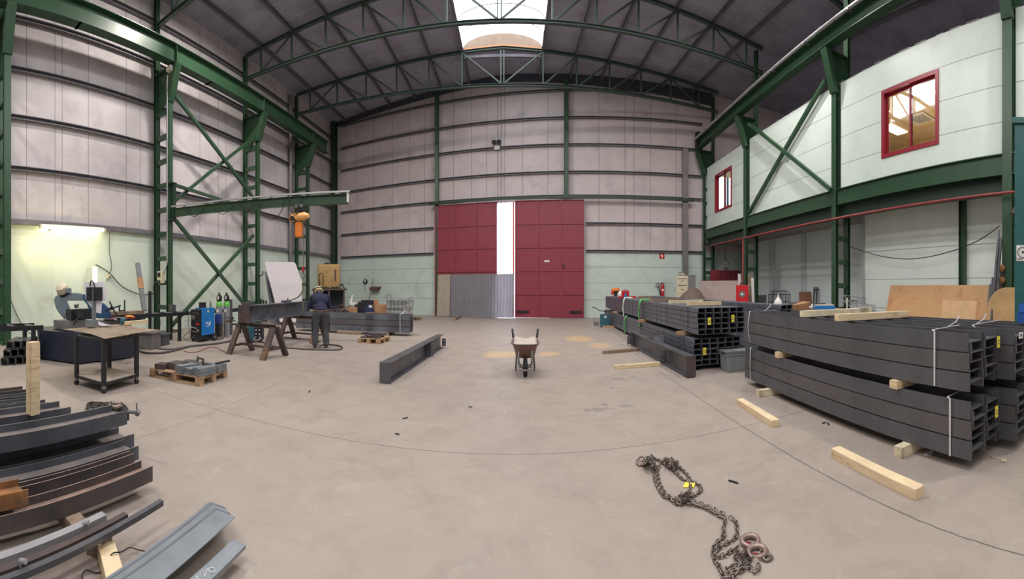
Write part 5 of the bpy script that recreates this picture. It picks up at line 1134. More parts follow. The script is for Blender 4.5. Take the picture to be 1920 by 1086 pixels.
link_chain(mb, cc([(185, 120), (240, 145), (300, 190), (360, 230), (410, 280), (470, 310), (540, 330), (572, 370), (540, 405), (490, 430), (420, 425), (380, 420)]), seed=5)
link_chain(mb, cc([(250, 160), (300, 130), (350, 140), (390, 190), (430, 225), (470, 270), (488, 310), (480, 380), (485, 430)]), seed=6)
link_chain(mb, cc([(860, 830), (850, 890), (845, 940), (870, 970), (810, 985), (780, 1010), (800, 1030), (870, 1000), (940, 960), (960, 910), (920, 870)]), seed=7)
rnd = random.Random(9)
for k, (x, y) in enumerate(((160, 130), (190, 170), (140, 150), (320, 150), (370, 175), (440, 420), (905, 890))):
    link_chain(mb, [fl(1180 + (x + rnd.uniform(-32, 32)) / 4.243, 830 + (y + rnd.uniform(-26, 26)) / 4.243, .02 + .028 * (i % 3)) for i in range(7)], seed=20 + k, jit=1.2)
mb.build('chain_legs', 'chain', t, world=True, smooth=True)
def ring(c, rx, ry, r, zt=.02, n_=18, ti=0): return [c + Vector((rx * cos(a), ry * sin(a), zt + ti * sin(a))) for a in [2 * pi * i / n_ for i in range(n_)]]
c = fl(1204, 871); MB().tube([c + Vector((x * .75, y * .75, z * .8)) for x, y, z in ((-.06, -.01, .02), (-.05, .05, .03), (0, .1, .045), (.04, .1, .05), (.06, .05, .04), (.02, -.02, .02), (-.02, -.05, .014), (-.05, -.045, .015))], .011, n=8, closed=True).build('master_ring', 'hook', t, world=True, smooth=True)
def hook(c, s, flip, rz):
    q = Matrix.Rotation(rz, 3, 'Z'); pts = [(-.055, -.06), (-.07, -.01), (-.06, .045), (-.015, .075), (.04, .065), (.07, .02), (.06, -.03), (.02, -.06), (-.01, -.058)]
    return MB().tube(arc([c + q @ Vector((x * s, y * s * flip, .03 * s)) for x, y in pts], 4), [s * (.013 + .012 * sin(pi * i / 32)) for i in range(33)], n=10)
for px, y, rz in ((1408, 1021, .3), (1420, 1042, -.4)):
    o = hook(fl(px, y), .72, 1, rz).build('safety_hook', 'hook', t, world=True, smooth=True)
    c = fl(px, y); MB().cyl(c + Vector((-.025, .01, .02)), c + Vector((-.01, -.015, .022)), .006).build('latch', 'redpipe', o, world=True)
for px, y in ((1432, 1040), (1440, 1050), (1398, 1042)): MB().tube(ring(fl(px, y), .028, .018, .01, .014, ti=.004), .007, n=8, closed=True).build('connecting_link', 'chain', t, world=True, smooth=True)
c = fl(1293, 912); pp = MB().poly([c + Vector((-.06, 0, .004)), c + Vector((.02, -.04, .004)), c + Vector((.05, .0, .012)), c + Vector((-.02, .04, .02))], (0, 0, .002)); tag(pp.build('identity_tag', 'yellow'), 'small yellow tag caught in the floor chain', 'tag')
t = thing('chain_heap', 'heap of dark chain with a hook behind the raised beam', 'chain', fl(205, 765)); mb = MB(); rnd = random.Random(5)
for k in range(16):
    link_chain(mb, [fl(163 + min(74, max(0, (k / 16) * 70 + rnd.uniform(-8, 14))), 763 + rnd.uniform(-9, 5), .015 + .07 * rnd.random() * (1 if 5 < k < 13 else .3)) for i in range(6)], pitch=.034, r=.005, wid=.013, seed=40 + k, jit=1.2)
mb.build('chain_links', 'chain_d', t, world=True, smooth=True)
hook(fl(216, 770) + Vector((.02, -.02, .05)), 1.0, -1, 1.0).build('hook', 'hook', t, world=True, smooth=True)
# thin bars and flats
D2 = Vector((.17, -.985, 0)).normalized()
p = fl(200, 973, .17); t = tag(MB().chan(p, p + D2 * 2.2, .05, .05, .006, up=(0, 0, 1)).build('channel_bar', 'galv'), 'thin bright channel nearest the floor pile', 'bar', 'thin bars on the dark blocks')
p = fl(236, 968, .16); tag(MB().bar(p, p + D2 * 2.2, .038, .038).build('square_bar', 'steel_r'), 'short square bar in the middle of the thin bars', 'bar', 'thin bars on the dark blocks')
p = fl(303, 942, .16); tag(MB().bar(p, p + D2 * 2.5, .035, .035).build('square_bar', 'steel'), 'longest thin square bar, farthest out over the floor', 'bar', 'thin bars on the dark blocks')
for i, (px, y) in enumerate(((38, 1052), (156, 981))):
    p = fl(px, y, .2); tag(MB().cyl(p, p + Vector((.03, .02, .012)), .014, n=10).cyl(p + Vector((0, 0, -.03)), p, .009, n=8).build('loose_bolt', 'galv', smooth='auto'), ['shiny bolt on the thin channel near the frame corner', 'bolt at the tip of the thin channel'][i], 'bolt')
p = fl(186, 1046); tag(MB().box(p + Vector((-.03, .02, .07)), (.12, .1, .138), rz=.5).build('square_block', 'wood_d'), 'dark square block under the thin bars', 'block')
a, b = Vector((-1.99, 1.2, .05)), Vector((-1.42, .98, .05)); tag(MB().bar(a, b, .1, .1).build('timber_bearer', 'wood'), 'cracked pale timber bearer under the flat bars', 'timber')
a, b = Vector((-1.55, 1.1, .03)), Vector((-1.25, 1.02, .03))
for i in range(6):
    wd = .12 if i else .14; p = Vector((-1.70 - .055 - .03 * i + wd / 2, 1.9 + .018 * i, .106 + .0068 * (5 - i)))
    tag(MB().sweep([(-wd / 2, 0), (wd / 2, 0), (wd / 2, .006), (-wd / 2, .006)], p, p + Vector((.15 + .006 * i, -.985, 0)).normalized() * 2.0).build('flat_bar', ['plate', 'steel_b', 'plate'][i % 3]), 'wide blue-grey flat bar, %s from the top of the fanned stack' % ORD[i], 'flat bar', 'fanned flat bars in the front')
p = Vector((-1.48, 1.79, .1)); t = thing('flat_bar', 'single narrow flat bar with chalk marks beside the fanned stack', 'flat bar', p)
MB().sweep([(-.045, -.02), (.045, -.02), (.045, 0), (-.045, 0)], p, p + Vector((.11, -.99, 0)).normalized() * 1.9).build('bar', 'plate', t, world=True)
def chalk(cx_, cy_, pts): return [fl(cx_ + x, cy_ + y, .104) for x, y in pts]
ck = MB(); 
ck.tube(chalk(397, 1069, [(6 * cos(a), 5 * sin(a)) for a in [2 * pi * i / 12 for i in range(12)]]), .0016, n=4, closed=True)
for q in ([(375, 1078), (381, 1068), (383, 1082)], [(383, 1082), (389, 1066)], [(367, 1080), (374, 1088)], [(366, 1087), (373, 1079)]): ck.tube([fl(x, y, .104) for x, y in q], .0016, n=4)
ck.build('chalk_marks', 'white', t, world=True)
tag(MB().b2((-1.6, .95, 0), (-1.1, 1.03, .078)).build('timber_bearer', 'wood'), 'pale timber sliver under the chalk-marked bar', 'timber')
cable('tie_wire', [fl(154, 1086, .01), fl(155, 1075, .03), fl(163, 1069, .02), fl(178, 1074, .01), fl(190, 1072, .01), fl(200, 1055, .06), fl(211, 1038, .11), fl(228, 1035, .1), fl(243, 1027, .05), fl(258, 1031, .02), fl(278, 1035, .05)], .0035, 'rubber', 'thin bent wire trailing over the pale timber bearer', 'wire')
# ================================================================ RIGHT SIDE
# ---- H beam stacks
SU = Vector((.131, .991, 0)).normalized(); SV = Vector((.991, -.131, 0)).normalized(); SP = Vector((3.14, 1.34, 0))
def SPt(u, v, z): return SP + SU * u + SV * v + Vector((0, 0, z))
g = 'strapped H beams in the near stack'
for lvl, z0, du, nm in ((0, .1, 0, 'lower layer'), (1, .69, .02, 'upper layer')):
    nested('H beam, %s of the corner stack, aisle bundle' % nm, SPt(du, 0, 0), SU, SV, 2, 4.17, .166, .245, z0, 5, grp=g, off=lambda c, k: .012 * ((k * 2 + c) % 3), w='the timbers')
    nested('H beam, %s of the corner stack, wall bundle' % nm, SPt(-.17 + du, .57, 0), SU, SV, 3, 4.2, .166, .245, z0, 5, grp=g, off=lambda c, k: .012 * ((k + c) % 3), w='the timbers')
wl = ['under the near corner stack, beam-end side', 'under the near corner stack, crate side']
for i, u in enumerate((.72, 3.35)):
    tag(MB().bar(SPt(u, -.16 - .05 * i, .049), SPt(u, 1.4, .049), .1, .096).build('timber_bearer', 'wood_p'), 'pale timber bearer ' + wl[i], 'timber', 'bearers of the near corner stack')
    tag(MB().bar(SPt([.86, 3.05][i], -.07, .645), SPt([.86, 3.05][i], 1.38, .645), .1, .078).build('timber_bearer', 'wood'), 'timber between the two beam layers, ' + ['beam-end side', 'crate side'][i], 'timber', 'bearers of the near corner stack')
def strap(lb, pts, w_=.018, m_='strap', tail=None, name='binding_strap', cat='strap'):
    mb = MB()
    for a, b in zip(pts, pts[1:]):
        d = (b - a); mb.bar(a, b + d.normalized() * .002, w_, .002, up=(SV if abs(d.z) > .05 else Vector((0, 0, 1))))
    if tail: mb.tube(arc(tail), .008, n=4)
    return tag(mb.build(name, m_), lb, cat)
def wrap(u, z0, z1, v0, v1, lb, bow=0, **k):
    e = .006; n_ = 6; side = [SPt(u + .02 * bow * i / n_, v0 - .028 - bow * .04 * sin(pi * i / n_), z0 + (z1 - z0) * i / n_) for i in range(n_ + 1)]
    top = SPt(u + .03, (v0 + v1) / 2, z1 + .012)
    return strap(lb, side + [SPt(u + .03, v0 - .02, z1 + .01), SPt(u + .05, v1 * .5, z1 + .012), SPt(u + .08, v1, z1 + .01)], tail=[SPt(u + .05, v1 * .5, z1 + .012), SPt(u + .0, v1 * .5 + .03, z1 + .05), SPt(u - .02, v1 * .5 + .05, z1 + .07), SPt(u - .03, v1 * .5 + .08, z1 + .12)], **k)
wrap(.39, .7, 1.2, 0, .52, 'white strap round the upper beam bundle at its near end')
wrap(3.95, .7, 1.2, 0, .52, 'loose white strap round the upper beam bundle at the crate end', bow=1)
wrap(.22, .1, .61, 0, .52, 'white strap round the lower beam bundle at its near end')
wrap(3.93, .1, .61, 0, .52, 'white strap round the lower beam bundle at the crate end', bow=.4)
wrap(.3, .7, 1.2, .57, 1.3, 'white strap over the wall-side upper bundle')
def ytag(lb, c, w_=.045, h_=.11, rz=0, m_='yellow'):
    t = thing('bundle_tag', lb, 'tag', c, rz, 'yellow tags on the steel ends' if m_ == 'yellow' else None)
    MB().b2((-w_ / 2, -.003, 0), (w_ / 2, 0, h_)).build('card', m_, t)
    for k in (.3, .55): MB().b2((-w_ * .3, -.0045, h_ * k), (w_ * .3, -.003, h_ * k + .012)).build('print_line', 'frameg', t)
ytag('yellow tag on the upper beam ends near the teal column', SPt(-.02, .45, 1.02), rz=-.3)
ytag('yellow tag on the lower beam ends near the frame edge', SPt(-.02, .41, .36), rz=-.3)
ytag('white card on the wall-side beam ends', SPt(-.19, .6, 1.1), .07, .06, rz=-.3, m_='white')
wm = MB(); rnd = random.Random(8)
for i in range(26):
    u = rnd.uniform(.05, 2.6); z = rnd.uniform(.14, .24) if i % 3 else rnd.uniform(.3, .4); p = SPt(u, -.0035, z); 
    wm.tube([p, p + SU * rnd.uniform(-.05, .05) + Vector((0, 0, rnd.uniform(-.05, .05)))], .0015, n=4)
tag(wm.build('chalk_marks', mat('faint_chalk', s2l(150, 150, 150), rough=.9)), 'faint chalk strokes on the lower beam faces', 'chalk marks', kind='stuff')
# top timbers
for a, b, lb in (((3.53, 3.91), (4.85, 3.80), 'pale blackened timber on top of the beam stack, farther one'), ((3.40, 3.16), (4.46, 2.86), 'pale timber on top of the beam stack, closer one')):
    tag(MB().bar((a[0], a[1], 1.245), (b[0], b[1], 1.245), .09, .08).build('timber_bearer', 'wood_p' if 'farther' in lb else 'wood'), lb, 'timber')
# loose floor timbers
def ftimber(lb, a, b, w_, h_, m_='wood'): tag(MB().bar(Vector((*a, h_ / 2)), Vector((*b, h_ / 2)), w_, h_).build('loose_timber', m_, bevel=.004), lb, 'timber', kind='thing')
ftimber('short pale timber on the open floor beyond the long one', (2.95, 4.52), (2.80, 3.55), .1, .08)
ftimber('long pale timber on the open floor beside the beam stack', (2.74, 2.56), (2.57, 1.53), .1, .085)
ftimber('thin timber on the floor ending at the far half of the bracketed beam', (2.16, 9.22), (3.14, 9.42), .08, .08, 'wood_d')
ftimber('thin timber on the floor ending under the bracketed beam middle', (1.98, 7.45), (2.95, 7.5), .08, .08, 'wood')
c = fl(1745, 850); tag(MB().poly([c + Vector((-.09, .02, .002)), c + Vector((-.02, -.03, .002)), c + Vector((.06, .0, .01)), c + Vector((-.01, .06, .004))], (0, 0, .001)).build('paper_scrap', 'paper'), 'white paper scrap on the floor beside the lower beams', 'paper')
cable('tie_wire', [fl(1856, 855, .005), fl(1866, 858, .01), fl(1876, 861, .01), fl(1886, 859, .03), fl(1884, 866, .01), fl(1878, 862, .03), fl(1888, 864, .01)], .004, 'wood_p', 'pale twisted tie wire on the floor at the beam ends', 'wire')
for i, (px, y) in enumerate(((1545, 794), (1553, 796), (1375, 905), (882, 764), (760, 785), (580, 735), (745, 815))):
    c = fl(px, y); tag(MB().box(c + Vector((0, 0, .006)), (.05 + .02 * (i % 3), .016, .01), rz=i).build('floor_scrap', 'black'), 'small dark scrap on the bare floor, %s' % ['beside the beam stack', 'touching its twin beside the beam stack', 'right of the chain', 'before the wheelbarrow', 'amid the floor', 'near the pallet', 'behind the floor joint'][i], 'scrap')
# ---- rectangular tube bundles
TU = Vector((.0723, .997, 0)).normalized(); TV = Vector((.997, -.0723, 0)).normalized()
def tubes(nm, P, cols, rows, z0, L, grp, tw=.17, th=.104):
    for r in range(rows):
        me = None
        for c in range(cols):
            o = MB().rtube((0, 0, 0), TU * L, tw - .004, th - .005, .008).build('steel_tube', 'steel_b', origin=None) if (r, c) == (0, 0) else None
            if o is not None: proto = o
            else: o = proto.copy(); COL.objects.link(o)
            o.location = P + TV * (tw * (c + .5)) + TU * (.012 * ((r * 5 + c * 3) % 4)) + Vector((0, 0, z0 + th * (r + .5)))
            tag(o, 'steel tube, %s, %s row up, %s from the aisle' % (nm, ORD[r], ORD[c]), 'tube', grp)
TP = Vector((3.36, 6.75, 0))
tubes('upper bundle behind the grey crate', TP + Vector((.04, -.08, 0)), 6, 5, .69, 10.6, 'rectangular tubes in the upper bundle')
tubes('lower bundle behind the grey crate', TP, 6, 5, .09, 10.6, 'rectangular tubes in the lower bundle')
TP3 = Vector((5.48, 6.75, 0))
tubes('upper bundle beside the white funnel', TP3, 2, 5, .69, 10.4, 'rectangular tubes in the bundle by the funnel')
tubes('lower bundle beside the white funnel', TP3, 2, 5, .09, 10.4, 'rectangular tubes in the lower bundle by the funnel')
def TPt(s, v, z, P=TP): return P + TU * s + TV * v + Vector((0, 0, z))
for i, s in enumerate((.7, 3.9, 7.9)):
    tag(MB().bar(TPt(s, -.1, .65), TPt(s, 1.1, .65), .09, .078).build('timber_bearer', 'pallet'), 'timber between the two tube bundles, %s from the open tube ends' % ORD[i], 'timber', 'bearers between the tube bundles')
for i, s in enumerate((.7, 4.2, 8.4)):
    tag(MB().bar(TPt(s, -.1 - .3 * (i == 2), .043), TPt(s, 1.1, .043), .1, .085).build('timber_bearer', 'pallet'), 'timber under the lower tube bundle, %s from the open tube ends' % ORD[i], 'timber', 'bearers under the tube bundle')
    tag(MB().bar(TPt(s, -.05, .043, TP3), TPt(s, .4, .043, TP3), .1, .085).build('timber_bearer', 'pallet'), 'timber under the funnel-side tube bundle, %s from the open ends' % ORD[i], 'timber', 'bearers under the funnel-side bundle')
    tag(MB().bar(TPt(s, -.05, .65, TP3), TPt(s, .4, .65, TP3), .1, .078).build('timber_bearer', 'pallet'), 'timber in the middle of the funnel-side tube bundle, %s from the open ends' % ORD[i], 'timber', 'bearers under the funnel-side bundle')
def tband(lb, s, z0, z1):
    mb = MB(); v1 = 1.03 + .04 * (z0 > .5); v0 = .04 * (z0 > .5) - .004
    mb.bar(TPt(s, v0, z0), TPt(s, v0, z1), .02, .003, up=TV).bar(TPt(s, v0, z1 + .002), TPt(s, v1, z1 + .002), .02, .003).bar(TPt(s, v1, z0), TPt(s, v1, z1), .02, .003, up=TV)
    tag(mb.build('steel_band', 'black'), lb, 'strap', 'black steel bands on the tube bundles')
for i, s in enumerate((.45, 2.6, 5.2, 8.0)):
    tband('black steel band on the upper tube bundle, %s from the open ends' % ORD[i], s, .69, 1.213)
    if i < 2: tband('black steel band on the lower tube bundle, %s from the open ends' % ORD[i], s + .1, .09, .613)
ytag('yellow tag on the upper tube ends, aisle side', TPt(-.1, .27, .88), .07, .14); ytag('yellow tag on the upper tube ends, funnel side', TPt(-.1, .78, .92), .07, .14)
ytag('yellow tag on the lower tube ends', TPt(-.03, .2, .3), .07, .14)
# slings
def sling(lb, s, z0, z1, m_, tw=.06, topv=.3):
    a = TPt(s, -.02, z0); b = TPt(s - .1, -.02, z1); mid = TPt(s - .02, -.05, (z0 + z1) / 2)
    pts = arc([TPt(s, topv, z1 + .02), TPt(s, .05, z1 + .03), b + Vector((-.02, 0, -.05)), mid, a], 5); mb = MB()
    mb.tube(pts, [.02 + .012 * abs(sin(i * .7)) for i in range(len(pts))], n=5); tag(mb.build('lifting_sling', m_, smooth=True), lb, 'sling')
sling('bright green sling hanging over the upper tube bundle', 4.1, .45, 1.21, 'gsling'); sling('white and green sling hanging down the upper bundle', 6.3, .6, 1.21, 'wsling')
sling('green sling hanging on the lower tube bundle', 6.1, .05, .6, 'gsling', topv=.02)
# timbers on the tube bundle
for i, (s, v0, v1, m_, lb) in enumerate(((.75, .12, .95, 'wood', 'pale timber on the tube bundle closest to the open ends'), (1.9, .1, 1.02, 'wood_p', 'weathered timber second on the tube bundle'), (3.4, .06, 1.04, 'wood_d', 'brown timber third on the tube bundle'), (6.4, .5, 1.0, 'wood_d', 'grey-green plank fourth on the tube bundle'))):
    tag(MB().bar(TPt(s, v0 + .04, 1.255), TPt(s + .15, v1 + .04, 1.255), .1, .08).build('timber_bearer', m_), lb, 'timber', 'timbers on the tube bundle')
# things on the tube bundle far end
q = TPt(9.3, .3, 1.215)
t = thing('petrol_generator', 'small red petrol engine on the far end of the tube bundle', 'engine', q, -.2)
MB().b2((-.2, -.15, 0), (.2, .15, .03)).build('base', 'frameg', t); MB().b2((-.1, -.12, .03), (.14, .12, .22)).build('engine_block', 'black', t, bevel=.01); MB().lathe((-.02, 0, .22), [(.17, 0), (.19, .03), (.18, .1), (.1, .14), (.03, .15)], n=20).build('fuel_tank', 'orange', t, smooth='auto'); MB().b2((-.22, -.13, .08), (-.1, .1, .22)).build('shroud', 'redbright', t, bevel=.02); MB().cyl((.15, 0, .1), (.22, 0, .1), .07).build('muffler', 'frameg', t, smooth='auto')
q = TPt(8.5, .3, 1.215); t = thing('plastic_jug', 'white plastic jug beside the red engine', 'jug', q)
MB().lathe((0, 0, 0), [(.1, 0), (.11, .02), (.11, .15), (.05, .2), (.03, .24)], n=16).build('jug_body', 'white', t, smooth='auto'); MB().cyl((0, 0, .24), (.01, 0, .36), .025, .012).build('spout', 'white', t, smooth='auto')
q = TPt(7.9, .38, 1.215); t = thing('tool_case', 'red tool case standing behind the white jug', 'case', q, -.1); MB().b2((-.14, -.08, .0), (.14, .08, .26)).build('case_body', 'redbright', t, bevel=.015); MB().tube([(-.05, 0, .26), (-.04, 0, .3), (.04, 0, .3), (.05, 0, .26)], .01).build('handle', 'black', t)
q = TPt(6.9, .18, 1.215); tag(MB().lathe(q, [(.09, 0), (.085, .06), (.03, .17), (.02, .24)], n=16).build('blue_funnel', 'mblue', smooth='auto'), 'dark blue funnel upside down on the tube bundle', 'funnel')
q = TPt(7.2, .3, 1.215); t = thing('red_tray', 'flat red tray lying by the blue funnel', 'tray', q, -.1); MB().b2((-.3, -.15, 0), (.3, .15, .02)).build('tray_base', 'redbright', t); MB().b2((-.3, -.15, .02), (.3, -.13, .06)).b2((-.3, .13, .02), (.3, .15, .06)).build('rim', 'redbright', t)
q = TPt(.35, .16, 1.215, TP3); t = thing('white_funnel', 'white plastic funnel upside down on the funnel-side bundle', 'funnel', q)
MB().lathe((0, 0, 0), [(.1, 0), (.1, .03), (.085, .07), (.03, .15), (.018, .17), (.008, .26)], n=20).build('funnel_body', 'white', t, smooth='auto')
# crowbar, teal case
cable('crowbar', [at(1110, 577, 15.9), at(1116, 577.5, 15.9), at(1129, 583.5, 15.7), TPt(8.4, .15, .655)], .018, 'black', 'black crowbar poking out between the tube bundles', 'crowbar')
c = fl(1136, 614); t = thing('teal_case', 'teal metal case on the floor at the far end of the tube bundle', 'case', c + Vector((0, .15, 0)), -.2)
MB().b2((-.2, -.15, .01), (.2, .15, .52)).build('case_body', 'tealb', t, bevel=.02); MB().b2((-.04, -.155, .38), (.06, -.15, .46)).build('white_label', 'white', t); MB().b2((-.1, -.155, .03), (.1, -.15, .07)).build('badge', 'white', t); MB().b2((-.2, -.152, .49), (.2, -.15, .5)).build('lid_seam', 'black', t)
c = fl(1119, 611); t = thing('grey_case', 'small grey case on the floor beside the teal case', 'case', c + Vector((0, .1, 0)), -.2); MB().b2((-.1, -.1, 0), (.1, .1, .17)).build('case_body', 'frameg', t, bevel=.01); MB().tube([(-.09, 0, .17), (-.09, 0, .3), (-.05, 0, .3)], .012).build('handle', 'frameg', t)
# ---- bracketed beam
A = Vector((3.06, 6.28, 0)); Bv = Vector((3.30, 10.37, 0)); dd = (Bv - A).normalized(); sd = Vector((-dd.y, dd.x, 0)); L = (Bv - A).length
t = thing('fabricated_beam', 'dark fabricated beam with welded brackets beside the tube bundles', 'beam', A, kind='thing')
MB().hbeam(A + Vector((0, 0, .2)), Bv + Vector((0, 0, .2)), .17, .37, .015, .01).build('beam_body', 'steel', t, world=True)
MB().bar(A - dd * .012 + Vector((0, 0, .2)), A + dd * .003 + Vector((0, 0, .2)), .18, .375).build('end_plate', 'steel_r', t, world=True)
def bolts(pr, c, ax, rows=2, cols=1, sp=.1):
    for i in range(rows):
        for j in range(cols): q = c + Vector((0, 0, (i - .5) * sp)) + ax * (j - .5 * (cols - 1)) * .05; MB().cyl(q - dd * .008, q - dd * .014, .013, n=10).build('bolt_hole', 'galv', pr, world=True)
q = A + dd * (L * .98) + sd * .14 + Vector((0, 0, .16)); o = MB().bar(q - dd * .006, q + dd * .006, .12, .22).build('cleat', 'steel', t, world=True); bolts(o, q, sd, 2, 1, .12)
q = A + dd * (L * .98) + sd * .05 + Vector((0, 0, .2)); o = MB().bar(q - dd * .006, q + dd * .006, .1, .34).build('end_stiffener', 'steel', t, world=True); bolts(o, q, sd, 2, 1, .14)
q = A + dd * (L * .3) + sd * .1 + Vector((0, 0, .17)); o = MB().bar(q - dd * .006, q + dd * .006, .16, .26).build('cleat', 'steel', t, world=True); bolts(o, q + sd * .02, sd, 2, 1, .12)
q = A + dd * (L * .44) + Vector((0, 0, .386)); w_ = MB().poly([q, q + dd * .95, q + dd * .0 + Vector((0, 0, .15)) - sd * .0], sd * .012).build('gusset', 'steel', t, world=True)
MB().box(q + Vector((.0, 0, .08)), (.2, .014, .16), rz=atan2(dd.y, dd.x) - pi / 2).build('head_plate', 'plate', t, world=True)
MB().poly([q - sd * .08, q + dd * .9 - sd * .08, q + Vector((0, 0, .14)) - sd * .08], sd * -.01).build('gusset', 'steel', t, world=True)
# ---- grey crate
t = thing('plastic_crate', 'grey lidded plastic crate on the floor at the tube ends', 'crate', Vector((3.82, 6.3, 0)), -.06)
MB().hexa([(.02, .02, 0), (.58, .02, 0), (.58, .30, 0), (.02, .30, 0), (0, 0, .38), (.6, 0, .38), (.6, .32, .38), (0, .32, .38)]).build('crate_body', 'ggrey', t, bevel=.012)
MB().b2((-.01, -.01, .36), (.61, .33, .39)).b2((-.01, -.01, .31), (.61, .33, .325)).build('rim', 'ggrey', t)
for x in (.12, .46): MB().b2((x, -.012, .02), (x + .012, 0, .31)).build('rib', 'ggrey', t)
MB().b2((-.012, .1, .33), (-.008, .22, .36)).build('hand_hole', 'black', t)
ld = MB().grid(lambda u, v: (-.02 + .64 * u, -.02 + .36 * v, .392 + .02 * sin(pi * u) * sin(pi * v) + .006 * sin(9 * u) * cos(7 * v)), 12, 8); bmesh.ops.solidify(ld.bm, geom=ld.bm.faces[:], thickness=.012); ld.build('lid', mat('pale_crate_lid', s2l(158, 162, 160), rough=.45), t)
# ---- wheelbarrow (seen from its wheel side)
c = fl(985, 709.5); t = thing('wheelbarrow', 'wheelbarrow full of sand standing alone mid floor', 'wheelbarrow', c, -.03)
w_ = MB().lathe((-.04, .17, .17), [(.08, 0), (.16, .005), (.172, .03), (.172, .05), (.16, .075), (.08, .08)], n=28, axis=(1, 0, 0)).build('wheel', 'rubber', t, smooth='auto'); MB().cyl((-.06, .17, .17), (.06, .17, .17), .05, n=14).build('hub', 'frameg', w_, smooth='auto')
def tubp(a, zf):
    x = cos(a); y = sin(a); 
    return x, y
prof = [(.19, .26, .33, .42), (.215, .32, .36, .40), (.25, .40, .48, .36), (.275, .46, .60, .34), (.285, .48, .605, .34)]
mb = MB(); rings = []
for w2, l2, z, yo in ((.13, .2, .30, .5), (.175, .26, .34, .48), (.21, .33, .48, .44), (.24, .38, .585, .42), (.262, .40, .59, .42), (.262, .40, .572, .42), (.235, .37, .565, .42), (.2, .32, .48, .44)):
    rings.append([mb.bm.verts.new((w2 * (abs(cos(a)) ** .55) * (1 if cos(a) > 0 else -1), yo + l2 * (abs(sin(a)) ** .55) * (1 if sin(a) > 0 else -1), z - .0 * sin(a))) for a in [2 * pi * k / 36 for k in range(36)]])
for A_, B_2 in zip(rings, rings[1:]):
    for k in range(36): mb.bm.faces.new((A_[k], A_[(k + 1) % 36], B_2[(k + 1) % 36], B_2[k]))
mb.bm.faces.new(rings[0][::-1]); mb.build('tub', 'tub', t, smooth='auto')
MB().tube([(.262 * (abs(cos(a)) ** .55) * (1 if cos(a) > 0 else -1), .42 + .4 * (abs(sin(a)) ** .55) * (1 if sin(a) > 0 else -1), .588) for a in [2 * pi * k / 40 for k in range(40)]], .01, n=6, closed=True).build('rim', 'frameg', t, smooth=True)
rnd = random.Random(2)
MB().grid(lambda u, v: ((u - .5) * .44, .09 + .66 * v, .56 + (.035 + .075 * (v > .25) * sin(pi * min(1, v * 1.1)) * (.55 + 1.6 * abs(u - .5))) * (1 if 0 < u < 1 and 0 < v < 1 else 0) + .008 * sin(31 * u + 17 * v)), 16, 16).build('sand_load', 'sand', t, smooth=True)
for s in (-1, 1):
    MB().tube(arc([(s * .06, .0, .2), (s * .1, .03, .2), (s * .12, .12, .3), (s * .13, .3, .37), (s * .17, .6, .42), (s * .24, .95, .6), (s * .26, 1.15, .72)]), .017, n=8).build('handle_tube', 'frameg', t, smooth=True)
    MB().tube([(s * .235, .93, .59), (s * .262, 1.17, .735)], .022, n=8).build('grip', 'rubber', t, smooth=True)
    MB().tube(arc([(s * .15, .55, .4), (s * .17, .62, .2), (s * .18, .66, .03), (s * .17, .62, .012)]), .018, n=8).build('leg', 'frameg', t, smooth=True)
    MB().tube([(s * .12, .02, .22), (s * .12, .05, .47)], .016, n=8).build('front_stay', 'frameg', t, smooth=True)
    MB().tube([(s * .055, .17, .17), (s * .12, .1, .25)], .014, n=8).build('axle_stay', 'frameg', t, smooth=True)
MB().tube(arc([(-.12, .02, .24), (-.11, -.02, .18), (-.06, -.04, .15), (.06, -.04, .15), (.11, -.02, .18), (.12, .02, .24)]), .017, n=8).build('nose_hoop', 'frameg', t, smooth=True)
# ---- against the door wall, right part
q = atF(1242, 556, .12); q2 = q.copy()
t = thing('fire_extinguisher', 'red fire extinguisher with a black horn on the door wall', 'fire extinguisher', q, ang)
MB().lathe((0, 0, 0), [(.08, 0), (.1, .02), (.1, .56), (.07, .64), (.03, .67)], n=20).build('cylinder', 'redbright', t, smooth='auto')
MB().box((0, -.02, .71), (.12, .06, .06)).build('valve', 'black', t); MB().bar((.02, -.02, .74), (.16, -.02, .7), .02).build('lever', 'black', t)
MB().tube(arc([(-.03, 0, .7), (-.15, -.03, .66), (-.28, -.03, .7), (-.36, -.03, .6), (-.3, -.03, .5), (-.2, -.03, .5), (-.18, -.03, .62), (-.22, -.03, .68)]), .018).build('hose', 'rubber', t, smooth=True)
MB().cyl((-.2, -.03, .5), (-.08, -.03, .05), .022, .05, n=14).build('horn', 'rubber', t, smooth='auto')
MB().b2((-.05, -.105, .28), (.05, -.1, .4)).build('label', 'white', t)
q = atF(1241, 480, .02); t = thing('fire_sign', 'small red fire extinguisher sign on the door wall', 'sign', q, ang)
MB().b2((-.14, -.01, -.14), (.14, 0, .14)).build('plate', 'redbright', t); MB().b2((-.02, -.014, -.08), (.05, -.01, .06)).cyl((.015, -.012, .06), (.015, -.012, .09), .012).b2((-.08, -.014, .02), (-.02, -.01, .05)).build('pictogram', 'white', t)
q = at(1279.5, 539, 18.9); q.z = 0; t = thing('drawer_cabinet', 'cream drawer cabinet at the foot of the grey post', 'cabinet', q, -.42)
MB().b2((-.28, -.25, .05), (.28, .25, 2.15)).build('body', 'cream', t)
for k in range(5):
    d_ = MB().b2((-.25, -.265, .12 + .4 * k), (.25, -.25, .12 + .4 * k + .36)).build('drawer', 'cream', t); MB().b2((-.08, -.28, .3 + .4 * k), (.08, -.265, .32 + .4 * k)).build('handle', 'frameg', d_)
for z in (1.98, 1.66):
    lt = MB()
    for j in range(9): lt.b2((-.2 + .045 * j, -.268, z), (-.2 + .045 * j + .03, -.266, z + .05))
    lt.build('lettering', 'belt', t)
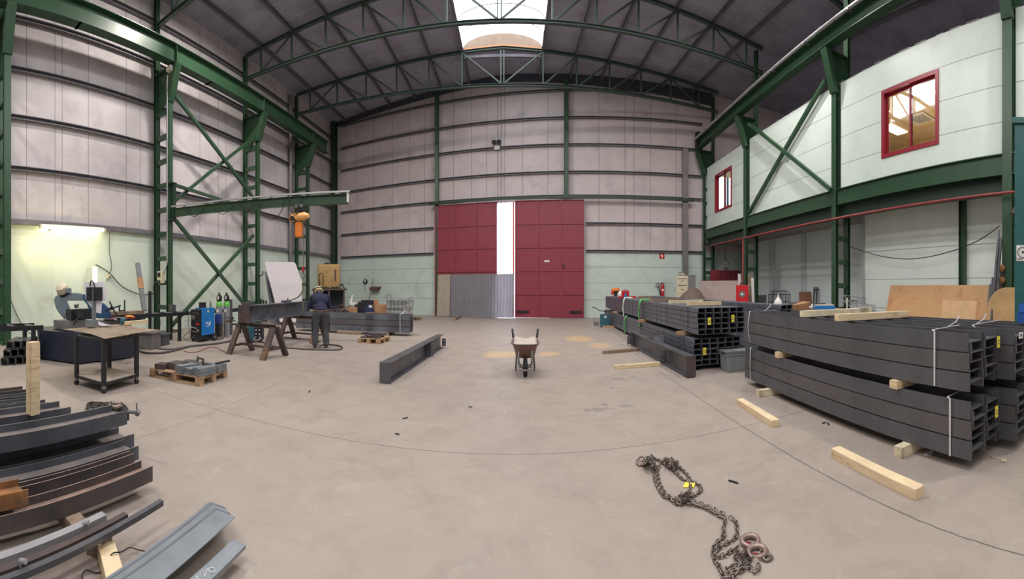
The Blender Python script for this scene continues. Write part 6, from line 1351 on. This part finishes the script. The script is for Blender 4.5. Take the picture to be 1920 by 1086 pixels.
for k in range(3):
    c = q + Vector((0, 0, 2.155 + .055 * k)); tag(MB().box(c + Vector((-.05, 0, .025)), (.32 - .03 * k, .3, .05), rz=-.4).build('paper_box', ['frameg', 'cream', 'frameg'][k]), 'flat box on the cream cabinet, %s from the bottom' % ORD[k], 'box', 'flat boxes on the cabinet')
q = at(1297.5, 539, 18.6); q.z = 0; tag(MB().box(q + Vector((0, 0, 1.08)), (.32, .3, 2.15), rz=-.42).box(q + Vector((0, 0, 2.16)), (.35, .33, .03), rz=-.42).build('grey_locker', 'frameg'), 'narrow grey locker beside the cream cabinet', 'locker')
# tarp mound
c = at(1290, 539, 17.2); c.z = 0
def tarp(u, v):
    a = 2 * pi * u; r = v; top = 1.62 * (1 - r ** 2.2 * .45) * (1 if r < .999 else 0) + (.0)
    x = cos(a) * r * (.78 + .05 * sin(5 * a)); y = sin(a) * r * .8
    return c + Vector((x + .25 * (1 - r), y, max(0.004, (1.62 - .25 * r - .55 * r * r + .03 * sin(7 * a) * r - .25 * r * cos(a + .0) * -1) * (1 - (r > .93) * (r - .93) / .07))))
tag(MB().grid(tarp, 36, 14).build('tarpaulin_cover', 'tarp', smooth=True), 'brown tarpaulin draped over a lump behind the tube bundles', 'tarpaulin')
# pinkish plywood sheets, hose cabinet, column bits
q0 = at(1396, 539, 16.9); q1 = at(1321, 539, 17.7); z_ = 1.84
for i in range(3):
    o = Vector((.03 * i, .04 * i, 0)); tag(MB().poly([Vector((q1.x, q1.y, .01)) + o, Vector((q0.x, q0.y, .01)) + o, at(1391 - 2 * i, 526, 17.5) + o, at(1311 - i, 527, 18.2) + o], Vector((.01, .018, 0))).build('plywood_sheet', 'ply_p'), 'pinkish plywood sheet leaning before the red cabinet, %s from the front' % ORD[i], 'sheet', 'pinkish plywood sheets')
p = at(1394, 539, 16.0); p.z = .99; t = thing('hose_cabinet', 'red fire hose cabinet with a round window on the ladder column', 'hose cabinet', p, -.62)
MB().b2((-.3, -.1, 0), (.2, .2, .7)).build('cabinet_body', 'redbright', t, bevel=.01); d_ = MB().b2((-.28, -.115, .03), (.18, -.1, .67)).build('door', 'redbright', t)
MB().cyl((-.05, -.115, .34), (-.05, -.12, .34), .13, n=24).build('round_window', 'frameg', d_); MB().cyl((-.05, -.12, .34), (-.05, -.125, .34), .05, n=18).build('hose_nozzle', 'white', d_); MB().cyl((.14, -.115, .5), (.14, -.13, .5), .015).build('handle', 'black', d_)
MB().b2((-.25, 0, -.985), (.15, .1, 0)).build('pedestal', 'redpipe', t)
# red pipe
pz = 3.72
tag(MB().tube([R(8.12, 2.2, pz), R(8.12, 16.6, pz), R(8.12, 19.5, pz + .02)], .035, n=8).build('water_pipe', 'redpipe', smooth=True), 'long red water pipe running under the office beam', 'pipe')
pp = R(8.12, tR(1393, 8.12)); tag(MB().tube([Vector((pp.x, pp.y, pz)), Vector((pp.x, pp.y, 1.85)), Vector((pp.x - .12, pp.y, 1.8)), Vector((pp.x - .12, pp.y, 1.62))], .035, n=8).build('drop_pipe', 'redpipe', smooth=True), 'red drop pipe going down to the hose cabinet', 'pipe')
# recess contents
fq = lambda px, off: atF(px, 539, off)
t = thing('red_panel_stack', 'row of dark red coffered panels standing at the recess end', 'panels', fq(1360, .9), ang)
t.location.z = 0
for k in range(3):
    pn = MB().b2((-.85 + .58 * k, -.03, 0), (-.29 + .58 * k, .03, 2.52)).build('panel', 'red', t)
    for j in range(5):
        for i2 in range(2): MB().b2((-.81 + .58 * k + .26 * i2, -.05, .12 + .48 * j), (-.6 + .58 * k + .26 * i2, -.03, .5 + .48 * j)).build('coffer', 'red', pn)
q = fq(1360.7, 1.6); t = thing('pendant_lamp', 'grey pendant lamp hanging in the recess', 'lamp', (q.x, q.y, 2.8))
MB().tube([(0, 0, .15), (0, 0, 1.18)], .012).build('cord', 'black', t); MB().lathe((0, 0, 0), [(.22, 0), (.22, .08), (.1, .15), (.03, .2)], n=20).build('lamp_shade', 'frameg', t, smooth='auto')
q = fq(1361, .6); t = thing('wall_rake', 'small dark rake head hung below the pendant lamp', 'rake', (q.x, q.y, 2.55), ang); MB().b2((-.13, -.02, .1), (.13, 0, .13)).build('bar', 'black', t)
for k in range(4): MB().b2((-.13 + .08 * k, -.02, 0), (-.11 + .08 * k, 0, .1)).build('tine', 'black', t)
for i, (px, w_, h_, r_, m_) in enumerate(((1389, .15, 2.2, 17.2, 'white'), (1408, .16, 2.15, 16.4, 'wood_d'), (1414, .12, 2.0, 16.3, 'white'))):
    q = at(px, 539, r_); q.z = 0; tag(MB().hexa([q + Vector(v) for v in ((-w_ / 2, 0, 0), (w_ / 2, 0, 0), (w_ / 2, .03, 0), (-w_ / 2, .03, 0), (-w_ / 2 + .1, .25, h_), (w_ / 2 + .1, .25, h_), (w_ / 2 + .1, .28, h_), (-w_ / 2 + .1, .28, h_))]).build('leaning_plank', m_), ['pale panel leaning beside the red coffered panels', 'brown plank leaning behind the ladder column', 'white plank leaning behind the ladder column'][i], 'plank')
q = R(9.5, tR(1428, 9.5)); tag(MB().box(q + Vector((0, 0, .62)), (.5, .06, 1.24), rz=-.1).build('board_panel', 'frameg'), 'grey board standing past the hose cabinet', 'board')
# bench hidden behind the stacks, with small things on it
bn = thing('work_bench', 'low wooden bench behind the beam stack', 'bench', R(7.3, 9.8), -.088)
MB().b2((-.8, -1.3, .92), (.7, 1.4, .98)).build('bench_top', 'wood_d', bn)
for x in (-.7, .6):
    for y in (-1.2, 1.3): MB().b2((x - .04, y - .04, 0), (x + .04, y + .04, .92)).build('leg', 'wood_d', bn)
def bench(px, y): return fl(px, y, .983)
c = bench(1545, 579.5); t = thing('blue_box', 'flat blue plastic box on the bench beside the column', 'box', c, -.6); MB().b2((-.28, -.15, 0), (.28, .15, .1)).build('box_body', 'blue', t, bevel=.008); MB().b2((-.26, -.14, .1), (.26, .14, .13)).build('lid', 'cream', t)
c = bench(1504, 580); tag(MB().hexa([c + Vector(v) for v in ((-.2, -.1, 0), (.15, -.1, 0), (.15, .15, 0), (-.2, .15, 0), (-.24, -.12, .14), (.2, -.14, .2), (.18, .18, .22), (-.22, .2, .12))]).build('open_carton', 'cardb'), 'crumpled carton on the bench beside the funnel', 'carton')
c = bench(1488, 578); tag(MB().box(c + Vector((0, 0, .09)), (.3, .2, .17), rz=.4).build('grey_carton', 'frameg'), 'grey-brown carton on the bench behind the funnel', 'carton')
c = bench(1520, 579); t = thing('rag', 'white rag bunched on the bench', 'rag', c); MB().ico((0, 0, .04), .07, 2, (1.3, 1, .6)).ico((.06, 0, .09), .04, 2, (.7, .7, 1.2)).jitter(.008).build('cloth', 'white', t, smooth=True)
c = bench(1536, 577.5); tag(MB().tube([c + Vector((-.1, .1, .11)), c + Vector((.25, 0, .12))], .02).box(c + Vector((-.05, .1, .05)), (.12, .1, .1)).build('hand_drill', 'black'), 'dark tool lying behind the blue box', 'tool')
t = thing('wire_cage', 'black wire bird cage with a domed top', 'cage', R(9.3, tR(1461, 9.3), .78), -.3)
cw = MB(); W, D, H = .4, .25, .52
for x in [(-W + 2 * W * k / 14) for k in range(15)]:
    for y in (-D, D): cw.tube([(x, y, 0), (x, y, H), (x * .85, y * .5, H + .12), (x * .8, 0, H + .16)], .005, n=4)
for y in [(-D + 2 * D * k / 6) for k in range(7)]:
    for x in (-W, W): cw.tube([(x, y, 0), (x, y, H)], .005, n=4)
cw.build('wires', 'black', t); fr = MB()
for z in (.0, .2, H): fr.tube([(-W, -D, z), (W, -D, z), (W, D, z), (-W, D, z)], .012, n=5, closed=True)
for x, y in ((-W, -D), (W, -D), (W, D), (-W, D), (0, -D)): fr.tube([(x, y, 0), (x, y, H)], .012, n=5)
for s in (-1, 1): fr.tube(arc([(s * W, -D, H), (s * W * .8, -D * .6, H + .12), (s * W * .4, 0, H + .17), (0, 0, H + .13)]), .01, n=5)
fr.build('frame', 'black', t); MB().b2((-W, -D, -.04), (W, D, 0)).build('tray', 'black', t)
q = R(9.3, tR(1461, 9.3)); tag(MB().box(q + Vector((0, 0, .37)), (.9, .6, .74), rz=-.3).build('timber_box', 'wood_d'), 'wooden box carrying the wire bird cage', 'box')
q = R(10.3, tR(1511, 10.3)); lt = thing('slatted_panel', 'reddish brown slatted panel leaning in the recess', 'panel', q, -.6); lt.rotation_euler = (-.12, 0, -.6)
MB().b2((-.28, 0, 0), (.28, .02, 1.42)).build('backing', 'belt', lt)
for k in range(9): MB().b2((-.28 + .063 * k, -.02, .0), (-.28 + .063 * k + .045, 0, 1.42)).build('slat', mat('terracotta_slat_%d' % k, s2l(158, 110, 88), rough=.7), lt)
for i in range(2):
    q = R(10.1, tR(1523 + 5 * i, 10.1)); e = R(10.5, tR(1527 + 5 * i, 10.5), 1.6); tag(MB().bar(q, e, .07).box(e + Vector((.08, 0, -.1)), (.2, .05, .04)).build('leaning_bar', 'black'), ['black bar leaning against the slatted panel', 'black bar with a side arm leaning past the slatted panel'][i], 'bar')
# wire basket
c = R(8.9, tR(1612, 8.9)); c.z = .98; t = thing('wire_basket', 'white wire shelf basket tipped against the wall', 'basket', c, -.2)
bw = MB(); Lb, Wb = .5, .22
for z in (0, .16): bw.tube([(-Lb, -Wb, z), (Lb, -Wb, z - .12), (Lb, Wb, z + .1), (-Lb, Wb, z + .22)], .012, n=5, closed=True)
for k in range(11):
    x = -Lb + 2 * Lb * k / 10; zz = -.12 * k / 10; bw.tube([(x, -Wb, .16 + zz), (x, -Wb, zz), (x, Wb, .22 + zz), (x, Wb, .38 + zz)], .007, n=4)
bw.build('wire_frame', 'galv', t); MB().bar((-Lb - .08, -.1, -.15), (-Lb - .08, -.1, .3), .03).build('upright', 'white', t); MB().box((-.3, 0, .2), (.3, .2, .02)).build('red_lining', 'belt', t)
q = R(8.85, tR(1614, 8.85)); tag(MB().box(q + Vector((0, 0, .4)), (.7, .5, .8), rz=-.2).build('timber_box', 'wood_d'), 'wooden box carrying the tipped wire basket', 'box')
# plywood, bars, rounded board
T0, T1 = tR(1666, 9.1), tR(1855, 9.1)
t = thing('plywood_sheet', 'large tan plywood sheet leaning on the pale wall behind the beam stack', 'sheet', R(8.9, (T0 + T1) / 2))
MB().hexa([R(8.75, T0, .01), R(8.75, T1, .01), R(8.77, T1, .01), R(8.77, T0, .01), R(9.1, T0 - .08, 1.66), R(9.1, T1, 1.66), R(9.12, T1, 1.66), R(9.12, T0 - .08, 1.66)]).build('sheet', 'ply', t, world=True)
MB().hexa([R(8.835, T1 + 1.35, .45), R(8.835, T1 + .3, .45), R(8.84, T1 + .3, .45), R(8.84, T1 + 1.35, .45), R(9.005, T1 + 1.35, 1.25), R(9.005, T1 + .3, 1.25), R(9.01, T1 + .3, 1.25), R(9.01, T1 + 1.35, 1.25)]).build('pale_patch', mat('pale_plywood_patch', s2l(224, 186, 142), rough=.6), t, world=True)
for i, (x0, y0, x1, y1, w_) in enumerate(((1873, 432, 1853, 610, .05), (1877, 446, 1858, 614, .06), (1857, 533, 1843, 606, .05), (1862, 520, 1848, 608, .05), (1880, 500, 1866, 616, .08))):
    a = atR(x0, y0, 8.25); b = atR(x1, y1 + 60, 7.7 + .06 * i); b.z = 0.02
    tag(MB().bar(b, a, w_, w_ * .7).build('leaning_bar', 'steel' if i != 4 else 'steel_r'), 'steel bar leaning on the disc-bearing column, %s of the bunch' % ['tallest', 'second tallest', 'shortest', 'second shortest', 'thickest'][i], 'bar', 'bars leaning on the disc-bearing column')
q = atR(1893, 560, 7.9); b_ = MB(); rr = .55; pts = []
cz = 1.05
for a_ in [pi / 2 + pi / 2 * k / 8 for k in range(9)]: pts.append(R(7.9, tR(1888, 7.9) + rr * -cos(a_) * .9, cz + rr * sin(a_)))
pts += [R(7.8, tR(1888, 7.9) + rr * .95, .01), R(7.8, tR(1888, 7.9) - .6, .01), R(7.9, tR(1888, 7.9) - .6, cz + rr)]
tag(b_.poly(pts, RN * .02).build('rounded_board', mat('round_cut_board', s2l(196, 160, 112), rough=.6)), 'tan board with a rounded corner standing before the teal column', 'board')
for i, y in enumerate((503.5, 526)):
    c = atR(1878, y, 8.2); dv = Vector((-c.x, -c.y, 0)).normalized(); tag(MB().lathe(c, [(.075, 0), (.085, .02), (.075, .05), (.03, .07), (.0, .075)], n=18, axis=dv).build('rusty_disc', 'rust', smooth='auto'), ['upper rusty disc bolted on the column', 'lower rusty disc bolted on the column'][i], 'disc')
# teal column machine with gauge sign
c = at(1920, 539, 6.9); c.z = 0; rz = -1.2
t = thing('teal_machine', 'teal machine column with a dial plate at the frame edge', 'machine', c, -(1920 - 960) / F)
MB().b2((-.16, -.15, .0), (.5, .45, 4.4)).build('column_body', 'teal', t); MB().b2((-.2, -.19, 4.4), (.55, .5, 4.5)).build('top_ledge', 'teal', t)
for z in (3.6, 3.2, 2.6): MB().box((-.165, -.02, z), (.02, .06, .06)).build('lug', 'teal', t)
s_ = MB().b2((-.13, -.162, 2.05), (.12, -.151, 2.32)).build('dial_plate', 'white', t)
MB().tube([(-.02 + .09 * cos(a), -.165, 2.2 + .09 * sin(a)) for a in [2 * pi * k / 28 for k in range(28)]], .006, n=4, closed=True).build('dial_ring', 'black', s_)
for k in range(11): a_ = pi * 1.25 - k * pi * 1.5 / 10; MB().bar((-.02 + .06 * cos(a_), -.165, 2.2 + .06 * sin(a_)), (-.02 + .083 * cos(a_), -.165, 2.2 + .083 * sin(a_)), .008, .003).build('tick_mark', 'black', s_)
MB().cyl((-.02, -.162, 2.2), (-.02, -.17, 2.2), .02).build('dial_hub', 'black', s_)
def letters(txt, size, m_, parent, loc, rot, name='lettering', ext=.002):
    cu = bpy.data.curves.new(name, 'FONT'); cu.body = txt; cu.size = size; cu.extrude = ext
    tmp = bpy.data.objects.new(name, cu); COL.objects.link(tmp); bpy.context.view_layer.update()
    me = bpy.data.meshes.new_from_object(tmp); bpy.data.objects.remove(tmp); me.materials.clear(); me.materials.append(M[m_])
    o = bpy.data.objects.new(name, me); COL.objects.link(o); o.parent = parent; o.location = loc; o.rotation_euler = rot; return o
letters('neo', .075, 'black', s_, (-.125, -.164, 2.065), (pi / 2, 0, 0))
q = at(1911, 393, 7.2); t = thing('flood_lamp', 'small brown flood lamp in front of the teal column', 'lamp', q - Vector((0, 0, .08)), -1.2)
MB().hexa([(-.17, -.1, 0), (.17, -.1, 0), (.17, .1, 0), (-.17, .1, 0), (-.1, -.06, .12), (.1, -.06, .12), (.1, .06, .12), (-.1, .06, .12)]).build('housing', 'tarp', t); MB().cyl((0, 0, .12), (0, 0, .24), .02).build('stem', 'frameg', t); MB().b2((-.15, -.09, -.01), (.15, .09, 0)).build('lens', 'frameg', t)
MB().tube([(0, 0, .24), (.02, .25, .3)], .015).build('bracket', 'frameg', t)
c = fl(1899, 603, 1.215); tag(MB().box(SPt(-.05, .98, 1.27), (.16, .13, .1), rz=.3).cyl(SPt(-.05, .98, 1.32), SPt(-.05, 1.0, 1.42), .05, n=12).build('blue_tool', mat('strong_blue', s2l(24, 80, 160), rough=.4)), 'blue tool resting on the beam stack beside the teal column', 'tool')
# cable on pale wall
cable('sagging_cable', [atR(x, y, 9.12) for x, y in ((1583, 459), (1610, 468), (1650, 480), (1700, 486), (1750, 480), (1800, 466), (1840, 448))] + [atR(1874, 424, 8.9)], .012, 'rubber', 'sagging dark cable along the pale wall above the plywood')
# ================================================================ THE WORKER
def skin_mesh(name, verts, edges, radii, m_, parent, sub=2, root=0):
    me = bpy.data.meshes.new(name); me.from_pydata([Vector(v) for v in verts], edges, []); me.materials.append(M[m_])
    o = bpy.data.objects.new(name, me); COL.objects.link(o); o.parent = parent
    md = o.modifiers.new('skin', 'SKIN'); md.use_smooth_shade = True; md.branch_smoothing = .6
    for i, r in enumerate(radii):
        rr = r if isinstance(r, tuple) else (r, r); me.skin_vertices[0].data[i].radius = rr
    me.skin_vertices[0].data[root].use_root = True
    s = o.modifiers.new('sub', 'SUBSURF'); s.levels = sub; s.render_levels = sub
    return o
fA, fB = fl(590.5, 652.5), fl(612.5, 653.5); mid = (fA + fB) / 2
pr = thing('person', 'person in navy sweatshirt, grey trousers and light helmet bending over the work beam', 'person', mid, .62)
J = dict(pel=(0, -.06, .94), hl=(-.1, -.05, .9), hr=(.1, -.05, .9), kl=(-.14, .03, .49), kr=(.14, .05, .49), al=(-.15, 0, .09), ar=(.15, .0, .09), tl=(-.16, .16, .035), tr=(.16, .16, .035),
         w=(0, .0, 1.07), c=(0, .13, 1.24), s=(0, .23, 1.36), n=(0, .31, 1.41), h=(.0, .38, 1.46), ht=(.0, .42, 1.52),
         sl=(-.18, .2, 1.33), sr=(.18, .2, 1.33), el=(-.27, .27, 1.08), er=(.28, .28, 1.08), wl=(-.16, .5, 1.05), wr=(.14, .5, 1.06))
def chain(keys, rad, name, m_, edges, sub=2, root=0):
    idx = {k: i for i, k in enumerate(keys)}
    return skin_mesh(name, [J[k] for k in keys], [(idx[a], idx[b]) for a, b in edges], rad, m_, pr, sub, root)
chain(['pel', 'w', 'c', 's', 'n', 'h', 'ht', 'hl', 'kl', 'al', 'tl', 'hr', 'kr', 'ar', 'tr', 'sl', 'el', 'wl', 'sr', 'er', 'wr'],
      [.07, .07, .08, .06, .055, .085, .08, .09, .06, .04, .035, .09, .06, .04, .035, .06, .045, .028, .06, .045, .028], 'body', 'skin',
      [('pel', 'w'), ('w', 'c'), ('c', 's'), ('s', 'n'), ('n', 'h'), ('h', 'ht'), ('pel', 'hl'), ('hl', 'kl'), ('kl', 'al'), ('al', 'tl'), ('pel', 'hr'), ('hr', 'kr'), ('kr', 'ar'), ('ar', 'tr'), ('s', 'sl'), ('sl', 'el'), ('el', 'wl'), ('s', 'sr'), ('sr', 'er'), ('er', 'wr')])
def cloth(name, m_, limbs, balls):
    mb = MB()
    for keys, rad in limbs:
        pts = [Vector(J[k]) for k in keys]; P_, R_ = [], []
        for (p, q, r0, r1) in zip(pts, pts[1:], rad, rad[1:]):
            for t_ in (0, .25, .5, .75): P_.append(p.lerp(q, t_)); R_.append(r0 + (r1 - r0) * t_)
        P_.append(pts[-1]); R_.append(rad[-1]); mb.tube(P_, R_, n=14)
    for k, r, sc, off in balls: mb.ico(Vector(J[k]) + Vector(off), r, 3, sc)
    o = mb.build(name, m_, pr, smooth=True)
    r = o.modifiers.new('remesh', 'REMESH'); r.mode = 'VOXEL'; r.voxel_size = .014; r.use_smooth_shade = True
    q = o.modifiers.new('smooth', 'SMOOTH'); q.factor = .6; q.iterations = 6
    return o
cloth('sweatshirt', 'jersey', [(('s', 'sl', 'el', 'wl'), (.09, .088, .07, .05)), (('s', 'sr', 'er', 'wr'), (.09, .088, .07, .05)), (('pel', 'w', 'c', 's', 'n'), (.12, .13, .14, .12, .08))],
      [('pel', .17, (1.05, .95, .55), (0, .02, .08)), ('w', .17, (1.08, .9, .8), (0, .01, 0)), ('c', .19, (1.12, .85, .85), (0, 0, 0)), ('s', .15, (1.35, .8, .6), (0, -.02, -.01)), ('el', .073, (1, 1, 1), (0, 0, 0)), ('er', .073, (1, 1, 1), (0, 0, 0)), ('sl', .09, (1, 1, 1), (0, 0, 0)), ('sr', .09, (1, 1, 1), (0, 0, 0))])
J['wp'] = (0, -.03, 1.0)
cloth('trousers', 'trous', [(('hl', 'kl', 'al'), (.115, .088, .08)), (('hr', 'kr', 'ar'), (.115, .088, .08))], [('pel', .17, (1.05, .92, .7), (0, 0, 0)), ('hl', .12, (1, 1, 1), (0, 0, 0)), ('hr', .12, (1, 1, 1), (0, 0, 0)), ('kl', .092, (1, 1, 1), (0, 0, 0)), ('kr', .092, (1, 1, 1), (0, 0, 0)), ('al', .088, (1, 1, .5), (0, 0, .02)), ('ar', .088, (1, 1, .5), (0, 0, .02))])
for s, k in ((-1, 'l'), (1, 'r')):
    a = Vector(J['a' + k]); o = skin_mesh('boot', [a + Vector((0, -.04, -.02)), a + Vector((0, 0, .05)), a + Vector((0, .09, -.035)), a + Vector((0, .19, -.045)), a + Vector((0, -.06, -.045))], [(0, 1), (0, 2), (2, 3), (0, 4)], [.055, .055, (.052, .042), (.045, .035), .04], 'shoe', pr, 2)
    # knee guard / dark side panel
    h = Vector(J['h' + k]); kn = Vector(J['k' + k]); MB().tube([h + Vector((s * .09, 0, -.02)), kn + Vector((s * .07, -.02, .05)), kn + Vector((s * .06, -.02, -.05))], [.05, .04, .03], n=10).build('side_pocket', 'black', pr, smooth=True)
    wv = Vector(J['w' + k]); gv = Vector((-s * .3, .9, -.2)).normalized(); sdv = Vector((1, .1 * s, 0)); V, E, Rd = [wv - gv * .03, wv + gv * .05, wv + gv * .09], [(0, 1), (1, 2)], [.03, (.042, .03), (.042, .028)]
    for f_i, (off_, ln) in enumerate(((-.034, .065), (-.012, .078), (.012, .08), (.034, .068))):
        b0 = wv + gv * .1 + sdv * off_; i0 = len(V); V += [b0, b0 + gv * ln * .5 + Vector((0, 0, -.012)), b0 + gv * ln * .75 + Vector((0, 0, -.045))]; E += [(2, i0), (i0, i0 + 1), (i0 + 1, i0 + 2)]; Rd += [.0115, .0105, .009]
    b0 = wv + gv * .05 - sdv * s * .045; i0 = len(V); V += [b0, b0 + gv * .04 - sdv * s * .02 + Vector((0, 0, -.02))]; E += [(1, i0), (i0, i0 + 1)]; Rd += [.013, .011]
    skin_mesh('glove', V, E, Rd, 'tank', pr, 2)
bl = MB().tube([(.178 * cos(a), -.035 + .15 * sin(a), .99 + .012 * sin(a)) for a in [2 * pi * i / 28 for i in range(28)]], .03, n=6, closed=True).build('tool_belt', 'belt', pr, smooth=True)
hc = Vector((0, .41, 1.47)); tl = Matrix.Rotation(-.75, 3, 'X')
hm = MB(); 
hm.lathe((0, 0, 0), [(.115, 0), (.13, .02), (.132, .06), (.118, .11), (.08, .145), (.03, .16), (0, .162)], n=26, sx=.92, sy=1.12)
bmesh.ops.transform(hm.bm, matrix=Matrix.Translation(hc) @ tl.to_4x4(), verts=hm.bm.verts)
ho = hm.build('helmet', 'helm', pr, smooth='auto')
sb = MB().tube([hc + tl @ Vector((.125 * cos(a), .15 * sin(a), .045)) for a in [2 * pi * i / 28 for i in range(28)]], .014, n=6, closed=True).build('head_band', 'black', ho, smooth=True)
for s in (-1, 1): q = hc + tl @ Vector((s * .125, 0, .04)); MB().cyl(q, q + Vector((s * .03, 0, 0)), .03, n=12).build('ear_pivot', 'belt', ho, smooth='auto')
vs_ = MB().grid(lambda u, v: hc + tl @ Vector((.13 * sin((u - .5) * 2.4), .02 + .15 * cos((u - .5) * 2.4), .03 - .22 * v)), 12, 4); bmesh.ops.solidify(vs_.bm, geom=vs_.bm.faces[:], thickness=.004); vs_.build('face_shield', 'black', ho, smooth=True)
fc = hc + tl @ Vector((0, .09, -.08))
for s in (-1, 1): MB().ico(hc + tl @ Vector((s * .032, .088, -.04)), .012, 2).build('eye', 'white', pr, smooth=True); MB().ico(hc + tl @ Vector((s * .085, .0, -.05)), .025, 2, (.4, .8, 1.2)).build('ear', 'skin', pr, smooth=True)
MB().ico(hc + tl @ Vector((0, .105, -.065)), .016, 2, (.8, 1, 1.4)).build('nose', 'skin', pr, smooth=True); MB().ico(hc + tl @ Vector((0, .095, -.1)), .02, 2, (1.3, .4, .4)).build('mouth', 'redpipe', pr, smooth=True)
hn = MB().tube([Vector(J['n']) + Vector((0, -.02, .0)), Vector(J['h']) + Vector((0, -.045, .01))], [.062, .082], n=14).build('hair', 'black', pr, smooth=True)
